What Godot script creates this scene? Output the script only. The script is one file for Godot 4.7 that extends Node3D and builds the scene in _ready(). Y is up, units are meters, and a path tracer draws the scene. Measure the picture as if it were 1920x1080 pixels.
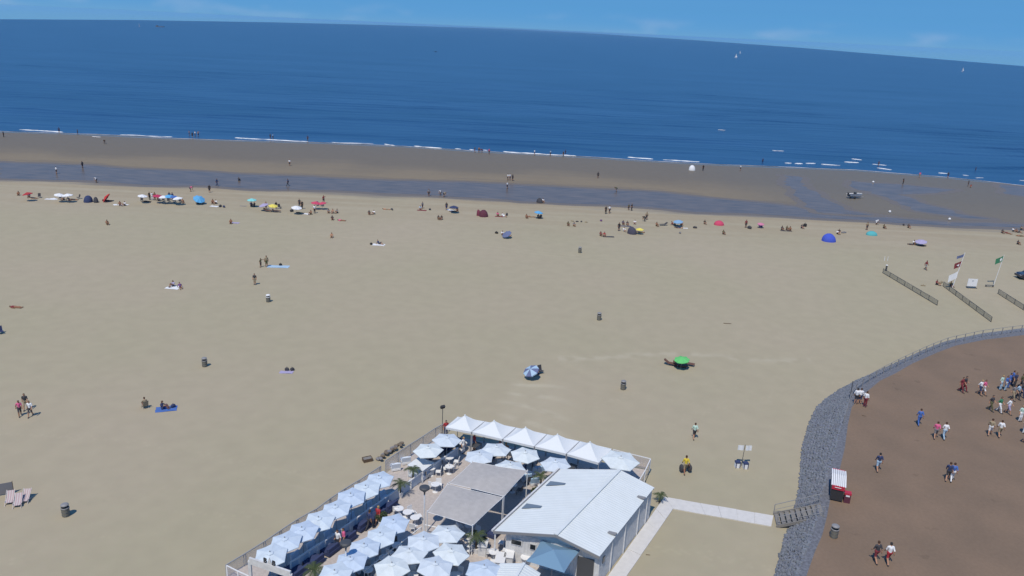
extends Node3D
# A wide sand beach seen from a drone: sea and wet tidal flats behind, a beach club in front, a raised promenade on the right.
# Units are metres, y is up, the dry sand is y = 0, the camera hovers at 38 m.

const DECK := 0.35      # the beach club's terrace
const PROM := 1.6       # the promenade on top of its stone revetment

var M := {}
var used := {}
var rng := RandomNumberGenerator.new()
var pose_cache := {}

# ------------------------------------------------------------------ helpers
func lin(r: float, g: float, b: float) -> Color:
	return Color(r, g, b).linear_to_srgb()

func numbered(called: String) -> String:
	var n: int = used.get(called, 0)
	used[called] = n + 1
	return called if n == 0 else "%s_%03d" % [called, n]

func tag(o: Node, label: String, category: String, group := "", kind := "") -> Node:
	if label: o.set_meta("label", label)
	if category: o.set_meta("category", category)
	if group: o.set_meta("group", group)
	if kind: o.set_meta("kind", kind)
	return o

func thing(called: String, label: String, category: String, at: Vector3, turn := 0.0, group := "") -> Node3D:
	var o := Node3D.new()
	o.name = numbered(called)
	add_child(o)
	o.position = at
	o.rotation.y = turn
	tag(o, label, category, group)
	return o

func tool() -> SurfaceTool:
	var st := SurfaceTool.new()
	st.begin(Mesh.PRIMITIVE_TRIANGLES)
	return st

func mesh_of(st: SurfaceTool, smooth := false) -> ArrayMesh:
	if not smooth:
		st.generate_normals()
	return st.commit()

func put(called: String, mesh: Mesh, m: Material, parent: Node = self) -> MeshInstance3D:
	var o := MeshInstance3D.new()
	o.name = numbered(called) if parent == self else called
	o.mesh = mesh
	o.material_override = m
	parent.add_child(o, true)
	return o

func part(called: String, st: SurfaceTool, m: Material, parent: Node = self) -> MeshInstance3D:
	return put(called, mesh_of(st), m, parent)

func tri(st: SurfaceTool, a: Vector3, b: Vector3, c: Vector3) -> void:
	st.set_smooth_group(-1)
	st.add_vertex(a); st.add_vertex(b); st.add_vertex(c)

func quad(st: SurfaceTool, a: Vector3, b: Vector3, c: Vector3, d: Vector3) -> void:
	tri(st, a, b, c); tri(st, a, c, d)

# a box about c, its axes turned by bs
func box(st: SurfaceTool, c: Vector3, s: Vector3, bs := Basis()) -> void:
	var h := s * 0.5
	var p := []
	for i in 8:
		p.append(c + bs * Vector3(h.x * (1 if i & 1 else -1), h.y * (1 if i & 2 else -1), h.z * (1 if i & 4 else -1)))
	quad(st, p[4], p[6], p[7], p[5]); quad(st, p[1], p[3], p[2], p[0])
	quad(st, p[2], p[3], p[7], p[6]); quad(st, p[0], p[4], p[5], p[1])
	quad(st, p[5], p[7], p[3], p[1]); quad(st, p[0], p[2], p[6], p[4])

# a box with its long axis from a to b
func beam(st: SurfaceTool, a: Vector3, b: Vector3, w: float, h: float) -> void:
	var d := b - a
	var z := d.normalized()
	var x := Vector3.UP.cross(z)
	x = Vector3.RIGHT if x.length() < 0.01 else x.normalized()
	box(st, (a + b) * 0.5, Vector3(w, h, d.length()), Basis(x, z.cross(x), z))

func tube(st: SurfaceTool, a: Vector3, b: Vector3, ra: float, rb: float, n := 8) -> void:
	var z := (b - a).normalized()
	var x := z.cross(Vector3.UP if absf(z.y) < 0.9 else Vector3.RIGHT).normalized()
	var y := z.cross(x)
	for i in n:
		var t0 := TAU * i / n
		var t1 := TAU * (i + 1) / n
		var u := x * cos(t0) + y * sin(t0)
		var v := x * cos(t1) + y * sin(t1)
		quad(st, a + u * ra, a + v * ra, b + v * rb, b + u * rb)
		tri(st, a, a + v * ra, a + u * ra)
		tri(st, b, b + u * rb, b + v * rb)

# rings of [radius, height] about the upright axis through c
func lathe(st: SurfaceTool, c: Vector3, prof: Array, n := 16) -> void:
	for k in prof.size() - 1:
		for i in n:
			var t0 := TAU * i / n
			var t1 := TAU * (i + 1) / n
			var a := c + Vector3(cos(t0) * prof[k][0], prof[k][1], sin(t0) * prof[k][0])
			var b := c + Vector3(cos(t1) * prof[k][0], prof[k][1], sin(t1) * prof[k][0])
			var d := c + Vector3(cos(t0) * prof[k + 1][0], prof[k + 1][1], sin(t0) * prof[k + 1][0])
			var e := c + Vector3(cos(t1) * prof[k + 1][0], prof[k + 1][1], sin(t1) * prof[k + 1][0])
			if prof[k][0] > 0.0001: tri(st, a, e, b)
			if prof[k + 1][0] > 0.0001: tri(st, a, d, e)

func mat(r: float, g: float, b: float, rough := 0.8, metal := 0.0) -> StandardMaterial3D:
	var m := StandardMaterial3D.new()
	m.albedo_color = lin(r, g, b)
	m.roughness = rough
	m.metallic = metal
	m.cull_mode = BaseMaterial3D.CULL_DISABLED
	return m

# fabric that lets some light through
func cloth(r: float, g: float, b: float, through := 0.25) -> StandardMaterial3D:
	var m := mat(r, g, b, 0.9)
	m.backlight_enabled = true
	m.backlight = Color(through, through, through)
	return m

func noise_tex(freq: float, lo: Color, hi: Color, sd: int, octaves := 4, size := 512) -> ImageTexture:
	var n := FastNoiseLite.new()
	n.seed = sd
	n.frequency = freq
	n.fractal_octaves = octaves
	var im := n.get_seamless_image(size, size)
	var d := im.get_data()
	var out := PackedByteArray()
	out.resize(size * size * 3)
	for i in size * size:
		var c := lo.lerp(hi, d[i] / 255.0)
		out[i * 3] = int(c.r * 255); out[i * 3 + 1] = int(c.g * 255); out[i * 3 + 2] = int(c.b * 255)
	return ImageTexture.create_from_image(Image.create_from_data(size, size, false, Image.FORMAT_RGB8, out))

func tri_mat(m: StandardMaterial3D, t: Texture2D, per_metre: float) -> StandardMaterial3D:
	m.albedo_texture = t
	m.uv1_triplanar = true
	m.uv1_world_triplanar = true
	m.uv1_scale = Vector3.ONE * per_metre
	return m

# z of a polyline (sorted by x) at x
func z_at(line: Array, x: float) -> float:
	var n := line.size()
	var i := 0
	while i < n - 2 and x > line[i + 1].x:
		i += 1
	var a: Vector3 = line[i]
	var b: Vector3 = line[i + 1]
	return lerpf(a.z, b.z, (x - a.x) / (b.x - a.x))

# ------------------------------------------------------------------ people
# Each pose is one continuous skin: tapered bones joined by a smooth minimum and meshed as surface nets.
# region: 0 face and neck, 1 hair, 2 torso, 3 upper arm, 4 forearm and hand, 5 pelvis, 6 thigh, 7 shin, 8 foot
func limb(b: Array, pts: Array, rad: Array, regions: Array) -> void:
	for i in pts.size() - 1:
		b.append([pts[i], pts[i + 1], rad[i], rad[i + 1], regions[i]])

func pose_bones(pose: String) -> Array:
	var b := []
	var hip := Vector3(0, 0.95, 0); var ch := Vector3(0, 1.32, 0.0); var nk := Vector3(0, 1.5, 0.01); var hd := Vector3(0, 1.64, 0.03)
	var kneeL := Vector3(-0.1, 0.5, 0.02); var ankL := Vector3(-0.11, 0.08, -0.02)
	var kneeR := Vector3(0.1, 0.5, 0.02); var ankR := Vector3(0.11, 0.08, -0.02)
	var elL := Vector3(-0.26, 1.15, -0.03); var haL := Vector3(-0.28, 0.9, 0.05)
	var elR := Vector3(0.26, 1.15, -0.03); var haR := Vector3(0.28, 0.9, 0.05)
	var toe := Vector3(0, -0.03, 0.17)
	match pose:
		"walk":
			kneeL = Vector3(-0.1, 0.52, 0.2); ankL = Vector3(-0.1, 0.1, 0.3)
			kneeR = Vector3(0.1, 0.5, -0.04); ankR = Vector3(0.1, 0.12, -0.34)
			elL = Vector3(-0.25, 1.15, -0.14); haL = Vector3(-0.27, 0.93, -0.12)
			elR = Vector3(0.25, 1.16, 0.06); haR = Vector3(0.25, 0.97, 0.24)
		"point":
			elR = Vector3(0.3, 1.42, 0.2); haR = Vector3(0.32, 1.5, 0.44)
			kneeL = Vector3(-0.16, 0.5, 0.05); ankL = Vector3(-0.22, 0.08, 0.0)
		"bend":
			hip = Vector3(0, 0.82, -0.1); ch = Vector3(0, 1.0, 0.24); nk = Vector3(0, 1.02, 0.43); hd = Vector3(0, 1.0, 0.57)
			kneeL = Vector3(-0.14, 0.45, 0.1); kneeR = Vector3(0.14, 0.45, 0.1)
			elL = Vector3(-0.22, 0.75, 0.38); haL = Vector3(-0.16, 0.5, 0.46)
			elR = Vector3(0.22, 0.75, 0.38); haR = Vector3(0.16, 0.5, 0.46)
		"sit":
			hip = Vector3(0, 0.13, 0); ch = Vector3(0, 0.48, -0.06); nk = Vector3(0, 0.66, -0.04); hd = Vector3(0, 0.8, 0.0)
			kneeL = Vector3(-0.14, 0.45, 0.36); ankL = Vector3(-0.13, 0.09, 0.56)
			kneeR = Vector3(0.16, 0.42, 0.38); ankR = Vector3(0.15, 0.09, 0.6)
			elL = Vector3(-0.27, 0.42, 0.12); haL = Vector3(-0.14, 0.46, 0.32)
			elR = Vector3(0.27, 0.42, 0.12); haR = Vector3(0.16, 0.44, 0.34)
		"lounge":
			hip = Vector3(0, 0.13, 0); ch = Vector3(0, 0.4, -0.2); nk = Vector3(0, 0.55, -0.3); hd = Vector3(0, 0.68, -0.34)
			kneeL = Vector3(-0.12, 0.2, 0.44); ankL = Vector3(-0.14, 0.09, 0.85)
			kneeR = Vector3(0.12, 0.42, 0.34); ankR = Vector3(0.14, 0.09, 0.6)
			elL = Vector3(-0.28, 0.25, -0.36); haL = Vector3(-0.3, 0.05, -0.44)
			elR = Vector3(0.28, 0.25, -0.36); haR = Vector3(0.3, 0.05, -0.44)
		"lie":
			hip = Vector3(0, 0.12, 0); ch = Vector3(0, 0.13, -0.38); nk = Vector3(0, 0.13, -0.56); hd = Vector3(0, 0.14, -0.7)
			kneeL = Vector3(-0.12, 0.13, 0.45); ankL = Vector3(-0.16, 0.07, 0.86)
			kneeR = Vector3(0.13, 0.13, 0.45); ankR = Vector3(0.17, 0.07, 0.86)
			elL = Vector3(-0.32, 0.08, -0.22); haL = Vector3(-0.34, 0.06, 0.04)
			elR = Vector3(0.32, 0.08, -0.22); haR = Vector3(0.34, 0.06, 0.04)
			toe = Vector3(0.03, 0.1, 0.08)
		"chair":
			hip = Vector3(0, 0.52, 0); ch = Vector3(0, 0.88, -0.08); nk = Vector3(0, 1.06, -0.08); hd = Vector3(0, 1.2, -0.04)
			kneeL = Vector3(-0.12, 0.52, 0.42); ankL = Vector3(-0.12, 0.09, 0.46)
			kneeR = Vector3(0.12, 0.52, 0.42); ankR = Vector3(0.13, 0.09, 0.5)
			elL = Vector3(-0.26, 0.75, 0.1); haL = Vector3(-0.16, 0.62, 0.3)
			elR = Vector3(0.26, 0.75, 0.1); haR = Vector3(0.16, 0.62, 0.3)
	var sp := ch - hip
	var up := sp.normalized()
	var sh := ch + up * 0.1
	var hipL := hip + Vector3(-0.09, -0.02, 0); var hipR := hip + Vector3(0.09, -0.02, 0)
	b.append([hip + Vector3(-0.06, 0, 0), hip + Vector3(0.06, 0, 0), 0.13, 0.13, 5])
	b.append([hip + up * 0.08, ch, 0.125, 0.145, 2])
	b.append([sh + Vector3(-0.13, 0, 0), sh + Vector3(0.13, 0, 0), 0.075, 0.075, 2])
	b.append([sh, nk + (hd - nk) * 0.2, 0.065, 0.055, 0])
	b.append([hd - (hd - nk) * 0.2, hd + (hd - nk).normalized() * 0.035, 0.078, 0.096, 0])
	b.append([hd + Vector3(0, 0, 0.085), hd + Vector3(0, -0.02, 0.1), 0.02, 0.022, 0])
	limb(b, [sh + Vector3(-0.19, -0.02, 0), elL, haL, haL + (haL - elL).normalized() * 0.13], [0.062, 0.045, 0.033, 0.026], [3, 4, 4])
	limb(b, [sh + Vector3(0.19, -0.02, 0), elR, haR, haR + (haR - elR).normalized() * 0.13], [0.062, 0.045, 0.033, 0.026], [3, 4, 4])
	b.append([haL, haL + (haL - elL).normalized() * 0.06 + Vector3(0.03, 0, 0.04), 0.02, 0.014, 4])
	b.append([haR, haR + (haR - elR).normalized() * 0.06 + Vector3(-0.03, 0, 0.04), 0.02, 0.014, 4])
	limb(b, [hipL, kneeL, ankL], [0.1, 0.066, 0.045], [6, 7])
	limb(b, [hipR, kneeR, ankR], [0.1, 0.066, 0.045], [6, 7])
	b.append([ankL + Vector3(0, -0.03, -0.03), ankL + toe, 0.045, 0.035, 8])
	b.append([ankR + Vector3(0, -0.03, -0.03), ankR + toe, 0.045, 0.035, 8])
	return b

func skin_of(pose: String, cell: float) -> Dictionary:
	var key := "%s %s" % [pose, cell]
	if pose_cache.has(key):
		return pose_cache[key]
	var bones := pose_bones(pose)
	var lo := Vector3.ONE * 9; var hi := Vector3.ONE * -9
	for b in bones:
		for e in 2:
			lo = lo.min(b[e] - Vector3.ONE * b[2 + e]); hi = hi.max(b[e] + Vector3.ONE * b[2 + e])
	lo -= Vector3.ONE * cell * 2.0
	var n := Vector3i(((hi - lo) / cell).ceil()) + Vector3i.ONE * 3
	var f := PackedFloat32Array(); f.resize(n.x * n.y * n.z); f.fill(1.0)
	var near := PackedFloat32Array(); near.resize(f.size()); near.fill(9.0)
	var who := PackedByteArray(); who.resize(f.size())
	var k := 0.05
	var grow := cell * 0.22
	for b in bones:
		var pa: Vector3 = b[0]; var pb: Vector3 = b[1]
		var ra: float = b[2] + grow; var rb: float = b[3] + grow
		var m := maxf(ra, rb) + 0.07 + cell * 2.0
		var i0 := Vector3i(((pa.min(pb) - Vector3.ONE * m - lo) / cell).floor()).clamp(Vector3i.ZERO, n - Vector3i.ONE)
		var i1 := Vector3i(((pa.max(pb) + Vector3.ONE * m - lo) / cell).ceil()).clamp(Vector3i.ZERO, n - Vector3i.ONE)
		var ab := pb - pa
		var l2 := maxf(ab.length_squared(), 1e-6)
		for z in range(i0.z, i1.z + 1):
			for y in range(i0.y, i1.y + 1):
				for x in range(i0.x, i1.x + 1):
					var p := lo + Vector3(x, y, z) * cell
					var t := clampf((p - pa).dot(ab) / l2, 0.0, 1.0)
					var d := p.distance_to(pa + ab * t) - lerpf(ra, rb, t)
					var at := (z * n.y + y) * n.x + x
					var o := f[at]
					var h := maxf(k - absf(o - d), 0.0) / k
					f[at] = minf(o, d) - h * h * k * 0.25
					if d < near[at]:
						near[at] = d
						who[at] = b[4]
	# surface nets
	var head: Vector3 = bones[4][1]
	var id := PackedInt32Array(); id.resize(f.size()); id.fill(-1)
	var v := PackedVector3Array(); var reg := PackedByteArray(); var idx := PackedInt32Array()
	var step := [1, n.x, n.x * n.y]
	for z in n.z - 1:
		for y in n.y - 1:
			for x in n.x - 1:
				var at := (z * n.y + y) * n.x + x
				var sum := Vector3.ZERO; var cnt := 0
				for e in 12:
					var ax := e / 4
					var o1 := (e & 1); var o2 := (e >> 1) & 1
					var c0 := Vector3i.ZERO
					c0[(ax + 1) % 3] = o1; c0[(ax + 2) % 3] = o2
					var a0: int = at + c0.x * step[0] + c0.y * step[1] + c0.z * step[2]
					var a1: int = a0 + step[ax]
					var d0 := f[a0]; var d1 := f[a1]
					if (d0 < 0.0) != (d1 < 0.0):
						var q := Vector3(c0)
						q[ax] += d0 / (d0 - d1)
						sum += q; cnt += 1
				if cnt > 0:
					id[at] = v.size()
					var p := lo + (Vector3(x, y, z) + sum / cnt) * cell
					v.append(p)
					var r := who[at]
					if r == 0 and p.distance_to(head) < 0.15:
						var rel := p - head
						if rel.y > 0.035 or (rel.z < -0.01 and rel.y > -0.09):
							r = 1
					reg.append(r)
	for z in range(1, n.z - 1):
		for y in range(1, n.y - 1):
			for x in range(1, n.x - 1):
				var at := (z * n.y + y) * n.x + x
				for ax in 3:
					var inside := f[at] < 0.0
					if inside != (f[at + step[ax]] < 0.0):
						var s1: int = step[(ax + 1) % 3]; var s2: int = step[(ax + 2) % 3]
						var q := [id[at], id[at - s1], id[at - s1 - s2], id[at - s2]]
						if inside: q = [q[0], q[3], q[2], q[1]]
						idx.append_array(PackedInt32Array([q[0], q[1], q[2], q[0], q[2], q[3]]))
	var nor := PackedVector3Array(); nor.resize(v.size())
	for i in range(0, idx.size(), 3):
		var nn := (v[idx[i + 2]] - v[idx[i]]).cross(v[idx[i + 1]] - v[idx[i]])
		for j in 3: nor[idx[i + j]] += nn
	for i in nor.size(): nor[i] = nor[i].normalized()
	var made := {"v": v, "n": nor, "i": idx, "r": reg}
	pose_cache[key] = made
	return made

# base colours of cloth, skin and hair, linear
const CC := {
	"white": Color(0.72, 0.74, 0.78), "black": Color(0.02, 0.02, 0.024), "navy": Color(0.03, 0.045, 0.12), "blue": Color(0.06, 0.14, 0.42), "sky": Color(0.35, 0.5, 0.66),
	"red": Color(0.36, 0.03, 0.04), "wine": Color(0.19, 0.03, 0.04), "pink": Color(0.62, 0.12, 0.26), "green": Color(0.04, 0.2, 0.11), "mint": Color(0.45, 0.62, 0.56), "yellow": Color(0.6, 0.47, 0.05),
	"grey": Color(0.2, 0.2, 0.22), "dark": Color(0.05, 0.05, 0.06), "khaki": Color(0.3, 0.25, 0.17), "olive": Color(0.1, 0.1, 0.05), "lilac": Color(0.36, 0.33, 0.52), "purple": Color(0.14, 0.06, 0.2),
	"skin": Color(0.42, 0.24, 0.16), "tan": Color(0.28, 0.14, 0.085), "brown": Color(0.06, 0.03, 0.018), "blond": Color(0.36, 0.25, 0.11), "orange": Color(0.6, 0.2, 0.04), "turq": Color(0.08, 0.38, 0.42),
}

# wear: "top bottom hair skin shoes", with + after the top for long sleeves, after the bottom for long trousers; "bare" shows skin
func person(pose: String, at: Vector3, turn: float, wear: String, label: String, group := "people on the beach", size := 1.0, near := false) -> MeshInstance3D:
	var w := wear.split(" ")
	while w.size() < 5: w.append(["skin", "skin", "brown", "skin", "dark"][w.size()])
	var skin: Color = CC[w[3]]
	var top: Color = skin if w[0].begins_with("bare") else CC[w[0].trim_suffix("+")]
	var bot: Color = skin if w[1].begins_with("bare") else CC[w[1].trim_suffix("+")]
	var sleeve: Color = top
	var fore: Color = top if w[0].ends_with("+") else skin
	var shin: Color = bot if w[1].ends_with("+") else skin
	var cols := [skin, CC[w[2]], top, sleeve, fore, bot, bot, shin, skin if w[4] == "bare" else CC[w[4]]]
	var s := skin_of(pose, 0.03 if near else 0.045)
	var c := PackedColorArray()
	c.resize(s.r.size())
	for i in s.r.size(): c[i] = cols[s.r[i]]
	var arr := []
	arr.resize(Mesh.ARRAY_MAX)
	arr[Mesh.ARRAY_VERTEX] = s.v; arr[Mesh.ARRAY_NORMAL] = s.n; arr[Mesh.ARRAY_INDEX] = s.i; arr[Mesh.ARRAY_COLOR] = c
	var me := ArrayMesh.new()
	me.add_surface_from_arrays(Mesh.PRIMITIVE_TRIANGLES, arr)
	var o := put("person", me, M.body)
	o.position = at + Vector3(0, 0.0, 0)
	o.rotation.y = turn
	o.scale = Vector3.ONE * size
	tag(o, label, "person", group)
	return o

# ------------------------------------------------------------------ camera, light, materials
func make_view() -> void:
	var cam := Camera3D.new()
	cam.name = "camera"
	add_child(cam)
	cam.position = Vector3(0, 38, 0)
	cam.rotation_degrees = Vector3(-17.97, 0, 2.657)
	cam.fov = 39.6
	cam.near = 0.5
	cam.far = 90000.0
	cam.current = true
	var sky_mat := PanoramaSkyMaterial.new()
	sky_mat.panorama = open_sky()
	var sky := Sky.new()
	sky.sky_material = sky_mat
	var env := Environment.new()
	env.background_mode = Environment.BG_SKY
	env.sky = sky
	env.tonemap_mode = Environment.TONE_MAPPER_LINEAR
	env.tonemap_exposure = 1.1
	env.fog_enabled = true      # thin sea air
	env.fog_density = 0.00004
	env.fog_light_color = lin(0.2, 0.38, 0.6)
	env.sdfgi_enabled = true
	env.ssao_enabled = true
	env.ssil_enabled = true
	var we := WorldEnvironment.new()
	we.name = "environment"
	we.environment = env
	add_child(we)
	var sun := DirectionalLight3D.new()
	sun.name = "sun"
	add_child(sun)
	sun.look_at_from_position(Vector3.ZERO, Vector3(0.1755, -0.860, -0.479))
	sun.light_color = Color(1.0, 0.96, 0.89)
	sun.light_energy = 1.04
	sun.light_angular_distance = 0.5
	sun.shadow_enabled = true

# clear summer air, paler and greyer in the lowest degree, with faint small clouds all round the horizon
func open_sky() -> ImageTexture:
	var w := 2048; var h := 1024
	var im := Image.create(w, h, false, Image.FORMAT_RGBF)
	var n := FastNoiseLite.new(); n.seed = 5; n.frequency = 0.03; n.fractal_octaves = 4
	for y in h:
		var el := (0.5 - (y + 0.5) / h) * 180.0
		var up := clampf(sin(deg_to_rad(maxf(el, 0.0))), 0.0, 1.0)
		var c := Vector3(0.1, 0.31, 0.6).lerp(Vector3(0.05, 0.165, 0.44), 1.0 - pow(1.0 - up, 2.4))
		var air := exp(-pow((el + 0.3) / 0.75, 2.0)) if el > -0.3 else 1.0
		c = c.lerp(Vector3(0.16, 0.35, 0.57), air * 0.6)
		for x in w:
			var k := c
			if el < 1.6 and el > -1.2:
				# noise laid on a ring so that it closes behind
				var t := TAU * x / w
				var v := n.get_noise_3d(cos(t) * 330.0, sin(t) * 330.0, y * 5.0)
				var band := exp(-pow((el - 0.35) / 0.6, 2.0))
				k = k.lerp(Vector3(0.4, 0.5, 0.68), clampf(v * 2.2 - 0.25, 0.0, 1.0) * band * 0.28)
			im.set_pixel(x, y, Color(k.x, k.y, k.z).linear_to_srgb())
	im.convert(Image.FORMAT_RGB8)
	return ImageTexture.create_from_image(im)

func M_stain(k: int) -> ImageTexture:
	return noise_tex(0.012, Color(0.92, 0.92, 0.92), Color(1, 1, 1), 90 + k, 4, 256)

func make_materials() -> void:
	M.body = mat(1, 1, 1, 0.85)
	M.body.vertex_color_use_as_albedo = true
	M.tint = M.body
	M.white_metal = mat(0.72, 0.73, 0.75, 0.45)
	M.white = tri_mat(mat(0.7, 0.71, 0.73, 0.6), noise_tex(0.01, Color(0.86, 0.86, 0.86), Color(1, 1, 1), 3), 0.35)
	M.roof = tri_mat(mat(0.66, 0.71, 0.74, 0.55), noise_tex(0.006, Color(0.965, 0.965, 0.96), Color(1, 1, 1), 7, 3), 0.22)
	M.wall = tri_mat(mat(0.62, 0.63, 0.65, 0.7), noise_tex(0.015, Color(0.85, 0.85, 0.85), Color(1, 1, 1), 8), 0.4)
	M.dark = mat(0.03, 0.03, 0.035, 0.6)
	M.dark_metal = mat(0.06, 0.065, 0.075, 0.5)
	M.grey_metal = mat(0.3, 0.31, 0.33, 0.45)
	M.steel = mat(0.24, 0.24, 0.25, 0.5)
	M.parasol = cloth(0.58, 0.66, 0.78)
	M.parasol_warm = cloth(0.68, 0.74, 0.8)
	for k in 3:
		M["fabric%d" % k] = tri_mat(cloth(0.53 + 0.03 * k, 0.64 + 0.025 * k, 0.8), M_stain(k), 0.5)
		M["fabric_warm%d" % k] = tri_mat(cloth(0.63 + 0.03 * k, 0.71 + 0.025 * k, 0.8), M_stain(k), 0.5)
	M.tent = cloth(0.67, 0.71, 0.75)
	M.sail = tri_mat(cloth(0.44, 0.425, 0.42, 0.15), noise_tex(0.01, Color(0.93, 0.93, 0.93), Color(1, 1, 1), 12), 0.3)
	M.square = cloth(0.15, 0.27, 0.4, 0.2)
	M.cushion = mat(0.6, 0.66, 0.74, 0.9)
	M.deck = tri_mat(mat(0.5, 0.452, 0.425, 0.8), noise_tex(0.012, Color(0.9, 0.9, 0.9), Color(1, 1, 1), 4), 0.5)
	M.wood = tri_mat(mat(0.16, 0.11, 0.075, 0.8), noise_tex(0.02, Color(0.7, 0.7, 0.7), Color(1, 1, 1), 9), 1.2)
	M.glass = mat(0.55, 0.5, 0.56, 0.08)
	M.glass.transparency = BaseMaterial3D.TRANSPARENCY_ALPHA
	M.glass.albedo_color.a = 0.24
	M.cushion_sheet = cloth(0.5, 0.58, 0.68, 0.3)
	M.net = mat(0.24, 0.24, 0.2, 0.9)
	M.net.transparency = BaseMaterial3D.TRANSPARENCY_ALPHA
	M.net.albedo_color.a = 0.35
	M.frond = cloth(0.05, 0.075, 0.03, 0.3)
	M.trunk = mat(0.09, 0.07, 0.05, 0.9)
	M.stone = tri_mat(mat(0.22, 0.242, 0.288, 0.85), noise_tex(0.02, Color(0.8, 0.8, 0.8), Color(1, 1, 1), 15), 0.6)
	M.stone.vertex_color_use_as_albedo = true
	M.cap = tri_mat(mat(0.19, 0.2, 0.235, 0.85), noise_tex(0.02, Color(0.72, 0.72, 0.72), Color(1, 1, 1), 16), 0.3)
	M.bin = mat(0.16, 0.155, 0.13, 0.7)
	M.red_paint = mat(0.45, 0.03, 0.06, 0.3)
	M.window = mat(0.02, 0.025, 0.03, 0.08)
	M.tyre = mat(0.02, 0.02, 0.02, 0.9)
	M.car = mat(0.015, 0.016, 0.03, 0.15)
	M.car.clearcoat_enabled = true

func tone(key: String, through := 0.0) -> StandardMaterial3D:
	var id := "tone " + key + str(through)
	if not M.has(id):
		var c: Color = CC[key]
		M[id] = cloth(c.r, c.g, c.b, through) if through > 0.0 else mat(c.r, c.g, c.b, 0.85)
	return M[id]

# ------------------------------------------------------------------ ground and water
var SHORE := [Vector3(-267.56, 0, -239.9), Vector3(-210.79, 0, -248.85), Vector3(-163.74, 0, -253.16), Vector3(-144.79, 0, -255.49), Vector3(-134.76, 0, -255.81), Vector3(-110.92, 0, -255.81), Vector3(-89.39, 0, -257.56), Vector3(-61.04, 0, -260.94), Vector3(-36.84, 0, -261.53), Vector3(-12.31, 0, -258), Vector3(4.84, 0, -257.59), Vector3(18.5, 0, -256.68), Vector3(31.99, 0, -255.21), Vector3(55.43, 0, -253.51), Vector3(75.86, 0, -254.15), Vector3(89.65, 0, -254.96), Vector3(106.91, 0, -255.68), Vector3(122.2, 0, -251.91), Vector3(131.07, 0, -249.48), Vector3(141.87, 0, -244.9), Vector3(151.7, 0, -239.47), Vector3(180.09, 0, -218.28), Vector3(210.13, 0, -190.51)]
var POOL_FAR := [Vector3(-216.12, 0, -191.75), Vector3(-130.79, 0, -200.34), Vector3(-111.29, 0, -201.75), Vector3(-90.27, 0, -200.28), Vector3(-73.96, 0, -199.97), Vector3(-55.19, 0, -200.32), Vector3(-36.22, 0, -199.96), Vector3(-9.4, 0, -202.33), Vector3(4.23, 0, -202.07), Vector3(24.64, 0, -202.04), Vector3(38.08, 0, -201.06), Vector3(48.09, 0, -197.31), Vector3(66.33, 0, -191.85), Vector3(79.51, 0, -185.8), Vector3(90.87, 0, -183.12), Vector3(102.54, 0, -181.7), Vector3(117.53, 0, -182.04), Vector3(150.5, 0, -165.41)]
var POOL_NEAR := [Vector3(-195.09, 0, -172.06), Vector3(-118.98, 0, -181.39), Vector3(-104.73, 0, -182.33), Vector3(-90.88, 0, -181.79), Vector3(-82.32, 0, -181.94), Vector3(-64.22, 0, -183.12), Vector3(-45.9, 0, -184.32), Vector3(-33.49, 0, -184.71), Vector3(-21.03, 0, -185.1), Vector3(-8.42, 0, -183.66), Vector3(4.02, 0, -182.83), Vector3(16.39, 0, -182.61), Vector3(28.65, 0, -181.8), Vector3(40.69, 0, -180.4), Vector3(55.47, 0, -180.73), Vector3(67.25, 0, -179.35), Vector3(76.47, 0, -178.02), Vector3(88.2, 0, -177.25), Vector3(100.42, 0, -177.61), Vector3(115.43, 0, -178.51), Vector3(147.22, 0, -161.49)]

const SX0 := -230.0
const SX1 := 230.0
const SZ0 := -330.0
const SZ1 := -20.0

func noise_bytes(w: int, h: int, sd: int, freq: float, oct: int) -> PackedByteArray:
	var n := FastNoiseLite.new()
	n.seed = sd
	n.frequency = freq
	n.fractal_octaves = oct
	return n.get_image(w, h).get_data()

# where people have walked and wheels have rolled the dry crust is broken: small pale prints in winding lines
func sand_trails(w: int, h: int) -> PackedByteArray:
	var out := PackedByteArray(); out.resize(w * h); out.fill(18)
	var r := RandomNumberGenerator.new(); r.seed = 303
	for k in 190:
		var p := Vector2(r.randf() * w, r.randf_range(0.42, 0.98) * h)
		var dir := r.randf() * TAU
		var wheel := k % 12 == 0
		if r.randf() < 0.5: dir = r.randf_range(-0.3, 0.3)
		var steps := r.randi_range(60, 420)
		var tone_ := r.randi_range(26, 52) if r.randf() < 0.75 else r.randi_range(0, 8)
		for s in steps:
			dir += r.randf_range(-0.05, 0.05) * (0.3 if wheel else 1.0)
			p += Vector2.from_angle(dir) * (0.9 if wheel else 2.2)
			var side := Vector2.from_angle(dir + PI * 0.5)
			for e in ([-1.0, 1.0] if wheel else [1.0 if s % 2 else -1.0]):
				var q: Vector2 = p + side * e * (3.2 if wheel else 0.7)
				if q.x < 0 or q.y < 0 or q.x >= w or q.y >= h or (not wheel and r.randf() < 0.2): continue
				out[int(q.y) * w + int(q.x)] = tone_
	# trampled ground about the rows of sunbathers and round the terrace
	for k in 9000:
		var x := r.randf() * w
		var y := h * (0.5 + 0.06 * r.randfn()) if k % 2 else h * r.randf_range(0.6, 0.98)
		var q := Vector2i(int(x), clampi(int(y), 0, h - 1))
		out[q.y * w + clampi(q.x, 0, w - 1)] = r.randi_range(0, 46)
	return out

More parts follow.
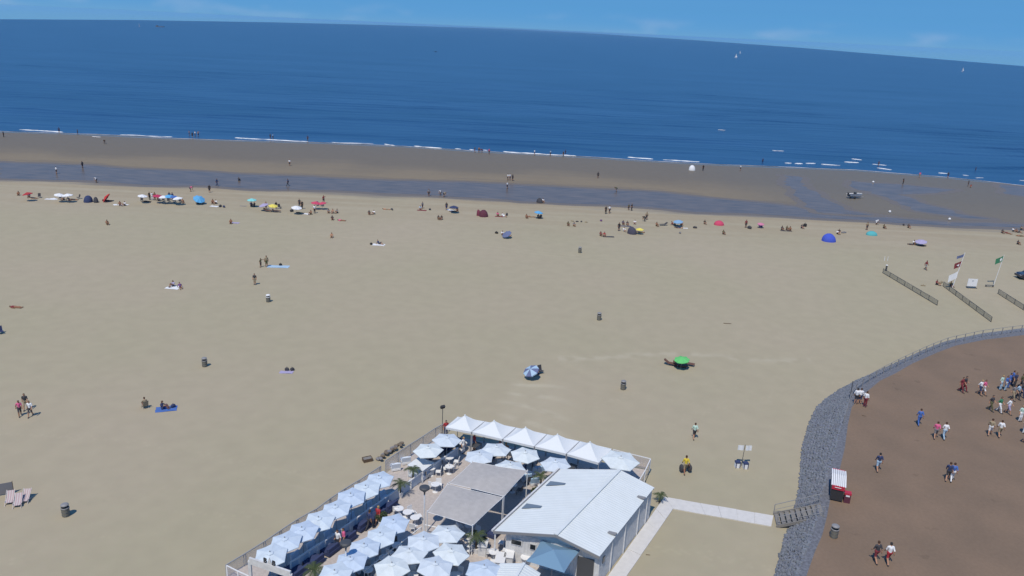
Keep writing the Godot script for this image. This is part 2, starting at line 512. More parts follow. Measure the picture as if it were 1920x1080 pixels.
func make_sand() -> void:
	# the colour of the sand from the water's edge to the terrace: dry, damp, tide-marked and wet
	var w := 1840; var h := 1240
	var broad := noise_bytes(w, h, 21, 0.006, 3)
	var fine := noise_bytes(w, h, 22, 0.09, 3)
	var streak := noise_bytes(w, h * 12 / 4, 23, 0.02, 4)   # looked up stretched along the beach
	var px := PackedByteArray(); px.resize(w * h * 3)
	var rough := PackedByteArray(); rough.resize(w * h)
	var dry := Vector3(0.352, 0.318, 0.219); var dry2 := Vector3(0.374, 0.323, 0.237)
	var tidal := Vector3(0.31, 0.252, 0.17); var wet := Vector3(0.162, 0.136, 0.1); var tan_ := Vector3(0.222, 0.178, 0.118); var mud := Vector3(0.14, 0.12, 0.1)
	var trail := sand_trails(w, h)
	for ix in w:
		var x := SX0 + (SX1 - SX0) * (ix + 0.5) / w
		var zs := z_at(SHORE, x); var zf := z_at(POOL_FAR, x); var zn := z_at(POOL_NEAR, x)
		for iz in h:
			var z := SZ0 + (SZ1 - SZ0) * (iz + 0.5) / h
			var at := iz * w + ix
			var b := broad[at] / 255.0; var f := fine[at] / 255.0
			var s := streak[(iz * 3) * w + ((ix / 5 + (iz * 7) % 3) % w)] / 255.0
			var c: Vector3; var ro := 0.95
			var wob := (s - 0.5) * 7.0 + (b - 0.5) * 5.0
			var zz := z + wob
			if zz > zn:
				var d := zz - zn
				c = dry.lerp(dry2, b)
				var t := clampf(1.0 - d / 34.0, 0.0, 1.0)
				c = c.lerp(tidal, t * clampf(s * 2.2 - 0.45, 0.0, 1.0) * 0.9)
				if d < 5.0:
					c = c.lerp(mud * 1.3, 1.0 - smoothstep(0.0, 5.0, d)); ro = lerpf(0.5, 0.95, d / 5.0)
			elif zz > zf:
				c = mud; ro = 0.4
			else:
				var t := clampf((zf - zz) / maxf(zf - zs, 1.0), 0.0, 1.0)
				c = tan_.lerp(wet, smoothstep(0.12, 0.5, t + (b - 0.5) * 0.35))
				if x > 45.0: c = c.lerp(Vector3(0.148, 0.134, 0.112), clampf((x - 45.0) / 45.0, 0.0, 0.85))
				if t < 0.08: c = c.lerp(mud, 0.4)
				ro = lerpf(0.75, 0.55, t)
				if z < zs + 3.0: ro = 0.25
			# raked and driven-over patches, drier and paler than the sand about them
			if z > -88.0 and z < -62.0 and x > -1.0 and x < 9.5:
				var g := smoothstep(-0.8, 2.0, x + (b - 0.5) * 4.0) * (1.0 - smoothstep(4.0, 8.5, x + (f - 0.5) * 3.0)) * smoothstep(-86.0, -82.0, z) * (1.0 - smoothstep(-68.0, -64.5, z))
				var band := 0.5 + 0.5 * sin((z - x * 0.5) * 1.9 + b * 14.0)
				c = c.lerp(Vector3(0.46, 0.42, 0.32), g * (0.14 + 0.42 * smoothstep(0.6, 1.0, band) * clampf(f * 2.4 - 0.5, 0.0, 1.0)))
			if z > -99.0 and z < -86.0 and x > 6.0 and x < 38.0:
				var mid := -91.4 + sin(x * 0.23) * 0.9 - (x - 10.0) * 0.1
				var g2 := exp(-pow((z - mid) / 0.8, 2.0)) * clampf(f * 3.0 - 0.8, 0.0, 1.0)
				c = c.lerp(Vector3(0.45, 0.41, 0.32), g2 * 0.38)
			c *= (0.955 + 0.09 * f) * (1.0 + trail[at] * 0.0022 - 0.04)
			var col := Color(c.x, c.y, c.z).linear_to_srgb()
			px[at * 3] = int(col.r * 255.0); px[at * 3 + 1] = int(col.g * 255.0); px[at * 3 + 2] = int(col.b * 255.0)
			rough[at] = int(ro * 255.0)
	M.sand = mat(1, 1, 1, 1.0)
	M.sand.albedo_texture = ImageTexture.create_from_image(Image.create_from_data(w, h, false, Image.FORMAT_RGB8, px))
	M.sand.roughness_texture = ImageTexture.create_from_image(Image.create_from_data(w, h, false, Image.FORMAT_L8, rough))
	M.sand.texture_repeat = false
	var xs := [-2600.0, -1200.0, -600.0, -320.0]
	var x := SX0
	while x <= SX1 + 0.1:
		xs.append(x); x += 4.0
	xs.append_array([320.0, 600.0, 1200.0, 2600.0])
	var zsr := [900.0, 300.0, 60.0]
	var zr := SZ1
	while zr > SZ0 + 0.1:
		zsr.append(zr); zr -= 2.5
	zsr.append_array([SZ0, -500.0, -1000.0, -2000.0])
	var st := tool()
	for j in zsr.size():
		for i in xs.size():
			var xx: float = xs[i]; var zz: float = zsr[j]
			var s := zz - z_at(SHORE, clampf(xx, -420.0, 300.0))
			st.set_normal(Vector3.UP)
			st.set_uv(Vector2(clampf((xx - SX0) / (SX1 - SX0), 0.001, 0.999), clampf((zz - SZ0) / (SZ1 - SZ0), 0.001, 0.999)))
			st.add_vertex(Vector3(xx, 0.0 if s > 0.0 else maxf(-4.0, s * 0.04), zz))
	var nx := xs.size()
	for j in zsr.size() - 1:
		for i in nx - 1:
			var a := j * nx + i
			for q in [a, a + nx, a + 1, a + 1, a + nx, a + nx + 1]: st.add_index(q)
	tag(put("sand", mesh_of(st, true), M.sand), "", "", "", "structure")

func sheet(outline: Array, y: float) -> SurfaceTool:
	var p := PackedVector2Array()
	for v in outline: p.append(Vector2(v.x, v.z))
	var ids := Geometry2D.triangulate_polygon(p)
	var st := tool()
	for k in range(0, ids.size(), 3):
		var a := p[ids[k]]; var b := p[ids[k + 1]]; var c := p[ids[k + 2]]
		if (b - a).cross(c - a) > 0.0:
			tri(st, Vector3(a.x, y, a.y), Vector3(b.x, y, b.y), Vector3(c.x, y, c.y))
		else:
			tri(st, Vector3(a.x, y, a.y), Vector3(c.x, y, c.y), Vector3(b.x, y, b.y))
	return st

# a shallow pool on the flats, its outline roughened
func pool(outline: Array, y: float, m: Material) -> void:
	var n := FastNoiseLite.new()
	n.seed = 77
	n.frequency = 0.06
	var fine := []
	for i in outline.size():
		var a: Vector3 = outline[i]; var b: Vector3 = outline[(i + 1) % outline.size()]
		var k := maxi(1, int(a.distance_to(b) / 2.5))
		for j in k:
			var p := a.lerp(b, float(j) / k)
			fine.append(p + Vector3(n.get_noise_2d(p.x * 0.5, p.z * 3.0) * 2.5, 0, n.get_noise_2d(p.x * 0.6 + 90.0, p.z) * 2.2))
	# a margin of soaked sand round the standing water
	var flat := PackedVector2Array()
	for p in fine: flat.append(Vector2(p.x, p.z))
	for grown in Geometry2D.offset_polygon(flat, 2.2):
		var rim := []
		for q in grown: rim.append(Vector3(q.x, 0, q.y))
		tag(part("soaked_sand", sheet(rim, y - 0.004), M.soaked), "", "", "", "structure")
	tag(part("tidal_pool", sheet(fine, y), m), "", "", "", "structure")

func make_water() -> void:
	var ripple := NoiseTexture2D.new()
	ripple.width = 512; ripple.height = 512
	ripple.seamless = true
	ripple.as_normal_map = true
	ripple.bump_strength = 3.0
	var rn := FastNoiseLite.new()
	rn.seed = 31
	rn.frequency = 0.02
	ripple.noise = rn
	M.pool = mat(0.205, 0.155, 0.118, 0.31)
	M.pool.metallic_specular = 0.5
	tri_mat(M.pool, noise_tex(0.02, Color(0.66, 0.68, 0.72), Color(1, 1, 1), 35), 1.0)
	M.pool.uv1_scale = Vector3(0.012, 1.0, 0.09)
	M.soaked = mat(0.165, 0.132, 0.1, 0.46)
	M.sea = mat(1, 1, 1, 0.31)
	M.sea.albedo_texture = sea_tone()
	M.sea.metallic_specular = 0.42
	var far := POOL_FAR.slice(1, 17)
	var near := POOL_NEAR.slice(1, 20)
	near.reverse()
	pool(far + near, 0.006, M.pool)
	pool([Vector3(79.23, 0, -236.7), Vector3(83.43, 0, -236.01), Vector3(79.39, 0, -218.35), Vector3(79.54, 0, -205.24), Vector3(80.36, 0, -191.26), Vector3(84.25, 0, -185.09), Vector3(79.03, 0, -184.56), Vector3(70.87, 0, -186.27), Vector3(71.62, 0, -200.05), Vector3(74.84, 0, -218.78)], 0.012, M.pool)
	pool([Vector3(96.57, 0, -233.28), Vector3(112.47, 0, -230.54), Vector3(124.07, 0, -226.11), Vector3(113.01, 0, -218.84), Vector3(103.32, 0, -213.61), Vector3(104.71, 0, -201.59), Vector3(108.1, 0, -192.41), Vector3(113.29, 0, -187.72), Vector3(105.41, 0, -187.23), Vector3(97.79, 0, -192.6), Vector3(96.95, 0, -212.11), Vector3(93.64, 0, -221.85)], 0.012, M.pool)
	pool([Vector3(144.47, 0, -240.25), Vector3(153.04, 0, -236.42), Vector3(153.93, 0, -225.46), Vector3(141.99, 0, -218.23), Vector3(137.49, 0, -223.12)], 0.012, M.pool)
	# the sea near the beach: long low swells as real relief, dying away at the edge
	var n1 := FastNoiseLite.new(); n1.seed = 41; n1.frequency = 0.012
	var n2 := FastNoiseLite.new(); n2.seed = 42; n2.frequency = 0.03
	var st := tool()
	var cols := 270; var rows := 330
	var grid := PackedVector3Array(); grid.resize(cols * rows)
	for j in rows:
		var out := 0.62 * j + 0.0011 * j * j
		for i in cols:
			var x := lerpf(-430.0, 430.0, float(i) / (cols - 1))
			var z := z_at(SHORE, clampf(x, -420.0, 300.0)) - out
			var amp := clampf(out / 14.0, 0.0, 1.0) * (1.0 - smoothstep(200.0, 320.0, out) * 0.0)
			var wx := n1.get_noise_2d(x * 0.35, z) * 9.0
			var hgt := 0.11 * sin((z + x * 0.05 + wx) * 0.62) * (0.4 + 0.9 * n1.get_noise_2d(x * 0.5 + 400.0, z * 2.0))
			hgt += 0.09 * sin((z - x * 0.03 + wx * 0.7) * 1.13 + 1.0) * (0.3 + n2.get_noise_2d(x * 0.3, z * 1.5 + 90.0))
			var ph := (z + x * 0.04 + wx * 1.4) * 0.6
			var run := clampf(n1.get_noise_2d(x * 0.55 + 900.0, z * 1.6) * 2.2 + 0.1, 0.0, 1.0)
			hgt += 0.32 * run * pow(0.5 + 0.5 * sin(ph), 6.0) * (1.0 - smoothstep(110.0, 260.0, out))
			var ph2 := (z - x * 0.02 + wx * 2.0) * 0.83 + 2.0
			hgt += 0.17 * clampf(n2.get_noise_2d(x * 0.22 + 70.0, z * 0.9) * 2.4, 0.0, 1.0) * pow(0.5 + 0.5 * sin(ph2), 4.0)
			hgt += 0.05 * n2.get_noise_2d(x * 0.8, z * 4.0 + 500.0)
			grid[j * cols + i] = Vector3(x, 0.03 + hgt * amp, z)
	for j in rows:
		for i in cols:
			var p := grid[j * cols + i]
			var dx := grid[j * cols + mini(i + 1, cols - 1)] - grid[j * cols + maxi(i - 1, 0)]
			var dz := grid[mini(j + 1, rows - 1) * cols + i] - grid[maxi(j - 1, 0) * cols + i]
			var nn := dx.cross(dz).normalized()
			if nn.y < 0: nn = -nn
			st.set_normal(nn)
			st.set_uv(Vector2(p.x / 900.0, p.z / 450.0))
			st.add_vertex(p)
	for j in rows - 1:
		for i in cols - 1:
			var a := j * cols + i
			for q in [a, a + cols, a + 1, a + 1, a + cols, a + cols + 1]: st.add_index(q)
	# then out to where it sinks below the curve of the earth in the haze
	var rim := [Vector3(-9000, 0, 900), Vector3(-6000, 0, -1200), Vector3(-973.09, 0, -803.46), Vector3(-1148.77, 0, -1298.65), Vector3(-1426.26, 0, -2277.22), Vector3(-1679.37, 0, -3602.85), Vector3(-1964.79, 0, -6685.12), Vector3(-2031.16, 0, -11321.82), Vector3(-1445.07, 0, -27598.51), Vector3(-499.65, 0, -35022.76), Vector3(1879.7, 0, -25172.64), Vector3(2043.79, 0, -10119.93), Vector3(1812.05, 0, -5498.26), Vector3(1540.8, 0, -3366.54), Vector3(1420.45, 0, -2371.38), Vector3(1178.53, 0, -1394.58), Vector3(990.13, 0, -844.23), Vector3(6000, 0, -1200), Vector3(9000, 0, 900)]
	var base := cols * rows
	var last := (rows - 1) * cols
	var rings := 26
	for i in cols:
		var p := grid[last + i]
		# the point of the rim in the same direction from the beach
		var best := Vector3.ZERO
		var t := float(i) / (cols - 1)
		var ang := lerpf(-1.35, 1.35, t)
		var dir := Vector2(sin(ang), -cos(ang))
		for k in rim.size() - 1:
			var hit = Geometry2D.segment_intersects_segment(Vector2(0, 0), dir * 90000.0, Vector2(rim[k].x, rim[k].z), Vector2(rim[k + 1].x, rim[k + 1].z))
			if hit != null:
				best = Vector3(hit.x, 0, hit.y)
		for r in rings:
			var f := pow(float(r) / (rings - 1), 3.2)
			var q := p.lerp(best, f)
			q.y = lerpf(p.y, 0.0, clampf(r / 3.0, 0.0, 1.0))
			st.set_normal(Vector3.UP)
			st.set_uv(Vector2(q.x / 900.0, q.z / 450.0))
			st.add_vertex(q)
	for i in cols - 1:
		for r in rings - 1:
			var a := base + i * rings + r
			for q in [a, a + 1, a + rings, a + rings, a + 1, a + rings + 1]: st.add_index(q)
	tag(put("sea", mesh_of(st, true), M.sea), "", "", "", "structure")
	make_foam()

# wind lanes and cloudier water: the sea's own colour, in long bands
func sea_tone() -> ImageTexture:
	var w := 512; var h := 1024
	var n := FastNoiseLite.new(); n.seed = 51; n.frequency = 0.02; n.fractal_octaves = 5
	var im := n.get_seamless_image(w, h)
	var n2 := FastNoiseLite.new(); n2.seed = 52; n2.frequency = 0.006; n2.fractal_octaves = 3
	var im2 := n2.get_seamless_image(w, h)
	var a := im.get_data(); var b := im2.get_data()
	var px := PackedByteArray(); px.resize(w * h * 3)
	var lo := Vector3(0.008, 0.05, 0.14); var hi := Vector3(0.022, 0.082, 0.2)
	for i in w * h:
		var c := lo.lerp(hi, clampf((a[i] * 0.5 + b[i] * 0.5) / 255.0 * 1.6 - 0.3, 0.0, 1.0))
		var col := Color(c.x, c.y, c.z).linear_to_srgb()
		px[i * 3] = int(col.r * 255); px[i * 3 + 1] = int(col.g * 255); px[i * 3 + 2] = int(col.b * 255)
	return ImageTexture.create_from_image(Image.create_from_data(w, h, false, Image.FORMAT_RGB8, px))

func make_foam() -> void:
	var st := tool()
	var n := FastNoiseLite.new(); n.seed = 61; n.frequency = 0.25
	# breaking crests, each from a to b, and how wide
	var crests := [
		[Vector3(-160.52, 0, -257.9), Vector3(-145.7, 0, -256.52), 1.3], [Vector3(-127.7, 0, -257.06), Vector3(-111.11, 0, -257.06), 0.5], [Vector3(-92.53, 0, -261.71), Vector3(-68.5, 0, -260.95), 1.0], [Vector3(-60.85, 0, -261.65), Vector3(-47.53, 0, -262.98), 0.35], [Vector3(-44.02, 0, -262.9), Vector3(-40.24, 0, -261.02), 0.8], [Vector3(-34.09, 0, -261.82), Vector3(-24.86, 0, -259.94), 1.5],
		[Vector3(-20.55, 0, -260.13), Vector3(-18.65, 0, -260.14), 0.8], [Vector3(-15.86, 0, -259.84), Vector3(-14.47, 0, -259.69), 1.2], [Vector3(-11.38, 0, -260.08), Vector3(-9.99, 0, -259.93), 1.0], [Vector3(-4.95, 0, -258.58), Vector3(18.5, 0, -256.68), 1.1], [Vector3(35.35, 0, -259), Vector3(43.3, 0, -258.04), 1.1], [Vector3(46.44, 0, -257.33), Vector3(58.06, 0, -256.41), 1.2],
		[Vector3(87.14, 0, -262.71), Vector3(89.45, 0, -262.84), 0.9], [Vector3(90.41, 0, -262.57), Vector3(93.11, 0, -262.81), 1.0], [Vector3(94.47, 0, -263.74), Vector3(97.96, 0, -264.21), 1.0], [Vector3(99.48, 0, -263.56), Vector3(105.44, 0, -263.1), 0.9], [Vector3(110.09, 0, -271.63), Vector3(114.83, 0, -271.31), 0.9], [Vector3(115.77, 0, -279.71), Vector3(118.69, 0, -278.21), 1.3], [Vector3(118.57, 0, -269.04), Vector3(122.52, 0, -267.43), 1.4],
		[Vector3(116.8, 0, -261.01), Vector3(120.34, 0, -258.38), 0.7], [Vector3(134.37, 0, -256.17), Vector3(137.14, 0, -255.93), 1.1], [Vector3(141, 0, -254.51), Vector3(142.58, 0, -253.96), 1.2], [Vector3(142.75, 0, -250.19), Vector3(145.56, 0, -250.46), 0.9], [Vector3(155.85, 0, -248.94), Vector3(158.92, 0, -248.82), 1.2], [Vector3(91.94, 0, -292.54), Vector3(95.98, 0, -291.84), 0.4]]
	for c in crests:
		var a: Vector3 = c[0]; var b: Vector3 = c[1]
		var k := maxi(2, int(a.distance_to(b) / 0.8))
		var prev := []
		for i in k + 1:
			var p := a.lerp(b, float(i) / k)
			var wd: float = c[2] * 0.62 * clampf(0.6 + n.get_noise_2d(p.x, p.z) * 1.5, 0.04, 1.5) * (1.0 if i > 0 and i < k else 0.1)
			p.z += n.get_noise_2d(p.x * 0.3, 40.0) * 0.8
			var row := [p + Vector3(0, 0.1, -wd * 0.6), p + Vector3(0, 0.17 + wd * 0.1, 0), p + Vector3(0, 0.06, wd * 0.6)]
			if prev:
				quad(st, prev[0], row[0], row[1], prev[1])
				quad(st, prev[1], row[1], row[2], prev[2])
			prev = row
	M.foam = mat(0.72, 0.76, 0.8, 0.9)
	tag(part("sea_foam", st, M.foam), "white broken foam on the small waves at the beach", "foam", "", "stuff")
	# the thin spent wash that creeps up the wet sand
	var sw := tool()
	var x := -200.0
	var last := []
	while x < 200.0:
		var z := z_at(SHORE, x)
		var off := n.get_noise_2d(x * 0.12, 7.0) * 1.6
		var wd := 0.6 + 0.9 * n.get_noise_2d(x * 0.4, 77.0)
		var row := [Vector3(x, 0.045, z + off), Vector3(x, 0.05, z + off + maxf(wd, 0.08))]
		if last: quad(sw, last[0], row[0], row[1], last[1])
		last = row
		x += 1.0
	M.wash = mat(0.52, 0.53, 0.57, 0.6)
	tag(part("wash_foam", sw, M.wash), "thin pale line of spent foam along the water's edge", "foam", "", "stuff")

# ------------------------------------------------------------------ promenade, revetment, path
var EDGE := [   # foot of the slope, its top, edge of the brown paving
	[Vector3(19.3, 0, -47.75), Vector3(19.98, 1.6, -45.84), Vector3(20.5, 1.6, -45.88)],
	[Vector3(20.61, 0, -50.48), Vector3(21.42, 1.6, -48.47), Vector3(22.05, 1.6, -48.52)], [Vector3(21.96, 0, -53.46), Vector3(23.01, 1.6, -51.36), Vector3(23.66, 1.6, -51.41)], [Vector3(23.16, 0, -55.84), Vector3(24.28, 1.6, -53.65), Vector3(25.05, 1.6, -53.71)],
	[Vector3(24.61, 0, -58.73), Vector3(25.71, 1.6, -56.43), Vector3(26.36, 1.6, -56.33)], [Vector3(26.08, 0, -61.86), Vector3(27.21, 1.6, -59.69), Vector3(27.76, 1.6, -59.33)], [Vector3(27.51, 0, -65.64), Vector3(29.29, 1.6, -63.77), Vector3(30.3, 1.6, -64.04)], [Vector3(29.1, 0, -70.13), Vector3(31.36, 1.6, -67.81), Vector3(32.2, 1.6, -67.88)],
	[Vector3(31.67, 0, -75.73), Vector3(33.9, 1.6, -72.89), Vector3(34.46, 1.6, -72.95)], [Vector3(33.88, 0, -79.67), Vector3(35.53, 1.6, -76.01), Vector3(36.35, 1.6, -76.84)], [Vector3(35.93, 0, -82.28), Vector3(36.83, 1.6, -78.81), Vector3(38.02, 1.6, -79.19)], [Vector3(38.37, 0, -84.78), Vector3(38.08, 1.6, -80.8), Vector3(39.73, 1.6, -81.12)],
	[Vector3(41.28, 0, -87.45), Vector3(40.38, 1.6, -83.28), Vector3(42.47, 1.6, -84.24)], [Vector3(44.83, 0, -90.33), Vector3(43.19, 1.6, -85.94), Vector3(45.3, 1.6, -86.64)], [Vector3(49.4, 0, -94.15), Vector3(47.29, 1.6, -89.53), Vector3(48.94, 1.6, -90.04)], [Vector3(55.05, 0, -98.9), Vector3(52.59, 1.6, -94.01), Vector3(53.79, 1.6, -93.98)],
	[Vector3(59.52, 0, -102.3), Vector3(56.76, 1.6, -97.22), Vector3(57.57, 1.6, -96.76)], [Vector3(66.4, 0, -105.98), Vector3(63.22, 1.6, -100.68), Vector3(62.77, 1.6, -99.47)], [Vector3(74.1, 0, -109.08), Vector3(70.53, 1.6, -103.61), Vector3(69.63, 1.6, -102.08)], [Vector3(83.1, 0, -112.24), Vector3(79.07, 1.6, -106.59), Vector3(78.03, 1.6, -104.99)], [Vector3(110.64, 0, -117.75), Vector3(105.22, 1.6, -111.78), Vector3(103.76, 1.6, -110.04)]]

func make_promenade() -> void:
	var n := EDGE.size()
	var paving := []
	for e in EDGE: paving.append(e[2])
	paving.append_array([Vector3(260, 0, -105), Vector3(260, 0, 60), Vector3(14, 0, 60), Vector3(16, 0, -20)])
	M.paving = mat(0.232, 0.163, 0.113, 0.9)
	tri_mat(M.paving, paving_tone(), 1.0 / 46.0)
	tag(part("promenade", sheet(paving, PROM), M.paving), "", "", "", "structure")
	# the slope under the stones and the flat kerb strip on top
	var slope := tool(); var cap := tool()
	for i in n - 1:
		var a = EDGE[i]; var b = EDGE[i + 1]
		quad(slope, a[0] + Vector3(0, -0.05, 0), b[0] + Vector3(0, -0.05, 0), b[1] + Vector3(0, -0.06, 0), a[1] + Vector3(0, -0.06, 0))
		quad(cap, a[1], b[1], b[2] + Vector3(0, 0.0, 0), a[2])
		quad(cap, a[1] + Vector3(0, -0.25, 0), b[1] + Vector3(0, -0.25, 0), b[1], a[1])
	var rev := thing("stone_revetment", "sloping bank of blue-grey stones below the promenade", "revetment", Vector3.ZERO)
	M.bed = mat(0.22, 0.232, 0.26, 0.95)
	part("bank", slope, M.bed, rev)
	part("kerb_strip", cap, M.cap, rev)
	var st := SurfaceTool.new()
	st.begin(Mesh.PRIMITIVE_TRIANGLES)
	rng.seed = 9
	for i in n - 1:
		var a = EDGE[i]; var b = EDGE[i + 1]
		var along: float = (a[0].distance_to(b[0]) + a[1].distance_to(b[1])) * 0.5
		var across: float = a[0].distance_to(a[1])
		var nu := maxi(1, int(along / 0.27)); var nv := maxi(1, int(across / 0.27))
		if i >= 18: continue
		for u in nu:
			for v in nv:
				var s := clampf((u + rng.randf_range(0.2, 0.8)) / nu, 0.0, 1.0); var t := clampf((v + rng.randf_range(0.2, 0.8)) / nv, 0.02, 0.98)
				var lo: Vector3 = a[0].lerp(b[0], s); var hi: Vector3 = a[1].lerp(b[1], s)
				var p := lo.lerp(hi, t)
				var up := (hi - lo).cross(b[0] - a[0]).normalized()
				if up.y < 0: up = -up
				var k := rng.randf_range(0.8, 1.12)
				if rng.randf() < 0.03: k = rng.randf_range(1.3, 1.8)
				st.set_color(Color(k, k * rng.randf_range(0.97, 1.03), k * rng.randf_range(0.96, 1.06)))
				var bs := Basis(Vector3.UP, rng.randf() * TAU) * Basis(Vector3.RIGHT, rng.randf_range(-0.3, 0.3))
				var sz := Vector3(rng.randf_range(0.22, 0.44), rng.randf_range(0.1, 0.15), rng.randf_range(0.2, 0.36))
				stone(st, p + up * (0.01 + sz.y * 0.1), sz, bs)
	var so := put("stone", mesh_of(st), M.stone, rev)
	so.set_meta("kind", "stuff")

func stone(st: SurfaceTool, c: Vector3, s: Vector3, bs: Basis) -> void:
	var p := []
	for i in 8:
		var top := 0.72 if i & 2 else 1.0
		p.append(c + bs * (Vector3(s.x * (0.5 if i & 1 else -0.5) * top, s.y * (0.5 if i & 2 else -0.5), s.z * (0.5 if i & 4 else -0.5) * top) * rng.randf_range(0.8, 1.15)))
	quad(st, p[4], p[6], p[7], p[5]); quad(st, p[1], p[3], p[2], p[0])
	quad(st, p[2], p[3], p[7], p[6])
	quad(st, p[5], p[7], p[3], p[1]); quad(st, p[0], p[2], p[6], p[4])

# worn brick-dust brown with old stains
func paving_tone() -> ImageTexture:
	var s := 1024
	var n := FastNoiseLite.new(); n.seed = 71; n.frequency = 0.006; n.fractal_octaves = 4
	var a := n.get_seamless_image(s, s).get_data()
	n.frequency = 0.12; n.seed = 72
	var b := n.get_seamless_image(s, s).get_data()
	var px := PackedByteArray(); px.resize(s * s * 3)
	for i in s * s:
		var k := 0.84 + 0.1 * a[i] / 255.0 + 0.06 * b[i] / 255.0
		px[i * 3] = int(255 * k); px[i * 3 + 1] = int(255 * (k - 0.012 * (a[i] / 255.0 - 0.5))); px[i * 3 + 2] = int(255 * (k - 0.02 * (a[i] / 255.0 - 0.5)))
	var im := Image.create_from_data(s, s, false, Image.FORMAT_RGB8, px)
	rng.seed = 73
	for k in 60:
		var c := Vector2(rng.randf() * s, rng.randf() * s)
		var r := rng.randf_range(3, 16); var asp := rng.randf_range(0.4, 1.0)
		var d := rng.randf_range(0.03, 0.1)
		for y in range(int(c.y - r), int(c.y + r)):
			for x in range(int(c.x - r), int(c.x + r)):
				var q := Vector2(x - c.x, (y - c.y) / asp).length() / r + (b[posmod(y, s) * s + posmod(x, s)] / 255.0 - 0.5) * 0.9
				if q < 0.8:
					var o := im.get_pixel(posmod(x, s), posmod(y, s))
					im.set_pixel(posmod(x, s), posmod(y, s), o * (1.0 - d * smoothstep(0.8, 0.4, q)))
	return ImageTexture.create_from_image(im)

func make_path() -> void:
	# pale concrete slabs laid on the sand: out from beside the white hall, then across to the stairs
	var root := Node3D.new()
	root.name = "concrete_path"
	add_child(root)
	root.set_meta("kind", "structure")
	M.concrete = tri_mat(mat(0.62, 0.61, 0.6, 0.9), noise_tex(0.012, Color(0.95, 0.95, 0.95), Color(1, 1, 1), 18, 5), 0.25)
	var runs := [[Vector3(6.74, 0, -47.17), Vector3(8.11, 0, -47.27), Vector3(14.02, 0, -60.44), Vector3(14.45, 0, -58.69), 7], [Vector3(14.02, 0, -60.44), Vector3(14.45, 0, -58.69), Vector3(22.83, 0, -58.35), Vector3(22.19, 0, -56.79), 6]]
	for r in runs:
		var a: Vector3 = r[0]; var b: Vector3 = r[1]; var c: Vector3 = r[2]; var d: Vector3 = r[3]
		var k: int = r[4]
		for i in k:
			var t0 := (i + 0.004) / k; var t1 := (i + 0.996) / k
			var p := [a.lerp(c, t0), b.lerp(d, t0), b.lerp(d, t1), a.lerp(c, t1)]
			var y := 0.07 + 0.012 * sin(i * 2.3 + a.x)
			var st := tool()
			quad(st, p[0] + Vector3(0, y, 0), p[1] + Vector3(0, y, 0), p[2] + Vector3(0, y, 0), p[3] + Vector3(0, y, 0))
			for e in 4:
				var u: Vector3 = p[e]; var v: Vector3 = p[(e + 1) % 4]
				quad(st, u, v, v + Vector3(0, y, 0), u + Vector3(0, y, 0))
			part("slab", st, M.concrete, root)

func make_stairs() -> void:
	var foot := Vector3(22.75, 0, -57.66); var head := Vector3(26.28, 1.6, -57.08)
	head.y = PROM
	var run := head - foot; run.y = 0
	var fwd := run.normalized()
	var side := Vector3(-fwd.z, 0, fwd.x)
	var s := thing("stairs", "grey wooden stairs with railings from the path up to the promenade", "stairs", foot)
	var n := 9
	var l := run.length()
	var wd := 1.75
	M.plank = tri_mat(mat(0.3, 0.29, 0.28, 0.85), noise_tex(0.02, Color(0.7, 0.7, 0.7), Color(1, 1, 1), 28), 0.8)
	for i in n:
		var st := tool()
		box(st, fwd * (l * (i + 0.5) / n) + Vector3(0, PROM * (i + 1) / n - 0.03, 0), Vector3(wd, 0.06, l / n * 0.86), Basis(side, Vector3.UP, fwd))
		part("step", st, M.plank, s)
	for k in [-1.0, 1.0]:
		var st := tool()
		var o: Vector3 = side * (wd * 0.5 + 0.05) * k
		beam(st, o + Vector3(0, 0.08, 0), o + fwd * l + Vector3(0, PROM - 0.06, 0), 0.07, 0.26)
		part("stringer", st, M.plank, s)
		var pts := []
		for i in 3:
			var p: Vector3 = o + fwd * (l * [0.0, 0.48, 0.96][i]) + Vector3(0, PROM * [0.0, 0.48, 0.96][i], 0)
			var pt := tool()
			tube(pt, p, p + Vector3(0, 1.02, 0), 0.035, 0.035)
			part("post", pt, M.steel, s)
			pts.append(p)
		var rl := tool()
		tube(rl, pts[0] + Vector3(0, 1.0, 0), pts[1] + Vector3(0, 1.0, 0), 0.03, 0.03)
		tube(rl, pts[1] + Vector3(0, 1.0, 0), pts[2] + Vector3(0, 1.0, 0), 0.03, 0.03)
		part("handrail", rl, M.steel, s)
		var mr := tool()
		tube(mr, pts[0] + Vector3(0, 0.5, 0), pts[2] + Vector3(0, 0.5, 0), 0.02, 0.02)
		part("mid_rail", mr, M.steel, s)

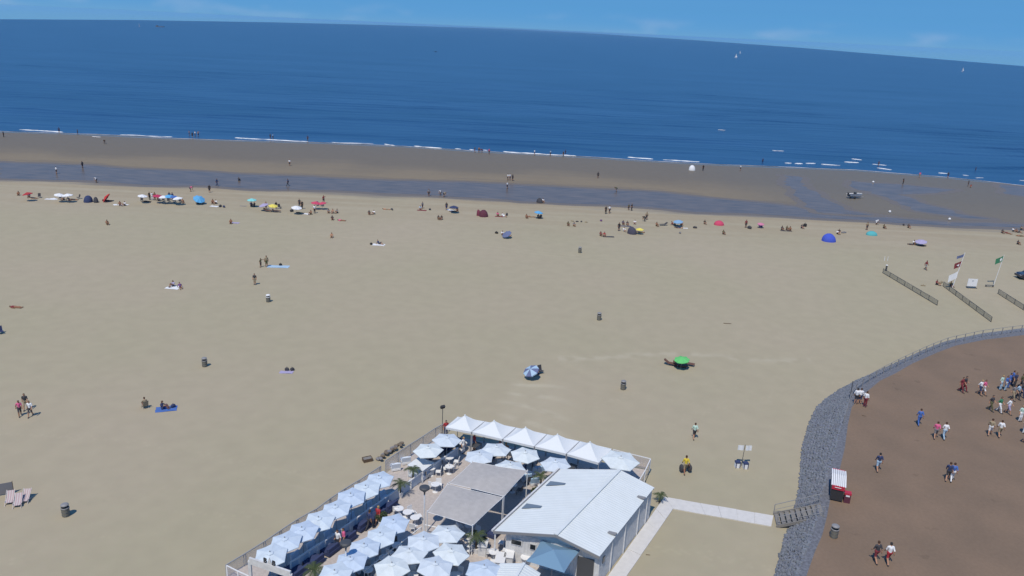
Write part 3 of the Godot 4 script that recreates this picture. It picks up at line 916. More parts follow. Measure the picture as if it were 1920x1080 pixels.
func make_railing() -> void:
	var r := thing("promenade_railing", "grey post and rail fence along the curved promenade edge", "railing", Vector3.ZERO)
	var line := []
	for i in range(8, 21): line.append(EDGE[i][1].lerp(EDGE[i][2], 0.12))
	var pts := []
	var carry := 0.0
	for i in line.size() - 1:
		var a: Vector3 = line[i]; var b: Vector3 = line[i + 1]
		var d := a.distance_to(b)
		while carry < d:
			pts.append(a.lerp(b, carry / d))
			carry += 1.85
		carry -= d
	for p in pts:
		var st := tool()
		box(st, p + Vector3(0, 0.5, 0), Vector3(0.08, 1.0, 0.08))
		part("post", st, M.steel, r)
	for i in pts.size() - 1:
		var a: Vector3 = pts[i]; var b: Vector3 = pts[i + 1]
		var st := tool()
		tube(st, a + Vector3(0, 0.99, 0), b + Vector3(0, 0.99, 0), 0.028, 0.028, 6)
		part("top_rail", st, M.steel, r)
		var s2 := tool()
		tube(s2, a + Vector3(0, 0.55, 0), b + Vector3(0, 0.55, 0), 0.02, 0.02, 6)
		part("mid_rail", s2, M.steel, r)
	var pole := thing("dark_pole", "thin dark pole at the top of the revetment", "pole", Vector3(36.89, 1.6, -78.81))
	var st := tool()
	tube(st, Vector3.ZERO, Vector3(0, 2.1, 0), 0.05, 0.04)
	part("shaft", st, M.dark_metal, pole)
	var cp := tool()
	lathe(cp, Vector3(0, 2.1, 0), [[0.06, -0.03], [0.07, 0.02], [0.0, 0.08]], 8)
	part("cap", cp, M.dark_metal, pole)

# ------------------------------------------------------------------ the beach club
# a fabric canopy of n gores about the origin, eave at y = 0
func canopy(R: float, rise: float, n: int, valance: float, dip := 0.06) -> SurfaceTool:
	var st := tool()
	var rings := 5
	for g in n:
		var t0 := TAU * g / n; var t1 := TAU * (g + 1) / n
		var sub := 4
		for k in sub:
			for r in rings:
				var q := []
				for e in [[r, k], [r + 1, k], [r + 1, k + 1], [r, k + 1]]:
					var f := float(e[0]) / rings
					var u := float(e[1]) / sub
					var p := Vector3(cos(t0), 0, sin(t0)).lerp(Vector3(cos(t1), 0, sin(t1)), u) * R * f
					var mid := sin(u * PI)
					p *= 1.0 - 0.035 * mid * f
					p.y = rise * (1.0 - pow(f, 1.15)) - dip * mid * f
					q.append(p)
				quad(st, q[0], q[3], q[2], q[1])
			if valance > 0.0:
				var pa := Vector3(cos(t0), 0, sin(t0)).lerp(Vector3(cos(t1), 0, sin(t1)), float(k) / sub) * R * (1.0 - 0.035 * sin(float(k) / sub * PI))
				var pb := Vector3(cos(t0), 0, sin(t0)).lerp(Vector3(cos(t1), 0, sin(t1)), float(k + 1) / sub) * R * (1.0 - 0.035 * sin(float(k + 1) / sub * PI))
				pa.y = -dip * sin(float(k) / sub * PI); pb.y = -dip * sin(float(k + 1) / sub * PI)
				quad(st, pa, pb, pb - Vector3(0, valance, 0), pa - Vector3(0, valance, 0))
	return st

var parasol_meshes := {}

func club_parasol(peak: Vector3, m: Material, turn: float, lean: Vector3, label: String, group: String, R := 1.22) -> Node3D:
	var foot := Vector3(peak.x, DECK, peak.z)
	var o := thing("terrace_parasol", label, "parasol", foot, 0.0, group)
	var h := peak.y - DECK - 0.36
	if not parasol_meshes.has("canopy%s" % R):
		parasol_meshes["canopy%s" % R] = mesh_of(canopy(R, 0.32, 6, 0.06, 0.03))
		var cp := tool()
		for s in canopy_cap(): tri(cp, s[0], s[1], s[2])
		parasol_meshes["vent"] = mesh_of(cp)
		var fi := tool()
		lathe(fi, Vector3.ZERO, [[0.035, -0.06], [0.05, 0.0], [0.03, 0.06], [0.0, 0.09]], 8)
		parasol_meshes["finial"] = mesh_of(fi)
		var rb := tool()
		tube(rb, Vector3(0, 0.2, 0), Vector3(R * 0.97, -0.03, 0), 0.012, 0.012, 5)
		parasol_meshes["rib%s" % R] = mesh_of(rb)
		var bs := tool()
		box(bs, Vector3(0, 0.04, 0), Vector3(0.6, 0.08, 0.6))
		parasol_meshes["base"] = mesh_of(bs)
	put("base_plate", parasol_meshes["base"], M.dark_metal, o)
	var tilt := Basis(Vector3.UP, 0)
	if lean.length() > 0.001:
		tilt = Basis(lean.normalized(), lean.length())
	var pick: int = used.get("terrace_parasol", 0)
	m = M["%s%d" % ["fabric_warm" if m == M.parasol_warm else "fabric", (pick * 5) % 3]]
	tilt = tilt * Basis.from_euler(Vector3(0.045 * sin(pick * 2.1), 0.12 * sin(pick * 1.3), 0.045 * cos(pick * 3.7)))
	var hub := Vector3(0, h + 0.05 * sin(pick * 4.3), 0)
	var p := tool()
	tube(p, Vector3(0, 0.05, 0), hub + Vector3(0, 0.3, 0), 0.028, 0.024)
	part("pole", p, M.grey_metal, o)
	var c := put("canopy", parasol_meshes["canopy%s" % R], m, o)
	c.transform = Transform3D(tilt * Basis(Vector3.UP, turn), hub)
	var v := put("vent", parasol_meshes["vent"], m, c)
	v.position.y = 0.31
	var f := put("finial", parasol_meshes["finial"], M.grey_metal, c)
	f.position.y = 0.43
	for k in 6:
		var r := put("rib", parasol_meshes["rib%s" % R], M.grey_metal, o)
		r.transform = Transform3D(tilt * Basis(Vector3.UP, turn - TAU * k / 6.0), hub)
	return o

func canopy_cap() -> Array:
	var out := []
	for g in 6:
		var a := Vector3(cos(TAU * g / 6), 0, sin(TAU * g / 6)) * 0.26
		var b := Vector3(cos(TAU * (g + 1) / 6), 0, sin(TAU * (g + 1) / 6)) * 0.26
		out.append([Vector3(0, 0.09, 0), b, a])
	return out

# an upright screen of posts, a top rail and glass panes over the points at deck level
func screen(called: String, label: String, category: String, pts: Array, h: float, frame: Material, pane: Material, group := "", twin := false, thick := 0.08) -> Node3D:
	var o := thing(called, label, category, Vector3.ZERO, 0.0, group)
	for i in pts.size():
		var p: Vector3 = pts[i]
		var st := tool()
		box(st, p + Vector3(0, h * 0.5, 0), Vector3(thick, h, thick))
		part("post", st, frame, o)
		if twin and i > 0:
			var q: Vector3 = p + (pts[i - 1] - p).normalized() * 0.18
			var s2 := tool()
			box(s2, q + Vector3(0, h * 0.48, 0), Vector3(0.045, h * 0.96, 0.045))
			part("post", s2, frame, o)
		if i < pts.size() - 1:
			var b: Vector3 = pts[i + 1]
			var rl := tool()
			beam(rl, p + Vector3(0, h, 0), b + Vector3(0, h, 0), thick * 0.9, thick * 0.7)
			part("top_rail", rl, frame, o)
			var d := (b - p).normalized() * 0.06
			var gl := tool()
			beam(gl, p + d + Vector3(0, h * 0.5, 0), b - d + Vector3(0, h * 0.5, 0), 0.012, h * 0.86)
			part("pane", gl, pane, o)
	return o

func round_table(at: Vector3, label: String, r := 0.38, h := 0.74) -> void:
	var o := thing("round_table", label, "table", at, 0.0, "white tables on the terrace")
	var t := tool()
	lathe(t, Vector3(0, h, 0), [[0.0, -0.03], [r, -0.03], [r + 0.01, -0.01], [r, 0.012], [0.0, 0.012]], 18)
	part("table_top", t, M.white_metal, o)
	var l := tool()
	tube(l, Vector3(0, 0.02, 0), Vector3(0, h - 0.03, 0), 0.035, 0.035)
	part("leg", l, M.white_metal, o)
	var f := tool()
	lathe(f, Vector3.ZERO, [[0.0, 0.0], [0.24, 0.0], [0.22, 0.03], [0.0, 0.045]], 14)
	part("foot", f, M.white_metal, o)

var chair_parts := {}

func chair(at: Vector3, turn: float, label: String, m: Material, group := "white chairs on the terrace") -> void:
	var o := thing("terrace_chair", label, "chair", at, turn, group)
	if chair_parts.is_empty():
		var s := tool(); box(s, Vector3(0, 0.44, 0), Vector3(0.46, 0.05, 0.46)); chair_parts.seat = mesh_of(s)
		var b := tool(); box(b, Vector3(0, 0.68, -0.22), Vector3(0.46, 0.4, 0.04), Basis(Vector3.RIGHT, -0.15)); chair_parts.back = mesh_of(b)
		var l := tool(); tube(l, Vector3.ZERO, Vector3(0, 0.43, 0), 0.018, 0.022, 6); chair_parts.leg = mesh_of(l)
	put("seat", chair_parts.seat, m, o)
	put("backrest", chair_parts.back, m, o)
	for k in [Vector3(-0.2, 0, -0.2), Vector3(0.2, 0, -0.2), Vector3(-0.2, 0, 0.2), Vector3(0.2, 0, 0.2)]:
		put("leg", chair_parts.leg, m, o).position = k

func lounge_seat(at: Vector3, turn: float, label: String, m: Material, wide := 0.8) -> void:
	var o := thing("lounge_chair", label, "lounge chair", at, turn, "lounge seats along the walkway")
	var b := tool(); box(b, Vector3(0, 0.17, 0), Vector3(wide, 0.2, 0.8)); part("base", b, M.white_metal, o)
	var c := tool(); box(c, Vector3(0, 0.34, 0.05), Vector3(wide - 0.06, 0.14, 0.7)); part("cushion", c, m, o)
	var k := tool(); box(k, Vector3(0, 0.52, -0.34), Vector3(wide, 0.55, 0.14), Basis(Vector3.RIGHT, -0.2)); part("backrest", k, m, o)
	for x in [-1, 1]:
		for z in [-1, 1]:
			var l := tool(); box(l, Vector3(x * (wide * 0.5 - 0.05), 0.04, z * 0.35), Vector3(0.06, 0.08, 0.06)); part("leg", l, M.white_metal, o)

func palm(at: Vector3, h: float, reach: float, n: int, label: String, sd: int, in_pot := true) -> void:
	rng.seed = sd
	var o := thing("palm_tree", label, "palm tree", at, rng.randf() * TAU, "")
	var base := 0.0
	if in_pot:
		var p := tool()
		lathe(p, Vector3.ZERO, [[0.0, 0.0], [0.22, 0.0], [0.3, 0.45], [0.26, 0.45], [0.24, 0.38], [0.0, 0.38]], 14)
		part("pot", p, M.white_metal, o)
		base = 0.38
	var t := tool()
	var bend := Vector3(rng.randf_range(-0.1, 0.1), 0, rng.randf_range(-0.1, 0.1))
	for k in 4:
		tube(t, Vector3(0, base + (h - base) * k / 4.0, 0) + bend * k / 4.0, Vector3(0, base + (h - base) * (k + 1) / 4.0, 0) + bend * (k + 1) / 4.0, 0.09 - 0.008 * k, 0.085 - 0.008 * k, 7)
	part("trunk", t, M.trunk, o)
	for k in n:
		var st := tool()
		var rot := Basis(Vector3.UP, TAU * k / n + rng.randf_range(-0.25, 0.25))
		var lift := rng.randf_range(0.15, 1.0)
		var len := reach * rng.randf_range(0.8, 1.15)
		var prev := Vector3.ZERO
		for i in 9:
			var f := (i + 1) / 9.0
			var p := Vector3(len * f * cos(lift * 0.6), len * (f * sin(lift) - f * f * (0.55 + 0.25 * lift)), 0)
			tube(st, prev, p, 0.012, 0.01, 4)
			var ll := 0.3 * reach * sin(PI * clampf(f * 0.85 + 0.12, 0, 1)) + 0.04
			for sd2 in [-1.0, 1.0]:
				var tip := p + Vector3(ll * 0.55, -ll * 0.3, sd2 * ll * 0.8)
				tri(st, prev, p, tip)
			prev = p
		var fr := part("frond", st, M.frond, o)
		fr.transform = Transform3D(rot, Vector3(0, h, 0) + bend)

func bush(at: Vector3, r: float, h: float, label: String, sd: int) -> void:
	rng.seed = sd
	var o := thing("potted_shrub", label, "shrub", at)
	var p := tool()
	lathe(p, Vector3.ZERO, [[0.0, 0.0], [0.2, 0.0], [0.26, 0.4], [0.22, 0.4], [0.0, 0.36]], 12)
	part("pot", p, M.white_metal, o)
	var s := tool()
	for k in 5:
		tube(s, Vector3(0, 0.36, 0), Vector3(rng.randf_range(-0.5, 0.5) * r, 0.36 + h * 0.6, rng.randf_range(-0.5, 0.5) * r), 0.02, 0.01, 5)
	part("stem", s, M.trunk, o)
	var f := tool()
	for k in 320:
		var d := Vector3(rng.randfn(), rng.randfn(), rng.randfn()).normalized() * pow(rng.randf(), 0.4)
		var c := Vector3(d.x * r, 0.45 + h * 0.5 + d.y * h * 0.5, d.z * r)
		var b := Basis.from_euler(Vector3(rng.randf() * TAU, rng.randf() * TAU, rng.randf() * TAU))
		var l := rng.randf_range(0.08, 0.16)
		quad(f, c + b * Vector3(-l, 0, 0), c + b * Vector3(0, 0, l * 0.4), c + b * Vector3(l, 0, 0), c + b * Vector3(0, 0, -l * 0.4))
	part("foliage", f, M.frond, o)

func lamp_post(at: Vector3, h: float, label: String) -> void:
	var o := thing("terrace_lamp", label, "lamp post", at, 0.0, "mushroom lamps on white poles")
	var p := tool(); tube(p, Vector3.ZERO, Vector3(0, h - 0.7, 0), 0.06, 0.05); part("pole", p, M.white_metal, o)
	var f := tool(); lathe(f, Vector3(0, h - 0.7, 0), [[0.05, 0.0], [0.07, 0.2], [0.36, 0.52]], 14); part("funnel", f, M.dark_metal, o)
	var d := tool(); lathe(d, Vector3(0, h - 0.2, 0), [[0.36, 0.0], [0.4, 0.02], [0.4, 0.14], [0.3, 0.2], [0.0, 0.22]], 16); part("head", d, M.dark_metal, o)
	var b := tool(); lathe(b, Vector3.ZERO, [[0.2, 0.0], [0.2, 0.04], [0.07, 0.08]], 12); part("foot", b, M.white_metal, o)

func make_club() -> void:
	# the raised terrace
	var outline := [Vector3(-19.41, 0.35, -45.06), Vector3(-19.19, 0.35, -47.08), Vector3(-18.32, 0.35, -48.56), Vector3(-15.71, 0.35, -53.04), Vector3(-13.87, 0.35, -56.02), Vector3(-10.49, 0.35, -61.19), Vector3(-8.7, 0.35, -65.13), Vector3(-5.94, 0.35, -69.15), Vector3(13.22, 0.35, -64.26), Vector3(10.87, 0.35, -59.87), Vector3(5.86, 0.35, -46.79)]
	var dk := sheet(outline, DECK)
	for i in outline.size():
		var a: Vector3 = outline[i]; var b: Vector3 = outline[(i + 1) % outline.size()]
		quad(dk, a, b, Vector3(b.x, 0, b.z), Vector3(a.x, 0, a.z))
	tag(part("terrace_deck", dk, M.deck), "", "", "", "structure")

	# the row of five peaked tents along the far side
	var F := [Vector3(-5.6, 2.6, -66.45), Vector3(-3.11, 2.6, -65.77), Vector3(-0.21, 2.6, -64.69), Vector3(2.65, 2.6, -63.64), Vector3(5.46, 2.6, -62.58), Vector3(8.21, 2.6, -61.28)]
	var B := [Vector3(-4.61, 2.6, -68.7), Vector3(-1.98, 2.6, -67.98), Vector3(1, 2.6, -67.05), Vector3(3.86, 2.6, -66.03), Vector3(6.8, 2.6, -65), Vector3(9.64, 2.6, -63.86)]
	var ord := ["leftmost", "second from the left", "middle one", "second from the right", "rightmost"]
	for i in 5:
		var c: Vector3 = (F[i] + F[i + 1] + B[i] + B[i + 1]) * 0.25
		var o := thing("pagoda_tent", "white peaked tent behind the parasols, %s of the row of five" % ord[i], "tent", Vector3(c.x, DECK, c.z), 0.0, "white peaked tents in a row")
		var cr := []
		for q in [F[i], F[i + 1], B[i + 1], B[i]]:
			var v: Vector3 = c.lerp(q, 0.985) - o.position
			cr.append(v)
		var st := tool(); var va := tool()
		var top := Vector3(0, 3.55 - DECK, 0)
		for e in 4:
			var a: Vector3 = cr[e]; var b: Vector3 = cr[(e + 1) % 4]
			var rr := 7
			for r in rr:
				for s in 4:
					var q := []
					for w in [[r, s], [r, s + 1], [r + 1, s + 1], [r + 1, s]]:
						var f := float(w[0]) / rr; var u := float(w[1]) / 4.0
						var edge := a.lerp(b, u)
						var p := Vector3(0, 0, 0).lerp(Vector3(edge.x, 0, edge.z), f)
						p.y = lerpf(edge.y, top.y, pow(1.0 - f, 1.5))
						p.y -= 0.05 * sin(u * PI) * f
						q.append(p)
					quad(st, q[0], q[1], q[2], q[3])
			quad(va, a, b, b - Vector3(0, 0.22, 0), a - Vector3(0, 0.22, 0))
			var lg := tool()
			box(lg, Vector3(a.x * 0.985, a.y * 0.5, a.z * 0.985), Vector3(0.06, a.y, 0.06))
			part("leg", lg, M.grey_metal, o)
		part("roof", st, M.tent, o)
		part("valance", va, M.tent, o)
		var tp := tool(); lathe(tp, top, [[0.09, -0.08], [0.07, 0.02], [0.0, 0.1]], 8); part("finial", tp, M.tent, o)
		if i < 4:
			var gu := tool()
			beam(gu, F[i + 1] - o.position - Vector3(0, 0.02, 0), B[i + 1] - o.position - Vector3(0, 0.02, 0), 0.08, 0.04)
			part("gutter", gu, M.grey_metal, o)

	# wind screens round the terrace
	screen("wind_screen", "glass wind screen along the long sand side of the terrace", "wind screen",
		[Vector3(-19.14, 1.35, -47.08), Vector3(-18.23, 1.35, -48.47), Vector3(-17.27, 1.35, -50.02), Vector3(-16.5, 1.35, -51.43), Vector3(-15.64, 1.35, -52.91), Vector3(-14.57, 1.35, -54.37), Vector3(-13.81, 1.35, -55.94), Vector3(-12.92, 1.35, -57.51), Vector3(-12.06, 1.35, -58.82), Vector3(-10.67, 1.35, -61.18)].map(func(p): return Vector3(p.x, DECK, p.z)), 1.0, M.grey_metal, M.glass, "glass wind screens of the terrace", true)
	screen("wind_screen", "taller glass wind screen by the sandbags and the tent corner", "wind screen",
		[Vector3(-10.33, 1.6, -61.68), Vector3(-9.45, 1.6, -63.25), Vector3(-8.56, 1.6, -64.82), Vector3(-7.6, 1.6, -66.37), Vector3(-6.62, 1.6, -68.09), Vector3(-5.9, 1.6, -69.07)].map(func(p): return Vector3(p.x, DECK, p.z)), 1.25, M.grey_metal, M.glass, "glass wind screens of the terrace")
	screen("wind_screen", "glass wind screen at the terrace corner behind the white hall", "wind screen",
		[Vector3(10.01, 1.55, -65.61), Vector3(11.27, 1.55, -65.05), Vector3(13.24, 1.55, -64.23), Vector3(12.46, 1.55, -62.18), Vector3(11.52, 1.55, -60.1)].map(func(p): return Vector3(p.x, DECK, p.z)), 1.2, M.white_metal, M.glass, "glass wind screens of the terrace")
	screen("wind_screen", "glass wind screen across the front of the terrace by the entrance sign", "wind screen",
		[Vector3(-19.07, 1.35, -47.03), Vector3(-18.1, 1.35, -46.49), Vector3(-17.12, 1.35, -45.99)].map(func(p): return Vector3(p.x, DECK, p.z)), 1.0, M.white_metal, M.glass, "glass wind screens of the terrace")
	# low white screens beside the walkway
	var low := [Vector3(-14.81, 0.35, -47.86), Vector3(-14.39, 0.35, -48.42), Vector3(-13.87, 0.35, -49.25), Vector3(-13.45, 0.35, -49.9), Vector3(-13, 0.35, -50.51), Vector3(-12.55, 0.35, -51.19), Vector3(-12.13, 0.35, -52.02), Vector3(-11.68, 0.35, -52.8), Vector3(-11.25, 0.35, -53.53), Vector3(-10.65, 0.35, -54.57), Vector3(-9.99, 0.35, -55.65), Vector3(-9.32, 0.35, -56.85), Vector3(-8.62, 0.35, -58.01), Vector3(-7.81, 0.35, -59.29), Vector3(-7.06, 0.35, -60.54), Vector3(-6.19, 0.35, -61.92), Vector3(-5.26, 0.35, -63.54), Vector3(-4.28, 0.35, -65.14)]
	screen("low_screen", "long low white screen along the left side of the walkway", "low screen", low, 0.9, M.white_metal, M.cushion_sheet, "", false, 0.13)

	# parasols
	var row := [Vector3(-15.79, 3.05, -46.61), Vector3(-15.18, 3.05, -48.11), Vector3(-14.33, 3.05, -49.45), Vector3(-13.49, 3.05, -50.91), Vector3(-12.56, 3.05, -52.38), Vector3(-11.77, 3.05, -54.05), Vector3(-10.84, 3.05, -55.43), Vector3(-10.04, 3.05, -56.78)]
	var dir: Vector3 = (row[7] - row[0]).normalized()
	var lean := dir.cross(Vector3.UP).normalized() * 0.17
	var words := ["nearest the entrance sign", "second from the entrance sign", "third from the entrance sign", "fourth from the entrance sign", "fifth from the entrance sign", "sixth from the entrance sign", "seventh from the entrance sign", "farthest from the entrance sign"]
	for i in 8:
		club_parasol(row[i], M.parasol, 0.5, lean, "pale blue parasol of the row beside the glass screen, %s" % words[i], "row of pale parasols by the glass screen")
	var second := [Vector3(-7.97, 2.95, -50.96), Vector3(-8.66, 2.95, -49.45), Vector3(-9.58, 2.95, -48), Vector3(-10.19, 2.95, -46.4), Vector3(-11, 2.95, -45.08)]
	var w2 := ["topmost in the photo", "second from the top", "middle one", "behind the lower lamp pole", "cut by the lower frame edge"]
	for i in 5:
		club_parasol(second[i], M.parasol, 0.45, lean * 0.8, "pale blue parasol right of the walkway, %s" % w2[i], "pale parasols right of the walkway")
	var third := [[Vector3(-3.9, 2.95, -50.21), "behind, next to the white shelf"], [Vector3(-5.51, 2.95, -48.99), "at the foot of the tall mushroom lamp"], [Vector3(-3.42, 2.95, -47.85), "rightmost, by the green palm"], [Vector3(-6.33, 2.95, -47.63), "leftmost, touching the white handrail"], [Vector3(-4.38, 2.95, -46.24), "lower right of the group"], [Vector3(-7.31, 2.95, -46.03), "lowest, at the frame edge"]]
	for i in 6:
		club_parasol(third[i][0], M.parasol_warm, 0.2 + i * 0.35, Vector3.ZERO, "white hexagonal parasol in the front group, %s" % third[i][1], "white parasols of the front group", 1.32)
	club_parasol(Vector3(-1.02, 2.9, -46.32), M.parasol, 0.3, Vector3.ZERO, "pale blue parasol beside the ribbed kiosk roof", "", 1.35)
	var back := [[Vector3(-5.21, 2.95, -64.01), "by the tent corner"], [Vector3(-6.66, 2.95, -62.05), "over the blue shaded seats by the glass"], [Vector3(-0.72, 2.95, -62.89), "in front of the second tent"], [Vector3(-2.15, 2.95, -61.36), "tucked behind the grey shade sail"], [Vector3(1.82, 2.95, -62), "in front of the middle tent"], [Vector3(0.55, 2.95, -59.99), "half hidden by the grey sail corner"], [Vector3(4.43, 2.95, -60.69), "by the far eave of the white hall"], [Vector3(10.14, 2.95, -61.84), "alone in the corner right of the tents"]]
	for i in 8:
		club_parasol(back[i][0], M.parasol_warm, 0.15 * i, Vector3.ZERO, "white parasol near the tents, %s" % back[i][1], "white parasols near the tents", 1.35 if i != 7 else 1.7)

	# two grey shade sails
	sail([Vector3(-2.64, 3.2, -59.45), Vector3(1.99, 3.1, -58.58), Vector3(0.13, 3, -54.75), Vector3(-4.31, 3.15, -56.07)], "grey fabric shade sail nearer the tents")
	sail([Vector3(-4.43, 3.12, -55.95), Vector3(0.05, 2.98, -54.63), Vector3(-2.1, 2.9, -50.82), Vector3(-5.61, 3, -52.17)], "grey fabric shade sail beside the tall mushroom lamp")

	hall()
	kiosk_shed()
	blue_square_parasol()

	lamp_post(Vector3(-5.93, 0.35, -53.03), 4.3, "tall mushroom lamp beside the grey shade sail")
	lamp_post(Vector3(-10.59, 0.35, -46.66), 3.7, "mushroom lamp among the lower parasols by the walkway")
	var fl := thing("floodlight", "black floodlight on a thin pole at the tent corner", "floodlight", Vector3(-6.08, 0.35, -69.03))
	var fp := tool(); tube(fp, Vector3.ZERO, Vector3(0, 2.9, 0), 0.035, 0.03); part("pole", fp, M.dark_metal, fl)
	var fh := tool(); box(fh, Vector3(0, 3.02, 0), Vector3(0.42, 0.3, 0.22), Basis(Vector3.UP, 0.6) * Basis(Vector3.RIGHT, 0.5)); part("head", fh, M.dark, fl)
	entrance_sign()
	# a handrail beside the inner walkway
	var hr := thing("handrail", "long white handrail between the front parasols", "handrail", Vector3.ZERO)
	var a := Vector3(-9.44, 1.35, -47.17); var b := Vector3(-6.1, 1.35, -52.62)
	for k in 6:
		var p: Vector3 = a.lerp(b, k / 5.0)
		var st := tool(); tube(st, Vector3(p.x, DECK, p.z), Vector3(p.x, DECK + 1.0, p.z), 0.025, 0.025); part("post", st, M.white_metal, hr)
	var rl := tool(); tube(rl, Vector3(a.x, DECK + 1.0, a.z), Vector3(b.x, DECK + 1.0, b.z), 0.045, 0.045); part("rail", rl, M.white_metal, hr)

	# planting
	palm(Vector3(-7.74, 0.35, -60.14), 1.5, 0.85, 11, "small palm in a white pot by the white daybed", 1)
	palm(Vector3(-8.55, 0.35, -58.17), 1.3, 0.9, 11, "small palm in a white pot at the end of the parasol row", 2)
	palm(Vector3(-12.78, 0.35, -46.73), 1.3, 0.95, 12, "small palm in a white pot by the walkway near the entrance", 3)
	palm(Vector3(3.28, 0.35, -60.23), 1.4, 0.8, 10, "small palm against the left eave of the white hall", 4)
	palm(Vector3(-1.77, 0.35, -51.15), 1.6, 0.95, 12, "green palm between the front parasols and the white hall", 5)
	palm(Vector3(13.45, 0, -59.73), 0.75, 0.7, 10, "small palm on the sand at the far corner of the white hall", 6, false)
	bush(Vector3(-9.41, 0.35, -54.02), 0.45, 0.8, "leafy shrub in a pot beside the walkway", 7)
	bush(Vector3(-1.3, 0.35, -51.58), 0.4, 0.6, "leafy shrub in a pot beside the green palm", 8)
	bush(Vector3(2.76, 0.35, -58.79), 0.35, 0.6, "leafy shrub under the left eave of the white hall", 9)

	# lounge seats between the parasol row and the low screen
	var turn := atan2(dir.x, dir.z)
	var seats := [[Vector3(-14.57, 0.35, -48.95), "nearest the entrance"], [Vector3(-13.73, 0.35, -50.26), "second from the entrance"], [Vector3(-12.81, 0.35, -51.76), "third from the entrance"], [Vector3(-11.57, 0.35, -54.07), "fourth from the entrance"], [Vector3(-10.49, 0.35, -55.76), "fifth from the entrance"], [Vector3(-9.67, 0.35, -57.37), "last before the palm"]]
	for s in seats:
		lounge_seat(s[0], turn - PI * 0.5, "pale cushioned lounge seat by the low screen, %s" % s[1], M.cushion)
	for s in [[Vector3(-9.61, 0.35, -62.43), "by the bend of the glass screen"], [Vector3(-8.87, 0.35, -63.59), "under the glass screen's top bend"], [Vector3(1.95, 0.35, -61.66), "light blue, beside the sail corner"], [Vector3(2.65, 0.35, -61.11), "light blue, beside the hall's palm"], [Vector3(3.24, 0.35, -63.11), "light blue, behind the hall's eave"]]:
		lounge_seat(s[0], turn + 0.9, "lounge seat %s" % s[1], tone("sky") if s[1].begins_with("light") else M.cushion)
	var db := thing("daybed", "white canopied daybed by the small palms", "daybed", Vector3(-7.22, 0.35, -61.48), turn, "")
	var t1 := tool(); box(t1, Vector3(0, 0.3, 0), Vector3(1.5, 0.35, 1.5)); part("mattress", t1, M.cushion, db)
	for x in [-1, 1]:
		for z in [-1, 1]:
			var l := tool(); box(l, Vector3(x * 0.78, 0.6, z * 0.78), Vector3(0.07, 1.2, 0.07)); part("post", l, M.white_metal, db)
	var t2 := tool(); box(t2, Vector3(0, 1.22, 0), Vector3(1.7, 0.05, 1.7)); part("canopy", t2, M.tent, db)
	for k in [[Vector3(-4.8, 0.35, -62.13), "near the sail's left edge, farther one"], [Vector3(-5.71, 0.35, -59.14), "near the sail's left edge, nearer one"], [Vector3(-8.22, 0.35, -55.35), "beside the leafy shrub"], [Vector3(-7.47, 0.35, -54.9), "in the white furniture by the tall lamp"], [Vector3(-6.79, 0.35, -54.23), "closest to the tall lamp"], [Vector3(-3.88, 0.35, -66.36), "behind the tucked parasol"], [Vector3(-2.44, 0.35, -53.51), "in front of the nearer sail"], [Vector3(1.93, 0.35, -49.91), "beside the hall door"], [Vector3(-0.45, 0.35, -50.36), "between the palm and the hall"]]:
		round_table(k[0], "round white table %s" % k[1])
	var i := 0
	rng.seed = 33
	for k in [[Vector3(-5.09, 0.35, -62.28), "left of the farther sail table"], [Vector3(-4.5, 0.35, -62.52), "right of the farther sail table"], [Vector3(-6.01, 0.35, -59.45), "left of the nearer sail table"], [Vector3(-5.44, 0.35, -59.66), "right of the nearer sail table"], [Vector3(-8.52, 0.35, -55.62), "left of the shrub's table"], [Vector3(-7.72, 0.35, -54.51), "between the two lamp tables"], [Vector3(-7.25, 0.35, -55.43), "behind the lamp tables"], [Vector3(-6.58, 0.35, -54.89), "just behind the tall lamp"], [Vector3(-6.85, 0.35, -53.38), "just in front of the tall lamp"], [Vector3(-3.21, 0.35, -53.73), "left under the nearer sail's front edge"], [Vector3(-1.88, 0.35, -53.14), "right under the nearer sail's front edge"], [Vector3(-0.23, 0.35, -49.63), "beside the ribbed kiosk"], [Vector3(-0.78, 0.35, -50.71), "beside the green palm"], [Vector3(0.45, 0.35, -51.06), "at the hall's corner post"], [Vector3(0.1, 0.35, -51.94), "behind the hall's corner post"]]:
		chair(k[0], rng.randf() * TAU, "white chair %s" % k[1], M.white_metal)
	var tc := ["left end", "second place", "third place", "fourth place", "fifth place", "sixth place", "seventh place", "right end"]
	for k in 8:
		var p: Vector3 = F[0].lerp(F[5], (k + 0.5) / 8.0).lerp(B[0].lerp(B[5], (k + 0.5) / 8.0), 0.3)
		var o := thing("tent_table", "dark table under the peaked tents, %s" % tc[k], "table", Vector3(p.x, DECK, p.z), atan2(dir.x, dir.z), "dark tables under the tents")
		var t := tool(); box(t, Vector3(0, 0.73, 0), Vector3(0.7, 0.05, 1.1)); part("table_top", t, M.dark_metal, o)
		for x in [-1, 1]:
			for z in [-1, 1]:
				var l := tool(); box(l, Vector3(x * 0.3, 0.355, z * 0.48), Vector3(0.05, 0.7, 0.05)); part("leg", l, M.dark_metal, o)
	for k in 6:
		var p := [Vector3(-7.03, 0.35, -64.32), Vector3(-6.19, 0.35, -65.55), Vector3(-5.07, 0.35, -66.85), Vector3(-1.47, 0.35, -64.82), Vector3(1.24, 0.35, -62.48), Vector3(-0.36, 0.35, -53.67)][k] as Vector3
		var nm := ["under the parasol by the glass, nearer", "under the parasol by the glass, farther", "under the tent corner parasol", "behind the farther sail", "between the sail and the hall's palm", "between the nearer sail and the hall"][k] as String
		var o := thing("dark_sofa", "dark blue sofa %s" % nm, "sofa", p, turn, "dark blue sofas in the shade")
		var t := tool(); box(t, Vector3(0, 0.22, 0), Vector3(0.8, 0.3, 1.7)); part("seat", t, tone("navy"), o)
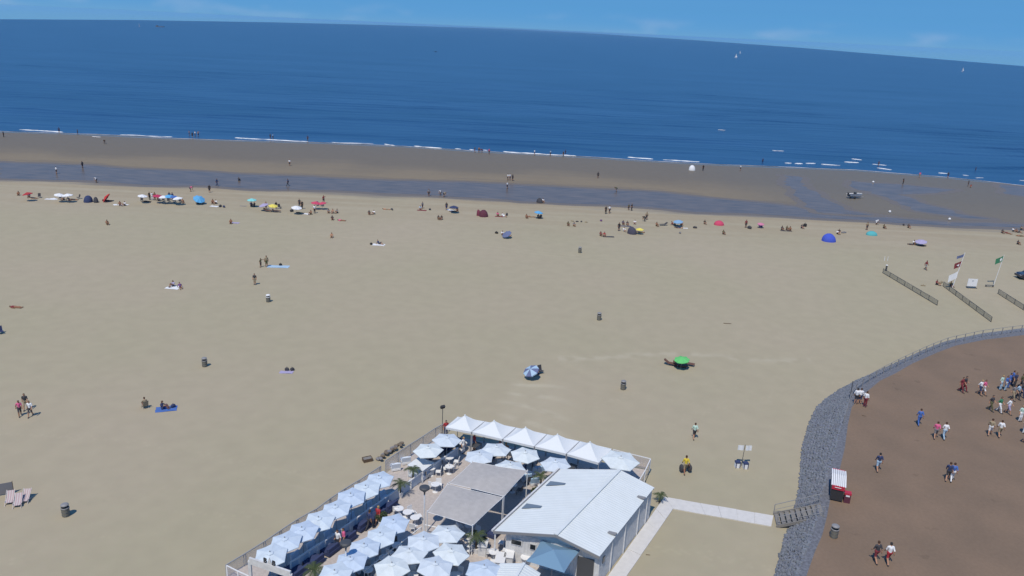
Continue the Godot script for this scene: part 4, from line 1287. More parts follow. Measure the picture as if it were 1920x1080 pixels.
		var u := tool(); box(u, Vector3(-0.34, 0.5, 0), Vector3(0.16, 0.45, 1.7)); part("backrest", u, tone("navy"), o)
		for z in [-1, 1]:
			var l := tool(); box(l, Vector3(0, 0.035, z * 0.7), Vector3(0.7, 0.07, 0.06)); part("foot", l, M.dark_metal, o)
	for k in 8:
		var p: Vector3 = row[k] + dir.cross(Vector3.UP).normalized() * 0.75
		var o := thing("dark_daybed", "dark navy daybed under the parasol row, %s" % words[k], "daybed", Vector3(p.x, DECK, p.z), turn, "dark daybeds under the parasol row")
		var t := tool(); box(t, Vector3(0, 0.24, 0), Vector3(1.5, 0.24, 1.25)); part("mattress", t, tone("navy"), o)
		var u := tool(); box(u, Vector3(-0.6, 0.5, 0), Vector3(0.2, 0.4, 1.25)); part("backrest", u, tone("navy"), o)
		var f := tool(); box(f, Vector3(0, 0.06, 0), Vector3(1.4, 0.12, 1.15)); part("base", f, M.dark_metal, o)
	var hr2 := thing("handrail", "short white handrail from the tall lamp towards the shelf", "handrail", Vector3.ZERO)
	var ha := Vector3(-5.85, 1.3, -52.99); var hb := Vector3(-2.37, 1.3, -51.96)
	for k in 4:
		var p: Vector3 = ha.lerp(hb, k / 3.0)
		var st := tool(); tube(st, Vector3(p.x, DECK, p.z), Vector3(p.x, DECK + 0.95, p.z), 0.025, 0.025); part("post", st, M.white_metal, hr2)
	var r2 := tool(); tube(r2, Vector3(ha.x, DECK + 0.95, ha.z), Vector3(hb.x, DECK + 0.95, hb.z), 0.05, 0.05); part("rail", r2, M.white_metal, hr2)
	# a clipped hedge in a long planter between the shade sail and the hall, and white counters by the kiosk
	var hg := thing("planter_hedge", "dark green hedge in a long planter beside the hall's left eave", "hedge", Vector3(1.94, 0.35, -56.61), turn)
	var hp := tool(); box(hp, Vector3(0, 0.2, 0), Vector3(0.5, 0.4, 3.6)); part("planter", hp, M.dark_metal, hg)
	var hf := tool()
	rng.seed = 55
	for q in 900:
		var c := Vector3(rng.randf_range(-0.32, 0.32), rng.randf_range(0.38, 1.05), rng.randf_range(-1.8, 1.8))
		var b3 := Basis.from_euler(Vector3(rng.randf() * TAU, rng.randf() * TAU, 0))
		var ll := rng.randf_range(0.06, 0.12)
		quad(hf, c + b3 * Vector3(-ll, 0, 0), c + b3 * Vector3(0, 0, ll * 0.5), c + b3 * Vector3(ll, 0, 0), c + b3 * Vector3(0, 0, -ll * 0.5))
	part("foliage", hf, M.frond, hg)
	for q in [[Vector3(0.74, 0.35, -50.32), "nearer the hall's corner post", 1.5], [Vector3(0.09, 0.35, -49.53), "beside the pale parasol and kiosk", 1.2], [Vector3(-1.28, 0.35, -51.19), "behind the green palm", 1.0]]:
		var o := thing("white_counter", "low white serving counter %s" % q[1], "counter", q[0], turn + 0.4, "white counters by the hall")
		var cb2 := tool(); box(cb2, Vector3(0, 0.42, 0), Vector3(0.6, 0.84, q[2])); part("body", cb2, M.white, o)
		var ct := tool(); box(ct, Vector3(0, 0.865, 0), Vector3(0.72, 0.05, q[2] + 0.12)); part("counter_top", ct, M.white_metal, o)
	# a table and three chairs under every other parasol
	var sets := []
	for q in 5: sets.append([second[q], "the parasol right of the walkway, %s" % w2[q]])
	for q in 6: sets.append([third[q][0], "the front parasol, %s" % third[q][1]])
	for q in 8: sets.append([back[q][0], "the parasol %s" % back[q][1]])
	rng.seed = 77
	for q in sets:
		var c := Vector3(q[0].x, DECK, q[0].z) + Vector3(0.3, 0, 0.35)
		var spin := rng.randf() * TAU
		round_table(c, "round table under %s" % q[1])
		for e in 3:
			var an := spin + TAU * e / 3.0
			chair(c + Vector3(sin(an), 0, cos(an)) * 0.66, an + PI, ["first", "second", "third"][e] + " chair under %s" % q[1], [M.white_metal, M.grey_metal, M.dark_metal][rng.randi() % 3], "chairs at the parasol tables")
	var sh := thing("serving_shelf", "white open serving shelf by the front parasols", "shelf", Vector3(-2.25, 0.35, -51.24), turn)
	for k in 3:
		var t := tool(); box(t, Vector3(0, 0.3 + k * 0.42, 0), Vector3(0.5, 0.04, 0.95)); part("shelf", t, M.white_metal, sh)
	for x in [-1, 1]:
		for z in [-1, 1]:
			var l := tool(); box(l, Vector3(x * 0.24, 0.6, z * 0.46), Vector3(0.04, 1.2, 0.04)); part("post", l, M.white_metal, sh)

	# sandbags and a crate left outside the glass
	rng.seed = 4
	var s0 := Vector3(-11.06, 0, -63.99); var s1 := Vector3(-9.48, 0, -66.86)
	for k in 18:
		var t := (k % 9) / 8.0
		var layer := k / 9
		var p := s0.lerp(s1, t) + Vector3(-0.55 + layer * 0.3 + rng.randf_range(-0.16, 0.16), 0.13 + 0.21 * layer, -0.35 + rng.randf_range(-0.2, 0.2))
		var st := tool()
		bag(st, Vector3(0.22, 0.1, 0.15) * rng.randf_range(0.8, 1.15))
		var o := part("sandbag", st, tone("grey") if k % 3 == 0 else M.bagcloth)
		o.position = p
		o.rotation.y = rng.randf_range(-1.2, 1.2)
		tag(o, "brown sandbag in the piled row outside the glass screen", "sandbag", "sandbags piled outside the glass screen")
	var cr := thing("wooden_crate", "small wooden crate alone on the sand beside the terrace", "crate", Vector3(-12.42, 0, -64.25), 0.5)
	for k in 4:
		var st := tool()
		box(st, [Vector3(0, 0.16, 0.27), Vector3(0, 0.16, -0.27), Vector3(0.4, 0.16, 0), Vector3(-0.4, 0.16, 0)][k], [Vector3(0.84, 0.32, 0.04), Vector3(0.84, 0.32, 0.04), Vector3(0.04, 0.32, 0.5), Vector3(0.04, 0.32, 0.5)][k])
		part("side", st, M.wood, cr)
	var cb := tool(); box(cb, Vector3(0, 0.25, 0), Vector3(0.76, 0.03, 0.5)); part("lid", cb, M.plank, cr)

	# guests
	var g := "people on the terrace"
	person("walk", Vector3(-10.22, 0.35, -53.4), turn, "navy dark+ brown tan", "person in dark clothes on the walkway beside a red top", g, 1.0, true)
	person("walk", Vector3(-9.67, 0.35, -54.07), turn, "red dark blond skin", "person in a red top walking on the terrace walkway", g, 0.97, true)
	person("stand", Vector3(-12.1, 0.35, -50.77), turn + PI, "white dark+ brown skin", "person in a white shirt by the low screen near the lower lamp", g, 0.97, true)
	person("stand", Vector3(-11.72, 0.35, -51.06), turn + 2.4, "pink dark brown skin", "person in a pale pink top next to the lower mushroom lamp", g, 0.95, true)
	person("stand", Vector3(-5.71, 0.35, -68.86), 0.4, "red navy+ black skin", "waiter in red under the floodlight at the tent corner", g, 0.97, true)
	person("stand", Vector3(-3.83, 0.35, -65.77), 1.0, "white white+ blond skin", "person in white at the far end of the walkway", g, 0.97, true)
	person("stand", Vector3(-2.84, 0.35, -66.55), 2.0, "red navy brown skin", "person in red beside the second tent's leg", g, 0.95, true)
	person("chair", Vector3(-0.43, 0.35, -66.08), 0.5, "pink grey brown skin", "seated guest in pink under a parasol by the second tent", g, 1.0, true)
	person("chair", Vector3(0.12, 0.35, -65.84), 3.4, "skin white blond skin", "seated bare-shouldered guest by the second tent", g, 1.0, true)

func bag(st: SurfaceTool, h: Vector3) -> void:
	var prof := []
	for k in 7:
		var t := -PI * 0.5 + PI * k / 6.0
		prof.append([maxf(pow(cos(t), 0.5), 0.0), sin(t)])
	for k in 6:
		for i in 10:
			var q := []
			for e in [[k, i], [k, i + 1], [k + 1, i + 1], [k + 1, i]]:
				var a: float = TAU * e[1] / 10.0
				var r: float = prof[e[0]][0]
				q.append(Vector3(signf(cos(a)) * pow(absf(cos(a)), 0.6) * r * h.x, prof[e[0]][1] * h.y, signf(sin(a)) * pow(absf(sin(a)), 0.6) * r * h.z))
			quad(st, q[0], q[3], q[2], q[1])

func sail(cr: Array, label: String) -> void:
	var c: Vector3 = (cr[0] + cr[1] + cr[2] + cr[3]) * 0.25
	var o := thing("shade_sail", label, "shade sail", Vector3(c.x, DECK, c.z), 0.0, "grey shade sails")
	var n := 10
	var st := tool()
	for i in n:
		for j in n:
			var q := []
			for e in [[i, j], [i + 1, j], [i + 1, j + 1], [i, j + 1]]:
				var u := float(e[0]) / n; var v := float(e[1]) / n
				# edges drawn in between the corners
				var uu := u + 0.018 * sin(v * PI) * (0.5 - u) * 2.0
				var vv := v + 0.018 * sin(u * PI) * (0.5 - v) * 2.0
				var p: Vector3 = cr[0].lerp(cr[1], uu).lerp(cr[3].lerp(cr[2], uu), vv)
				p.y += 0.16 * sin(u * PI) * sin(v * PI) + 0.02 * sin(u * 9.0 + v * 5.0)
				q.append(p - o.position)
			quad(st, q[0], q[1], q[2], q[3])
	part("fabric", st, M.sail, o)
	var hem := tool()
	for e in 4:
		var pa: Vector3 = cr[e] - o.position; var pb: Vector3 = cr[(e + 1) % 4] - o.position
		var mid := (pa + pb) * 0.5; mid = mid.lerp(Vector3(0, mid.y, 0), 0.018)
		tube(hem, pa, mid, 0.02, 0.02, 5); tube(hem, mid, pb, 0.02, 0.02, 5)
	part("edge_cord", hem, M.white_metal, o)
	for e in 4:
		var p: Vector3 = cr[e] - o.position
		var l := tool(); tube(l, Vector3(p.x, 0, p.z), p + Vector3(0, 0.1, 0), 0.045, 0.04); part("post", l, M.white_metal, o)

# a ribbed sheet between a, b (eave) and c, d (ridge): a-d and b-c are the verges
func ribbed(st: SurfaceTool, a: Vector3, b: Vector3, c: Vector3, d: Vector3, pitch: float, proud: float) -> void:
	var up := (b - a).cross(d - a).normalized()
	if up.y < 0: up = -up
	var k := maxi(1, int(a.distance_to(b) / pitch))
	for i in k:
		var t := [i / float(k), (i + 0.62) / k, (i + 0.72) / k, (i + 0.9) / k, (i + 1.0) / k]
		var z := [0.0, 0.0, proud, proud, 0.0]
		for s in 4:
			quad(st, a.lerp(b, t[s]) + up * z[s], a.lerp(b, t[s + 1]) + up * z[s + 1], d.lerp(c, t[s + 1]) + up * z[s + 1], d.lerp(c, t[s]) + up * z[s])

func hall() -> void:
	# the long white hall with its ribbed gable roof
	var nl := Vector3(-0.55, 2.85, -50.35); var nr := Vector3(7.04, 2.85, -47.92); var fr := Vector3(12.36, 2.85, -57.3); var fl := Vector3(4.71, 2.85, -59.49)
	var o := thing("beach_hall", "long white hall with a ribbed gable roof beside the path", "building", Vector3(nl.x, 0, nl.z))
	var org := o.position
	for_each_floor(o, nl - org, nr - org, fr - org, fl - org)

func for_each_floor(o: Node3D, nl: Vector3, nr: Vector3, fr: Vector3, fl: Vector3) -> void:
	var rn := nl.lerp(nr, 0.59); rn.y = 3.78
	var rf := fl.lerp(fr, 0.63); rf.y = 3.88
	var down := func(p: Vector3) -> Vector3: return Vector3(p.x, 0.0, p.z)
	var along := (fr - nr).normalized(); var across := (nr - nl).normalized()
	var ins := 0.12
	var wl := [nl + across * 0.75 + along * 0.5, nr - across * ins + along * 0.5, fr - across * ins - along * ins, fl + across * 0.4 - along * ins]
	var l := tool(); ribbed(l, nl, fl, rf, rn, 0.26, 0.016); part("roof_slope", l, M.roof, o)
	var r := tool(); ribbed(r, nr, fr, rf, rn, 0.26, 0.016); var rs := part("roof_slope", r, M.roof, o)
	var rd := tool(); beam(rd, rn + Vector3(0, 0.05, 0), rf + Vector3(0, 0.05, 0), 0.3, 0.05); part("ridge_cap", rd, M.roof, o)
	var gt := tool(); beam(gt, nl + Vector3(0, 0.03, 0) - across * 0.08, fl + Vector3(0, 0.03, 0) - across * 0.08, 0.14, 0.14); part("gutter", gt, M.white, o)
	var gd := tool(); beam(gd, nl + Vector3(0, 0.05, 0) + across * 0.03, fl + Vector3(0, 0.05, 0) + across * 0.03, 0.05, 0.09); part("gutter_lip", gd, M.steel, o)
	for v in [[nl, rn], [rn, nr], [fl, rf], [rf, fr]]:
		var vg := tool(); beam(vg, v[0] + Vector3(0, -0.09, 0), v[1] + Vector3(0, -0.09, 0), 0.06, 0.2); part("bargeboard", vg, M.steel if v[1] == rn or v[0] == rn else M.white, o)
	# walls
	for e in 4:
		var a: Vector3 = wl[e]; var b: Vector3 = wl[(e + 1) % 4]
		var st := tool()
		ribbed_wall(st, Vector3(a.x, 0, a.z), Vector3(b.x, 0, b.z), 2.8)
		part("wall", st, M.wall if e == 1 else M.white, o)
	for g in [[wl[0], wl[1], rn], [wl[3], wl[2], rf]]:
		var st := tool()
		var a: Vector3 = g[0]; var b: Vector3 = g[1]
		a.y = 2.75; b.y = 2.75
		var top: Vector3 = a.lerp(b, 0.57); top.y = 3.66
		tri(st, a, b, top)
		part("gable", st, M.white, o)
	# posts on the long side and at the open porch corner
	for t in [0.2, 0.45, 0.72, 0.9]:
		var p: Vector3 = wl[1].lerp(wl[2], t) + across * 0.03
		var st := tool(); box(st, Vector3(p.x, 1.35, p.z), Vector3(0.1, 2.7, 0.1)); part("wall_post", st, M.white, o)
	for t in [0.0, 0.35, 0.7, 1.0]:
		var p := (nl + along * 0.12 + across * 0.1).lerp(fl - along * 0.12 + across * 0.1, t)
		var st := tool(); box(st, Vector3(p.x, 1.4, p.z), Vector3(0.12, 2.8, 0.12)); part("porch_post", st, M.white, o)
	# windows and the door of the near gable end
	for k in [[0.12, 2.05, 0.75, 0.36], [0.3, 2.0, 0.4, 0.4]]:
		var p: Vector3 = wl[0].lerp(wl[1], k[0]) - along * 0.05
		var bs := Basis(across, Vector3.UP, along)
		var fm := tool(); box(fm, Vector3(p.x, k[1], p.z), Vector3(k[2] + 0.12, k[3] + 0.12, 0.05), bs); var w := part("window", fm, M.white, o)
		var gl := tool(); box(gl, Vector3(p.x, k[1], p.z) - along * 0.025, Vector3(k[2], k[3], 0.03), bs); part("pane", gl, M.window, w)
	var dp: Vector3 = wl[0].lerp(wl[1], 0.86) - along * 0.05
	var dr := tool(); box(dr, Vector3(dp.x, 1.1, dp.z), Vector3(1.2, 2.1, 0.06), Basis(across, Vector3.UP, along)); part("door", dr, M.dark_metal, o)
	var wp: Vector3 = wl[1].lerp(wl[2], 0.06) + across * 0.04
	var wf := tool(); box(wf, Vector3(wp.x, 1.9, wp.z), Vector3(0.05, 0.5, 0.35), Basis(across, Vector3.UP, along)); part("window", wf, M.window, o)
	# two dark panels by the left eave, coloured to stand for cast shadows, two small vents on the right slope
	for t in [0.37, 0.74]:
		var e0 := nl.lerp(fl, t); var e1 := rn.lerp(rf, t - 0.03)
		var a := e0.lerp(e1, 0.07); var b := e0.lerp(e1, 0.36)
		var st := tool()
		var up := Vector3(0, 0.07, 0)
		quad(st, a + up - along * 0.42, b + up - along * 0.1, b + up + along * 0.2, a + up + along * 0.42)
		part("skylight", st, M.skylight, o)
	for t in [0.27, 0.8]:
		var e0 := nr.lerp(fr, t); var e1 := rn.lerp(rf, t)
		var p := e0.lerp(e1, 0.09) + Vector3(0, 0.08, 0)
		var st := tool(); box(st, p, Vector3(0.62, 0.1, 0.28), Basis(across, Vector3.UP, along)); part("roof_vent", st, M.steel, o)

func ribbed_wall(st: SurfaceTool, a: Vector3, b: Vector3, h: float) -> void:
	var k := maxi(1, int(a.distance_to(b) / 0.25))
	var n := (b - a).cross(Vector3.UP).normalized() * 0.02
	for i in k:
		var t := [i / float(k), (i + 0.5) / k, (i + 0.6) / k, (i + 0.9) / k, (i + 1.0) / k]
		var z := [0.0, 0.0, 1.0, 1.0, 0.0]
		for s in 4:
			var p: Vector3 = a.lerp(b, t[s]) + n * z[s]; var q: Vector3 = a.lerp(b, t[s + 1]) + n * z[s + 1]
			quad(st, p, q, q + Vector3(0, h, 0), p + Vector3(0, h, 0))

func kiosk_shed() -> void:
	var rf := Vector3(1.72, 3, -46.62); var rn := Vector3(0.64, 3, -43.69)
	var rlf := Vector3(2.89, 2.45, -46.34); var rln := Vector3(1.82, 2.45, -43.41)
	var llf := Vector3(0.07, 2.45, -47.23); var lln := Vector3(-1.02, 2.45, -44.47)
	var o := thing("ribbed_kiosk", "small white kiosk with a ribbed gable roof at the lower frame edge", "kiosk", Vector3(rf.x, 0, rf.z))
	var g := o.position
	var a := tool(); ribbed(a, rlf - g, rln - g, rn - g, rf - g, 0.24, 0.035); part("roof_slope", a, M.roof, o)
	var b := tool(); ribbed(b, llf - g, lln - g, rn - g, rf - g, 0.24, 0.035); part("roof_slope", b, M.roof, o)
	var rc := tool(); beam(rc, rf - g + Vector3(0, 0.04, 0), rn - g + Vector3(0, 0.04, 0), 0.2, 0.04); part("ridge_cap", rc, M.roof, o)
	var pts := [llf.lerp(rlf, 0.06), llf.lerp(rlf, 0.94), lln.lerp(rln, 0.94), lln.lerp(rln, 0.06)]
	for e in 4:
		var p: Vector3 = pts[e]; var q: Vector3 = pts[(e + 1) % 4]
		var st := tool()
		quad(st, Vector3(p.x, 0.05, p.z) - g, Vector3(q.x, 0.05, q.z) - g, Vector3(q.x, 2.42, q.z) - g, Vector3(p.x, 2.42, p.z) - g)
		part("wall", st, M.white, o)
	var gb := tool(); tri(gb, pts[0] - g, pts[1] - g, rf - g - Vector3(0, 0.05, 0)); part("gable", gb, M.white, o)

func blue_square_parasol() -> void:
	var cr := [Vector3(2.99, 2.65, -49.9), Vector3(5.76, 2.65, -48.82), Vector3(4.49, 2.65, -46.25), Vector3(1.85, 2.65, -47.33)]
	var c: Vector3 = (cr[0] + cr[1] + cr[2] + cr[3]) * 0.25
	var o := thing("square_parasol", "large square blue-grey parasol in front of the hall's gable", "parasol", Vector3(c.x, DECK, c.z))
	var st := tool()
	var top := Vector3(0, 3.15 - DECK, 0)
	for e in 4:
		var a: Vector3 = cr[e] - o.position; var b: Vector3 = cr[(e + 1) % 4] - o.position
		for r in 4:
			for s in 4:
				var q := []
				for w in [[r, s], [r, s + 1], [r + 1, s + 1], [r + 1, s]]:
					var f := float(w[0]) / 4.0; var u := float(w[1]) / 4.0
					var edge := a.lerp(b, u)
					edge = edge.lerp(Vector3(0, edge.y, 0), 0.07 * sin(u * PI) * f)
					var p := top.lerp(edge, f)
					p.y -= 0.06 * sin(u * PI) * f
					q.append(p)
				quad(st, q[0], q[1], q[2], q[3])
	part("canopy", st, M.square, o)
	for e in 4:
		var rb := tool(); tube(rb, top - Vector3(0, 0.05, 0), cr[e] - o.position - Vector3(0, 0.04, 0), 0.018, 0.018, 6); part("rib", rb, M.grey_metal, o)
	var p := tool(); tube(p, Vector3.ZERO, top, 0.04, 0.035); part("pole", p, M.grey_metal, o)
	var bs := tool(); box(bs, Vector3(0, 0.05, 0), Vector3(0.9, 0.1, 0.9)); part("base_plate", bs, M.dark_metal, o)

func entrance_sign() -> void:
	var a := Vector3(-16.93, 2.9, -45.68); var b := Vector3(-13.8, 2.9, -44.45)
	var o := thing("entrance_sign", "white entrance arch with a black emblem on top", "sign", Vector3(a.x, DECK, a.z))
	var g := o.position
	var pa := a - g; var pb := b - g
	pb.y = pa.y
	for p in [pa, pb]:
		var st := tool(); box(st, Vector3(p.x, p.y * 0.5, p.z), Vector3(0.2, p.y, 0.2)); part("post", st, M.white, o)
	var bd := tool(); beam(bd, pa, pb, 0.14, 0.5); part("board", bd, M.white, o)
	var ax := (pb - pa).normalized()
	var turn := atan2(-ax.z, ax.x)
	for k in 2:
		var tm := TextMesh.new()
		tm.text = "B"
		var f := SystemFont.new(); f.font_names = PackedStringArray(["Droid Sans"]); f.font_weight = 700
		tm.font = f
		tm.font_size = 64
		tm.pixel_size = 0.0078
		tm.depth = 0.06
		var m := put("letter", tm, M.dark, o)
		m.position = pa.lerp(pb, 0.39 if k == 0 else 0.6) + Vector3(0, 0.43, 0)
		m.rotation.y = turn
	var tr := tool()
	var c := pa.lerp(pb, 0.5) + Vector3(0, 0.26, 0)
	var nz := Vector3(-ax.z, 0, ax.x) * 0.03
	tri(tr, c - ax * 0.2 + nz, c + ax * 0.2 + nz, c + Vector3(0, 0.5, 0) + nz)
	tri(tr, c - ax * 0.2 - nz, c + ax * 0.2 - nz, c + Vector3(0, 0.5, 0) - nz)
	quad(tr, c - ax * 0.2 + nz, c - ax * 0.2 - nz, c + Vector3(0, 0.5, 0) - nz, c + Vector3(0, 0.5, 0) + nz)
	quad(tr, c + ax * 0.2 + nz, c + ax * 0.2 - nz, c + Vector3(0, 0.5, 0) - nz, c + Vector3(0, 0.5, 0) + nz)
	part("emblem", tr, M.white, o)

# ------------------------------------------------------------------ things on the beach
func beach_parasol(top: Vector3, key: String, lean: Vector3, label: String, R := 1.0, stripes := "") -> Node3D:
	var foot := Vector3(top.x, 0, top.z)
	var o := thing("beach_parasol", label, "beach parasol", foot, 0.0, "parasols on the beach")
	var tilt := Basis()
	if lean.length() > 0.001: tilt = Basis(lean.normalized(), lean.length())
	var id := "beach%s" % R
	if not parasol_meshes.has(id):
		parasol_meshes[id] = mesh_of(canopy(R, 0.36 * R, 8, 0.07, 0.05))
		var g := tool()
		for k in 8:
			var a := Vector3(cos(TAU * k / 8), 0, sin(TAU * k / 8)) * R * 0.98
			tube(g, Vector3(0, 0.34 * R, 0), a - Vector3(0, 0.02, 0), 0.008, 0.008, 4)
		parasol_meshes[id + "ribs"] = mesh_of(g)
	var p := tool(); tube(p, Vector3(0, -0.02, 0), Vector3(0, top.y, 0), 0.02, 0.018, 6); part("pole", p, M.grey_metal, o)
	if stripes:
		for s in 2:
			var st := tool()
			for k in 8:
				if k % 2 != s: continue
				var a := Vector3(cos(TAU * k / 8), 0, sin(TAU * k / 8)) * R; var b := Vector3(cos(TAU * (k + 1) / 8), 0, sin(TAU * (k + 1) / 8)) * R
				quad(st, Vector3(0, 0.36 * R, 0), b * 0.5 + Vector3(0, 0.2 * R, 0), a * 0.5 + Vector3(0, 0.2 * R, 0), Vector3(0, 0.36 * R, 0))
				quad(st, a * 0.5 + Vector3(0, 0.2 * R, 0), b * 0.5 + Vector3(0, 0.2 * R, 0), b, a)
				quad(st, a, b, b - Vector3(0, 0.14, 0), a - Vector3(0, 0.14, 0))
			var c := part("canopy", st, tone(stripes if s else key, 0.2), o)
			c.transform = Transform3D(tilt, Vector3(0, top.y - 0.3 * R, 0))
	else:
		var c := put("canopy", parasol_meshes[id], tone(key, 0.2), o)
		c.transform = Transform3D(tilt, Vector3(0, top.y - 0.3 * R, 0))
	var r := put("ribs", parasol_meshes[id + "ribs"], M.grey_metal, o)
	r.transform = Transform3D(tilt, Vector3(0, top.y - 0.3 * R, 0))
	return o

func towel(at: Vector3, key: String, turn: float, label: String, size := Vector2(0.9, 1.8)) -> void:
	var st := tool()
	var n := 6
	for i in n:
		for j in n:
			var q := []
			for e in [[i, j], [i + 1, j], [i + 1, j + 1], [i, j + 1]]:
				var u := float(e[0]) / n - 0.5; var v := float(e[1]) / n - 0.5
				q.append(Vector3(u * size.x + 0.03 * sin(v * 7.0), 0.022 + 0.012 * sin(u * 11.0 + v * 5.0), v * size.y + 0.03 * sin(u * 8.0)))
			quad(st, q[0], q[1], q[2], q[3])
	for e in 4:
		var a := [Vector3(-0.5, 0, -0.5), Vector3(0.5, 0, -0.5), Vector3(0.5, 0, 0.5), Vector3(-0.5, 0, 0.5)]
		var s3 := Vector3(size.x, 0, size.y)
		quad(st, a[e] * s3, a[(e + 1) % 4] * s3, a[(e + 1) % 4] * s3 + Vector3(0, 0.015, 0), a[e] * s3 + Vector3(0, 0.015, 0))
	var o := part("beach_towel", st, tone(key))
	o.position = at
	o.rotation.y = turn
	tag(o, label, "towel", "towels on the sand")

func beach_bag(at: Vector3, key: String, label: String, size := Vector3(0.5, 0.36, 0.3)) -> void:
	var o := thing("beach_bag", label, "bag", at, at.x, "bags on the sand")
	var b := tool(); bag(b, size * 0.5); var m := part("body", b, tone(key), o); m.position.y = size.y * 0.5
	var h := tool()
	for s in [-1.0, 1.0]:
		tube(h, Vector3(-size.x * 0.2, size.y * 0.9, s * size.z * 0.25), Vector3(0, size.y * 1.3, s * size.z * 0.18), 0.012, 0.012, 4)
		tube(h, Vector3(size.x * 0.2, size.y * 0.9, s * size.z * 0.25), Vector3(0, size.y * 1.3, s * size.z * 0.18), 0.012, 0.012, 4)
	part("handles", h, tone(key), o)

# a pop-up shelter: a half dome of cloth open to one side
func shelter(at: Vector3, key: String, turn: float, label: String, w := 2.0, h := 1.2, d := 1.3, second := "") -> void:
	var o := thing("beach_shelter", label, "beach tent", at, turn + PI, "pop-up tents on the beach")
	var st := tool(); var hem := tool()
	var n := 10
	for i in n:
		for j in 6:
			var q := []
			for e in [[i, j], [i + 1, j], [i + 1, j + 1], [i, j + 1]]:
				var a: float = PI * e[0] / n; var b: float = PI * 0.5 * e[1] / 6.0
				q.append(Vector3(-cos(a) * w * 0.5, pow(sin(a), 0.8) * h * cos(b), -pow(sin(b), 0.9) * d * (0.35 + 0.65 * sin(a))))
			if second and (i / 2) % 2 == 0: quad(hem, q[0], q[1], q[2], q[3])
			else: quad(st, q[0], q[1], q[2], q[3])
	part("canopy", st, tone(key, 0.12), o)
	if second: part("panel", hem, tone(second, 0.12), o)
	var f := tool(); box(f, Vector3(0, 0.015, -d * 0.25), Vector3(w * 0.9, 0.02, d * 0.6)); part("floor", f, tone(key), o)
	var pl := tool()
	for k in n:
		var a0 := PI * k / n; var a1 := PI * (k + 1) / n
		tube(pl, Vector3(-cos(a0) * w * 0.5, pow(sin(a0), 0.8) * h, 0.01), Vector3(-cos(a1) * w * 0.5, pow(sin(a1), 0.8) * h, 0.01), 0.012, 0.012, 4)
	part("hoop", pl, M.dark_metal, o)

func lounger(at: Vector3, key: String, turn: float, label: String) -> void:
	var o := thing("sun_lounger", label, "sun lounger", at, turn, "sun loungers on the beach")
	var s := tool(); box(s, Vector3(0, 0.3, 0.3), Vector3(0.6, 0.05, 1.2)); part("seat", s, tone(key), o)
	var b := tool(); box(b, Vector3(0, 0.47, -0.58), Vector3(0.6, 0.05, 0.7), Basis(Vector3.RIGHT, 0.6)); part("backrest", b, tone(key), o)
	for k in [Vector3(-0.26, 0, 0.8), Vector3(0.26, 0, 0.8), Vector3(-0.26, 0, -0.3), Vector3(0.26, 0, -0.3)]:
		var l := tool(); tube(l, k, k + Vector3(0, 0.3, 0), 0.02, 0.02, 6); part("leg", l, M.grey_metal, o)

func folding_chair(at: Vector3, key: String, turn: float, label: String) -> void:
	var o := thing("folding_chair", label, "folding chair", at, turn, "folding chairs on the beach")
	var s := tool(); box(s, Vector3(0, 0.32, 0), Vector3(0.52, 0.04, 0.5)); part("seat", s, tone(key), o)
	var b := tool(); box(b, Vector3(0, 0.62, -0.32), Vector3(0.52, 0.62, 0.04), Basis(Vector3.RIGHT, -0.25)); part("backrest", b, tone(key), o)
	for k in [-1.0, 1.0]:
		var l := tool(); tube(l, Vector3(k * 0.26, 0, 0.26), Vector3(k * 0.26, 0.5, -0.26), 0.016, 0.016, 5); tube(l, Vector3(k * 0.26, 0, -0.26), Vector3(k * 0.26, 0.5, 0.24), 0.016, 0.016, 5); part("leg_frame", l, M.grey_metal, o)

func litter_bin(at: Vector3, label: String, pale: bool) -> void:
	var o := thing("litter_bin", label, "litter bin", at, 0.0, "litter bins")
	var b := tool(); lathe(b, Vector3.ZERO, [[0.0, 0.0], [0.27, 0.0], [0.28, 0.03], [0.3, 0.72], [0.28, 0.72], [0.27, 0.65], [0.0, 0.6]], 18); part("barrel", b, M.bin, o)
	for k in 3:
		var hp := tool(); lathe(hp, Vector3(0, 0.12 + 0.26 * k, 0), [[0.285 + 0.005 * k, 0.0], [0.305 + 0.005 * k, 0.015], [0.285 + 0.005 * k, 0.03]], 18); part("hoop", hp, M.dark_metal, o)
	var r := tool(); lathe(r, Vector3(0, 0.72, 0), [[0.31, 0.0], [0.32, 0.03], [0.29, 0.07], [0.25, 0.05]], 18); part("rim", r, tone("white") if pale else M.steel, o)
	for k in 3:
		var s := tool(); var a := TAU * k / 3.0 + 0.5
		tube(s, Vector3(cos(a) * 0.27, 0.74, sin(a) * 0.27), Vector3(cos(a) * 0.25, 0.98, sin(a) * 0.25), 0.02, 0.02, 5); part("bracket", s, M.dark_metal, o)
	var h := tool(); lathe(h, Vector3(0, 0.97, 0), [[0.3, 0.0], [0.29, 0.06], [0.18, 0.13], [0.0, 0.15]], 18); part("hood", h, tone("white") if pale else M.steel, o)

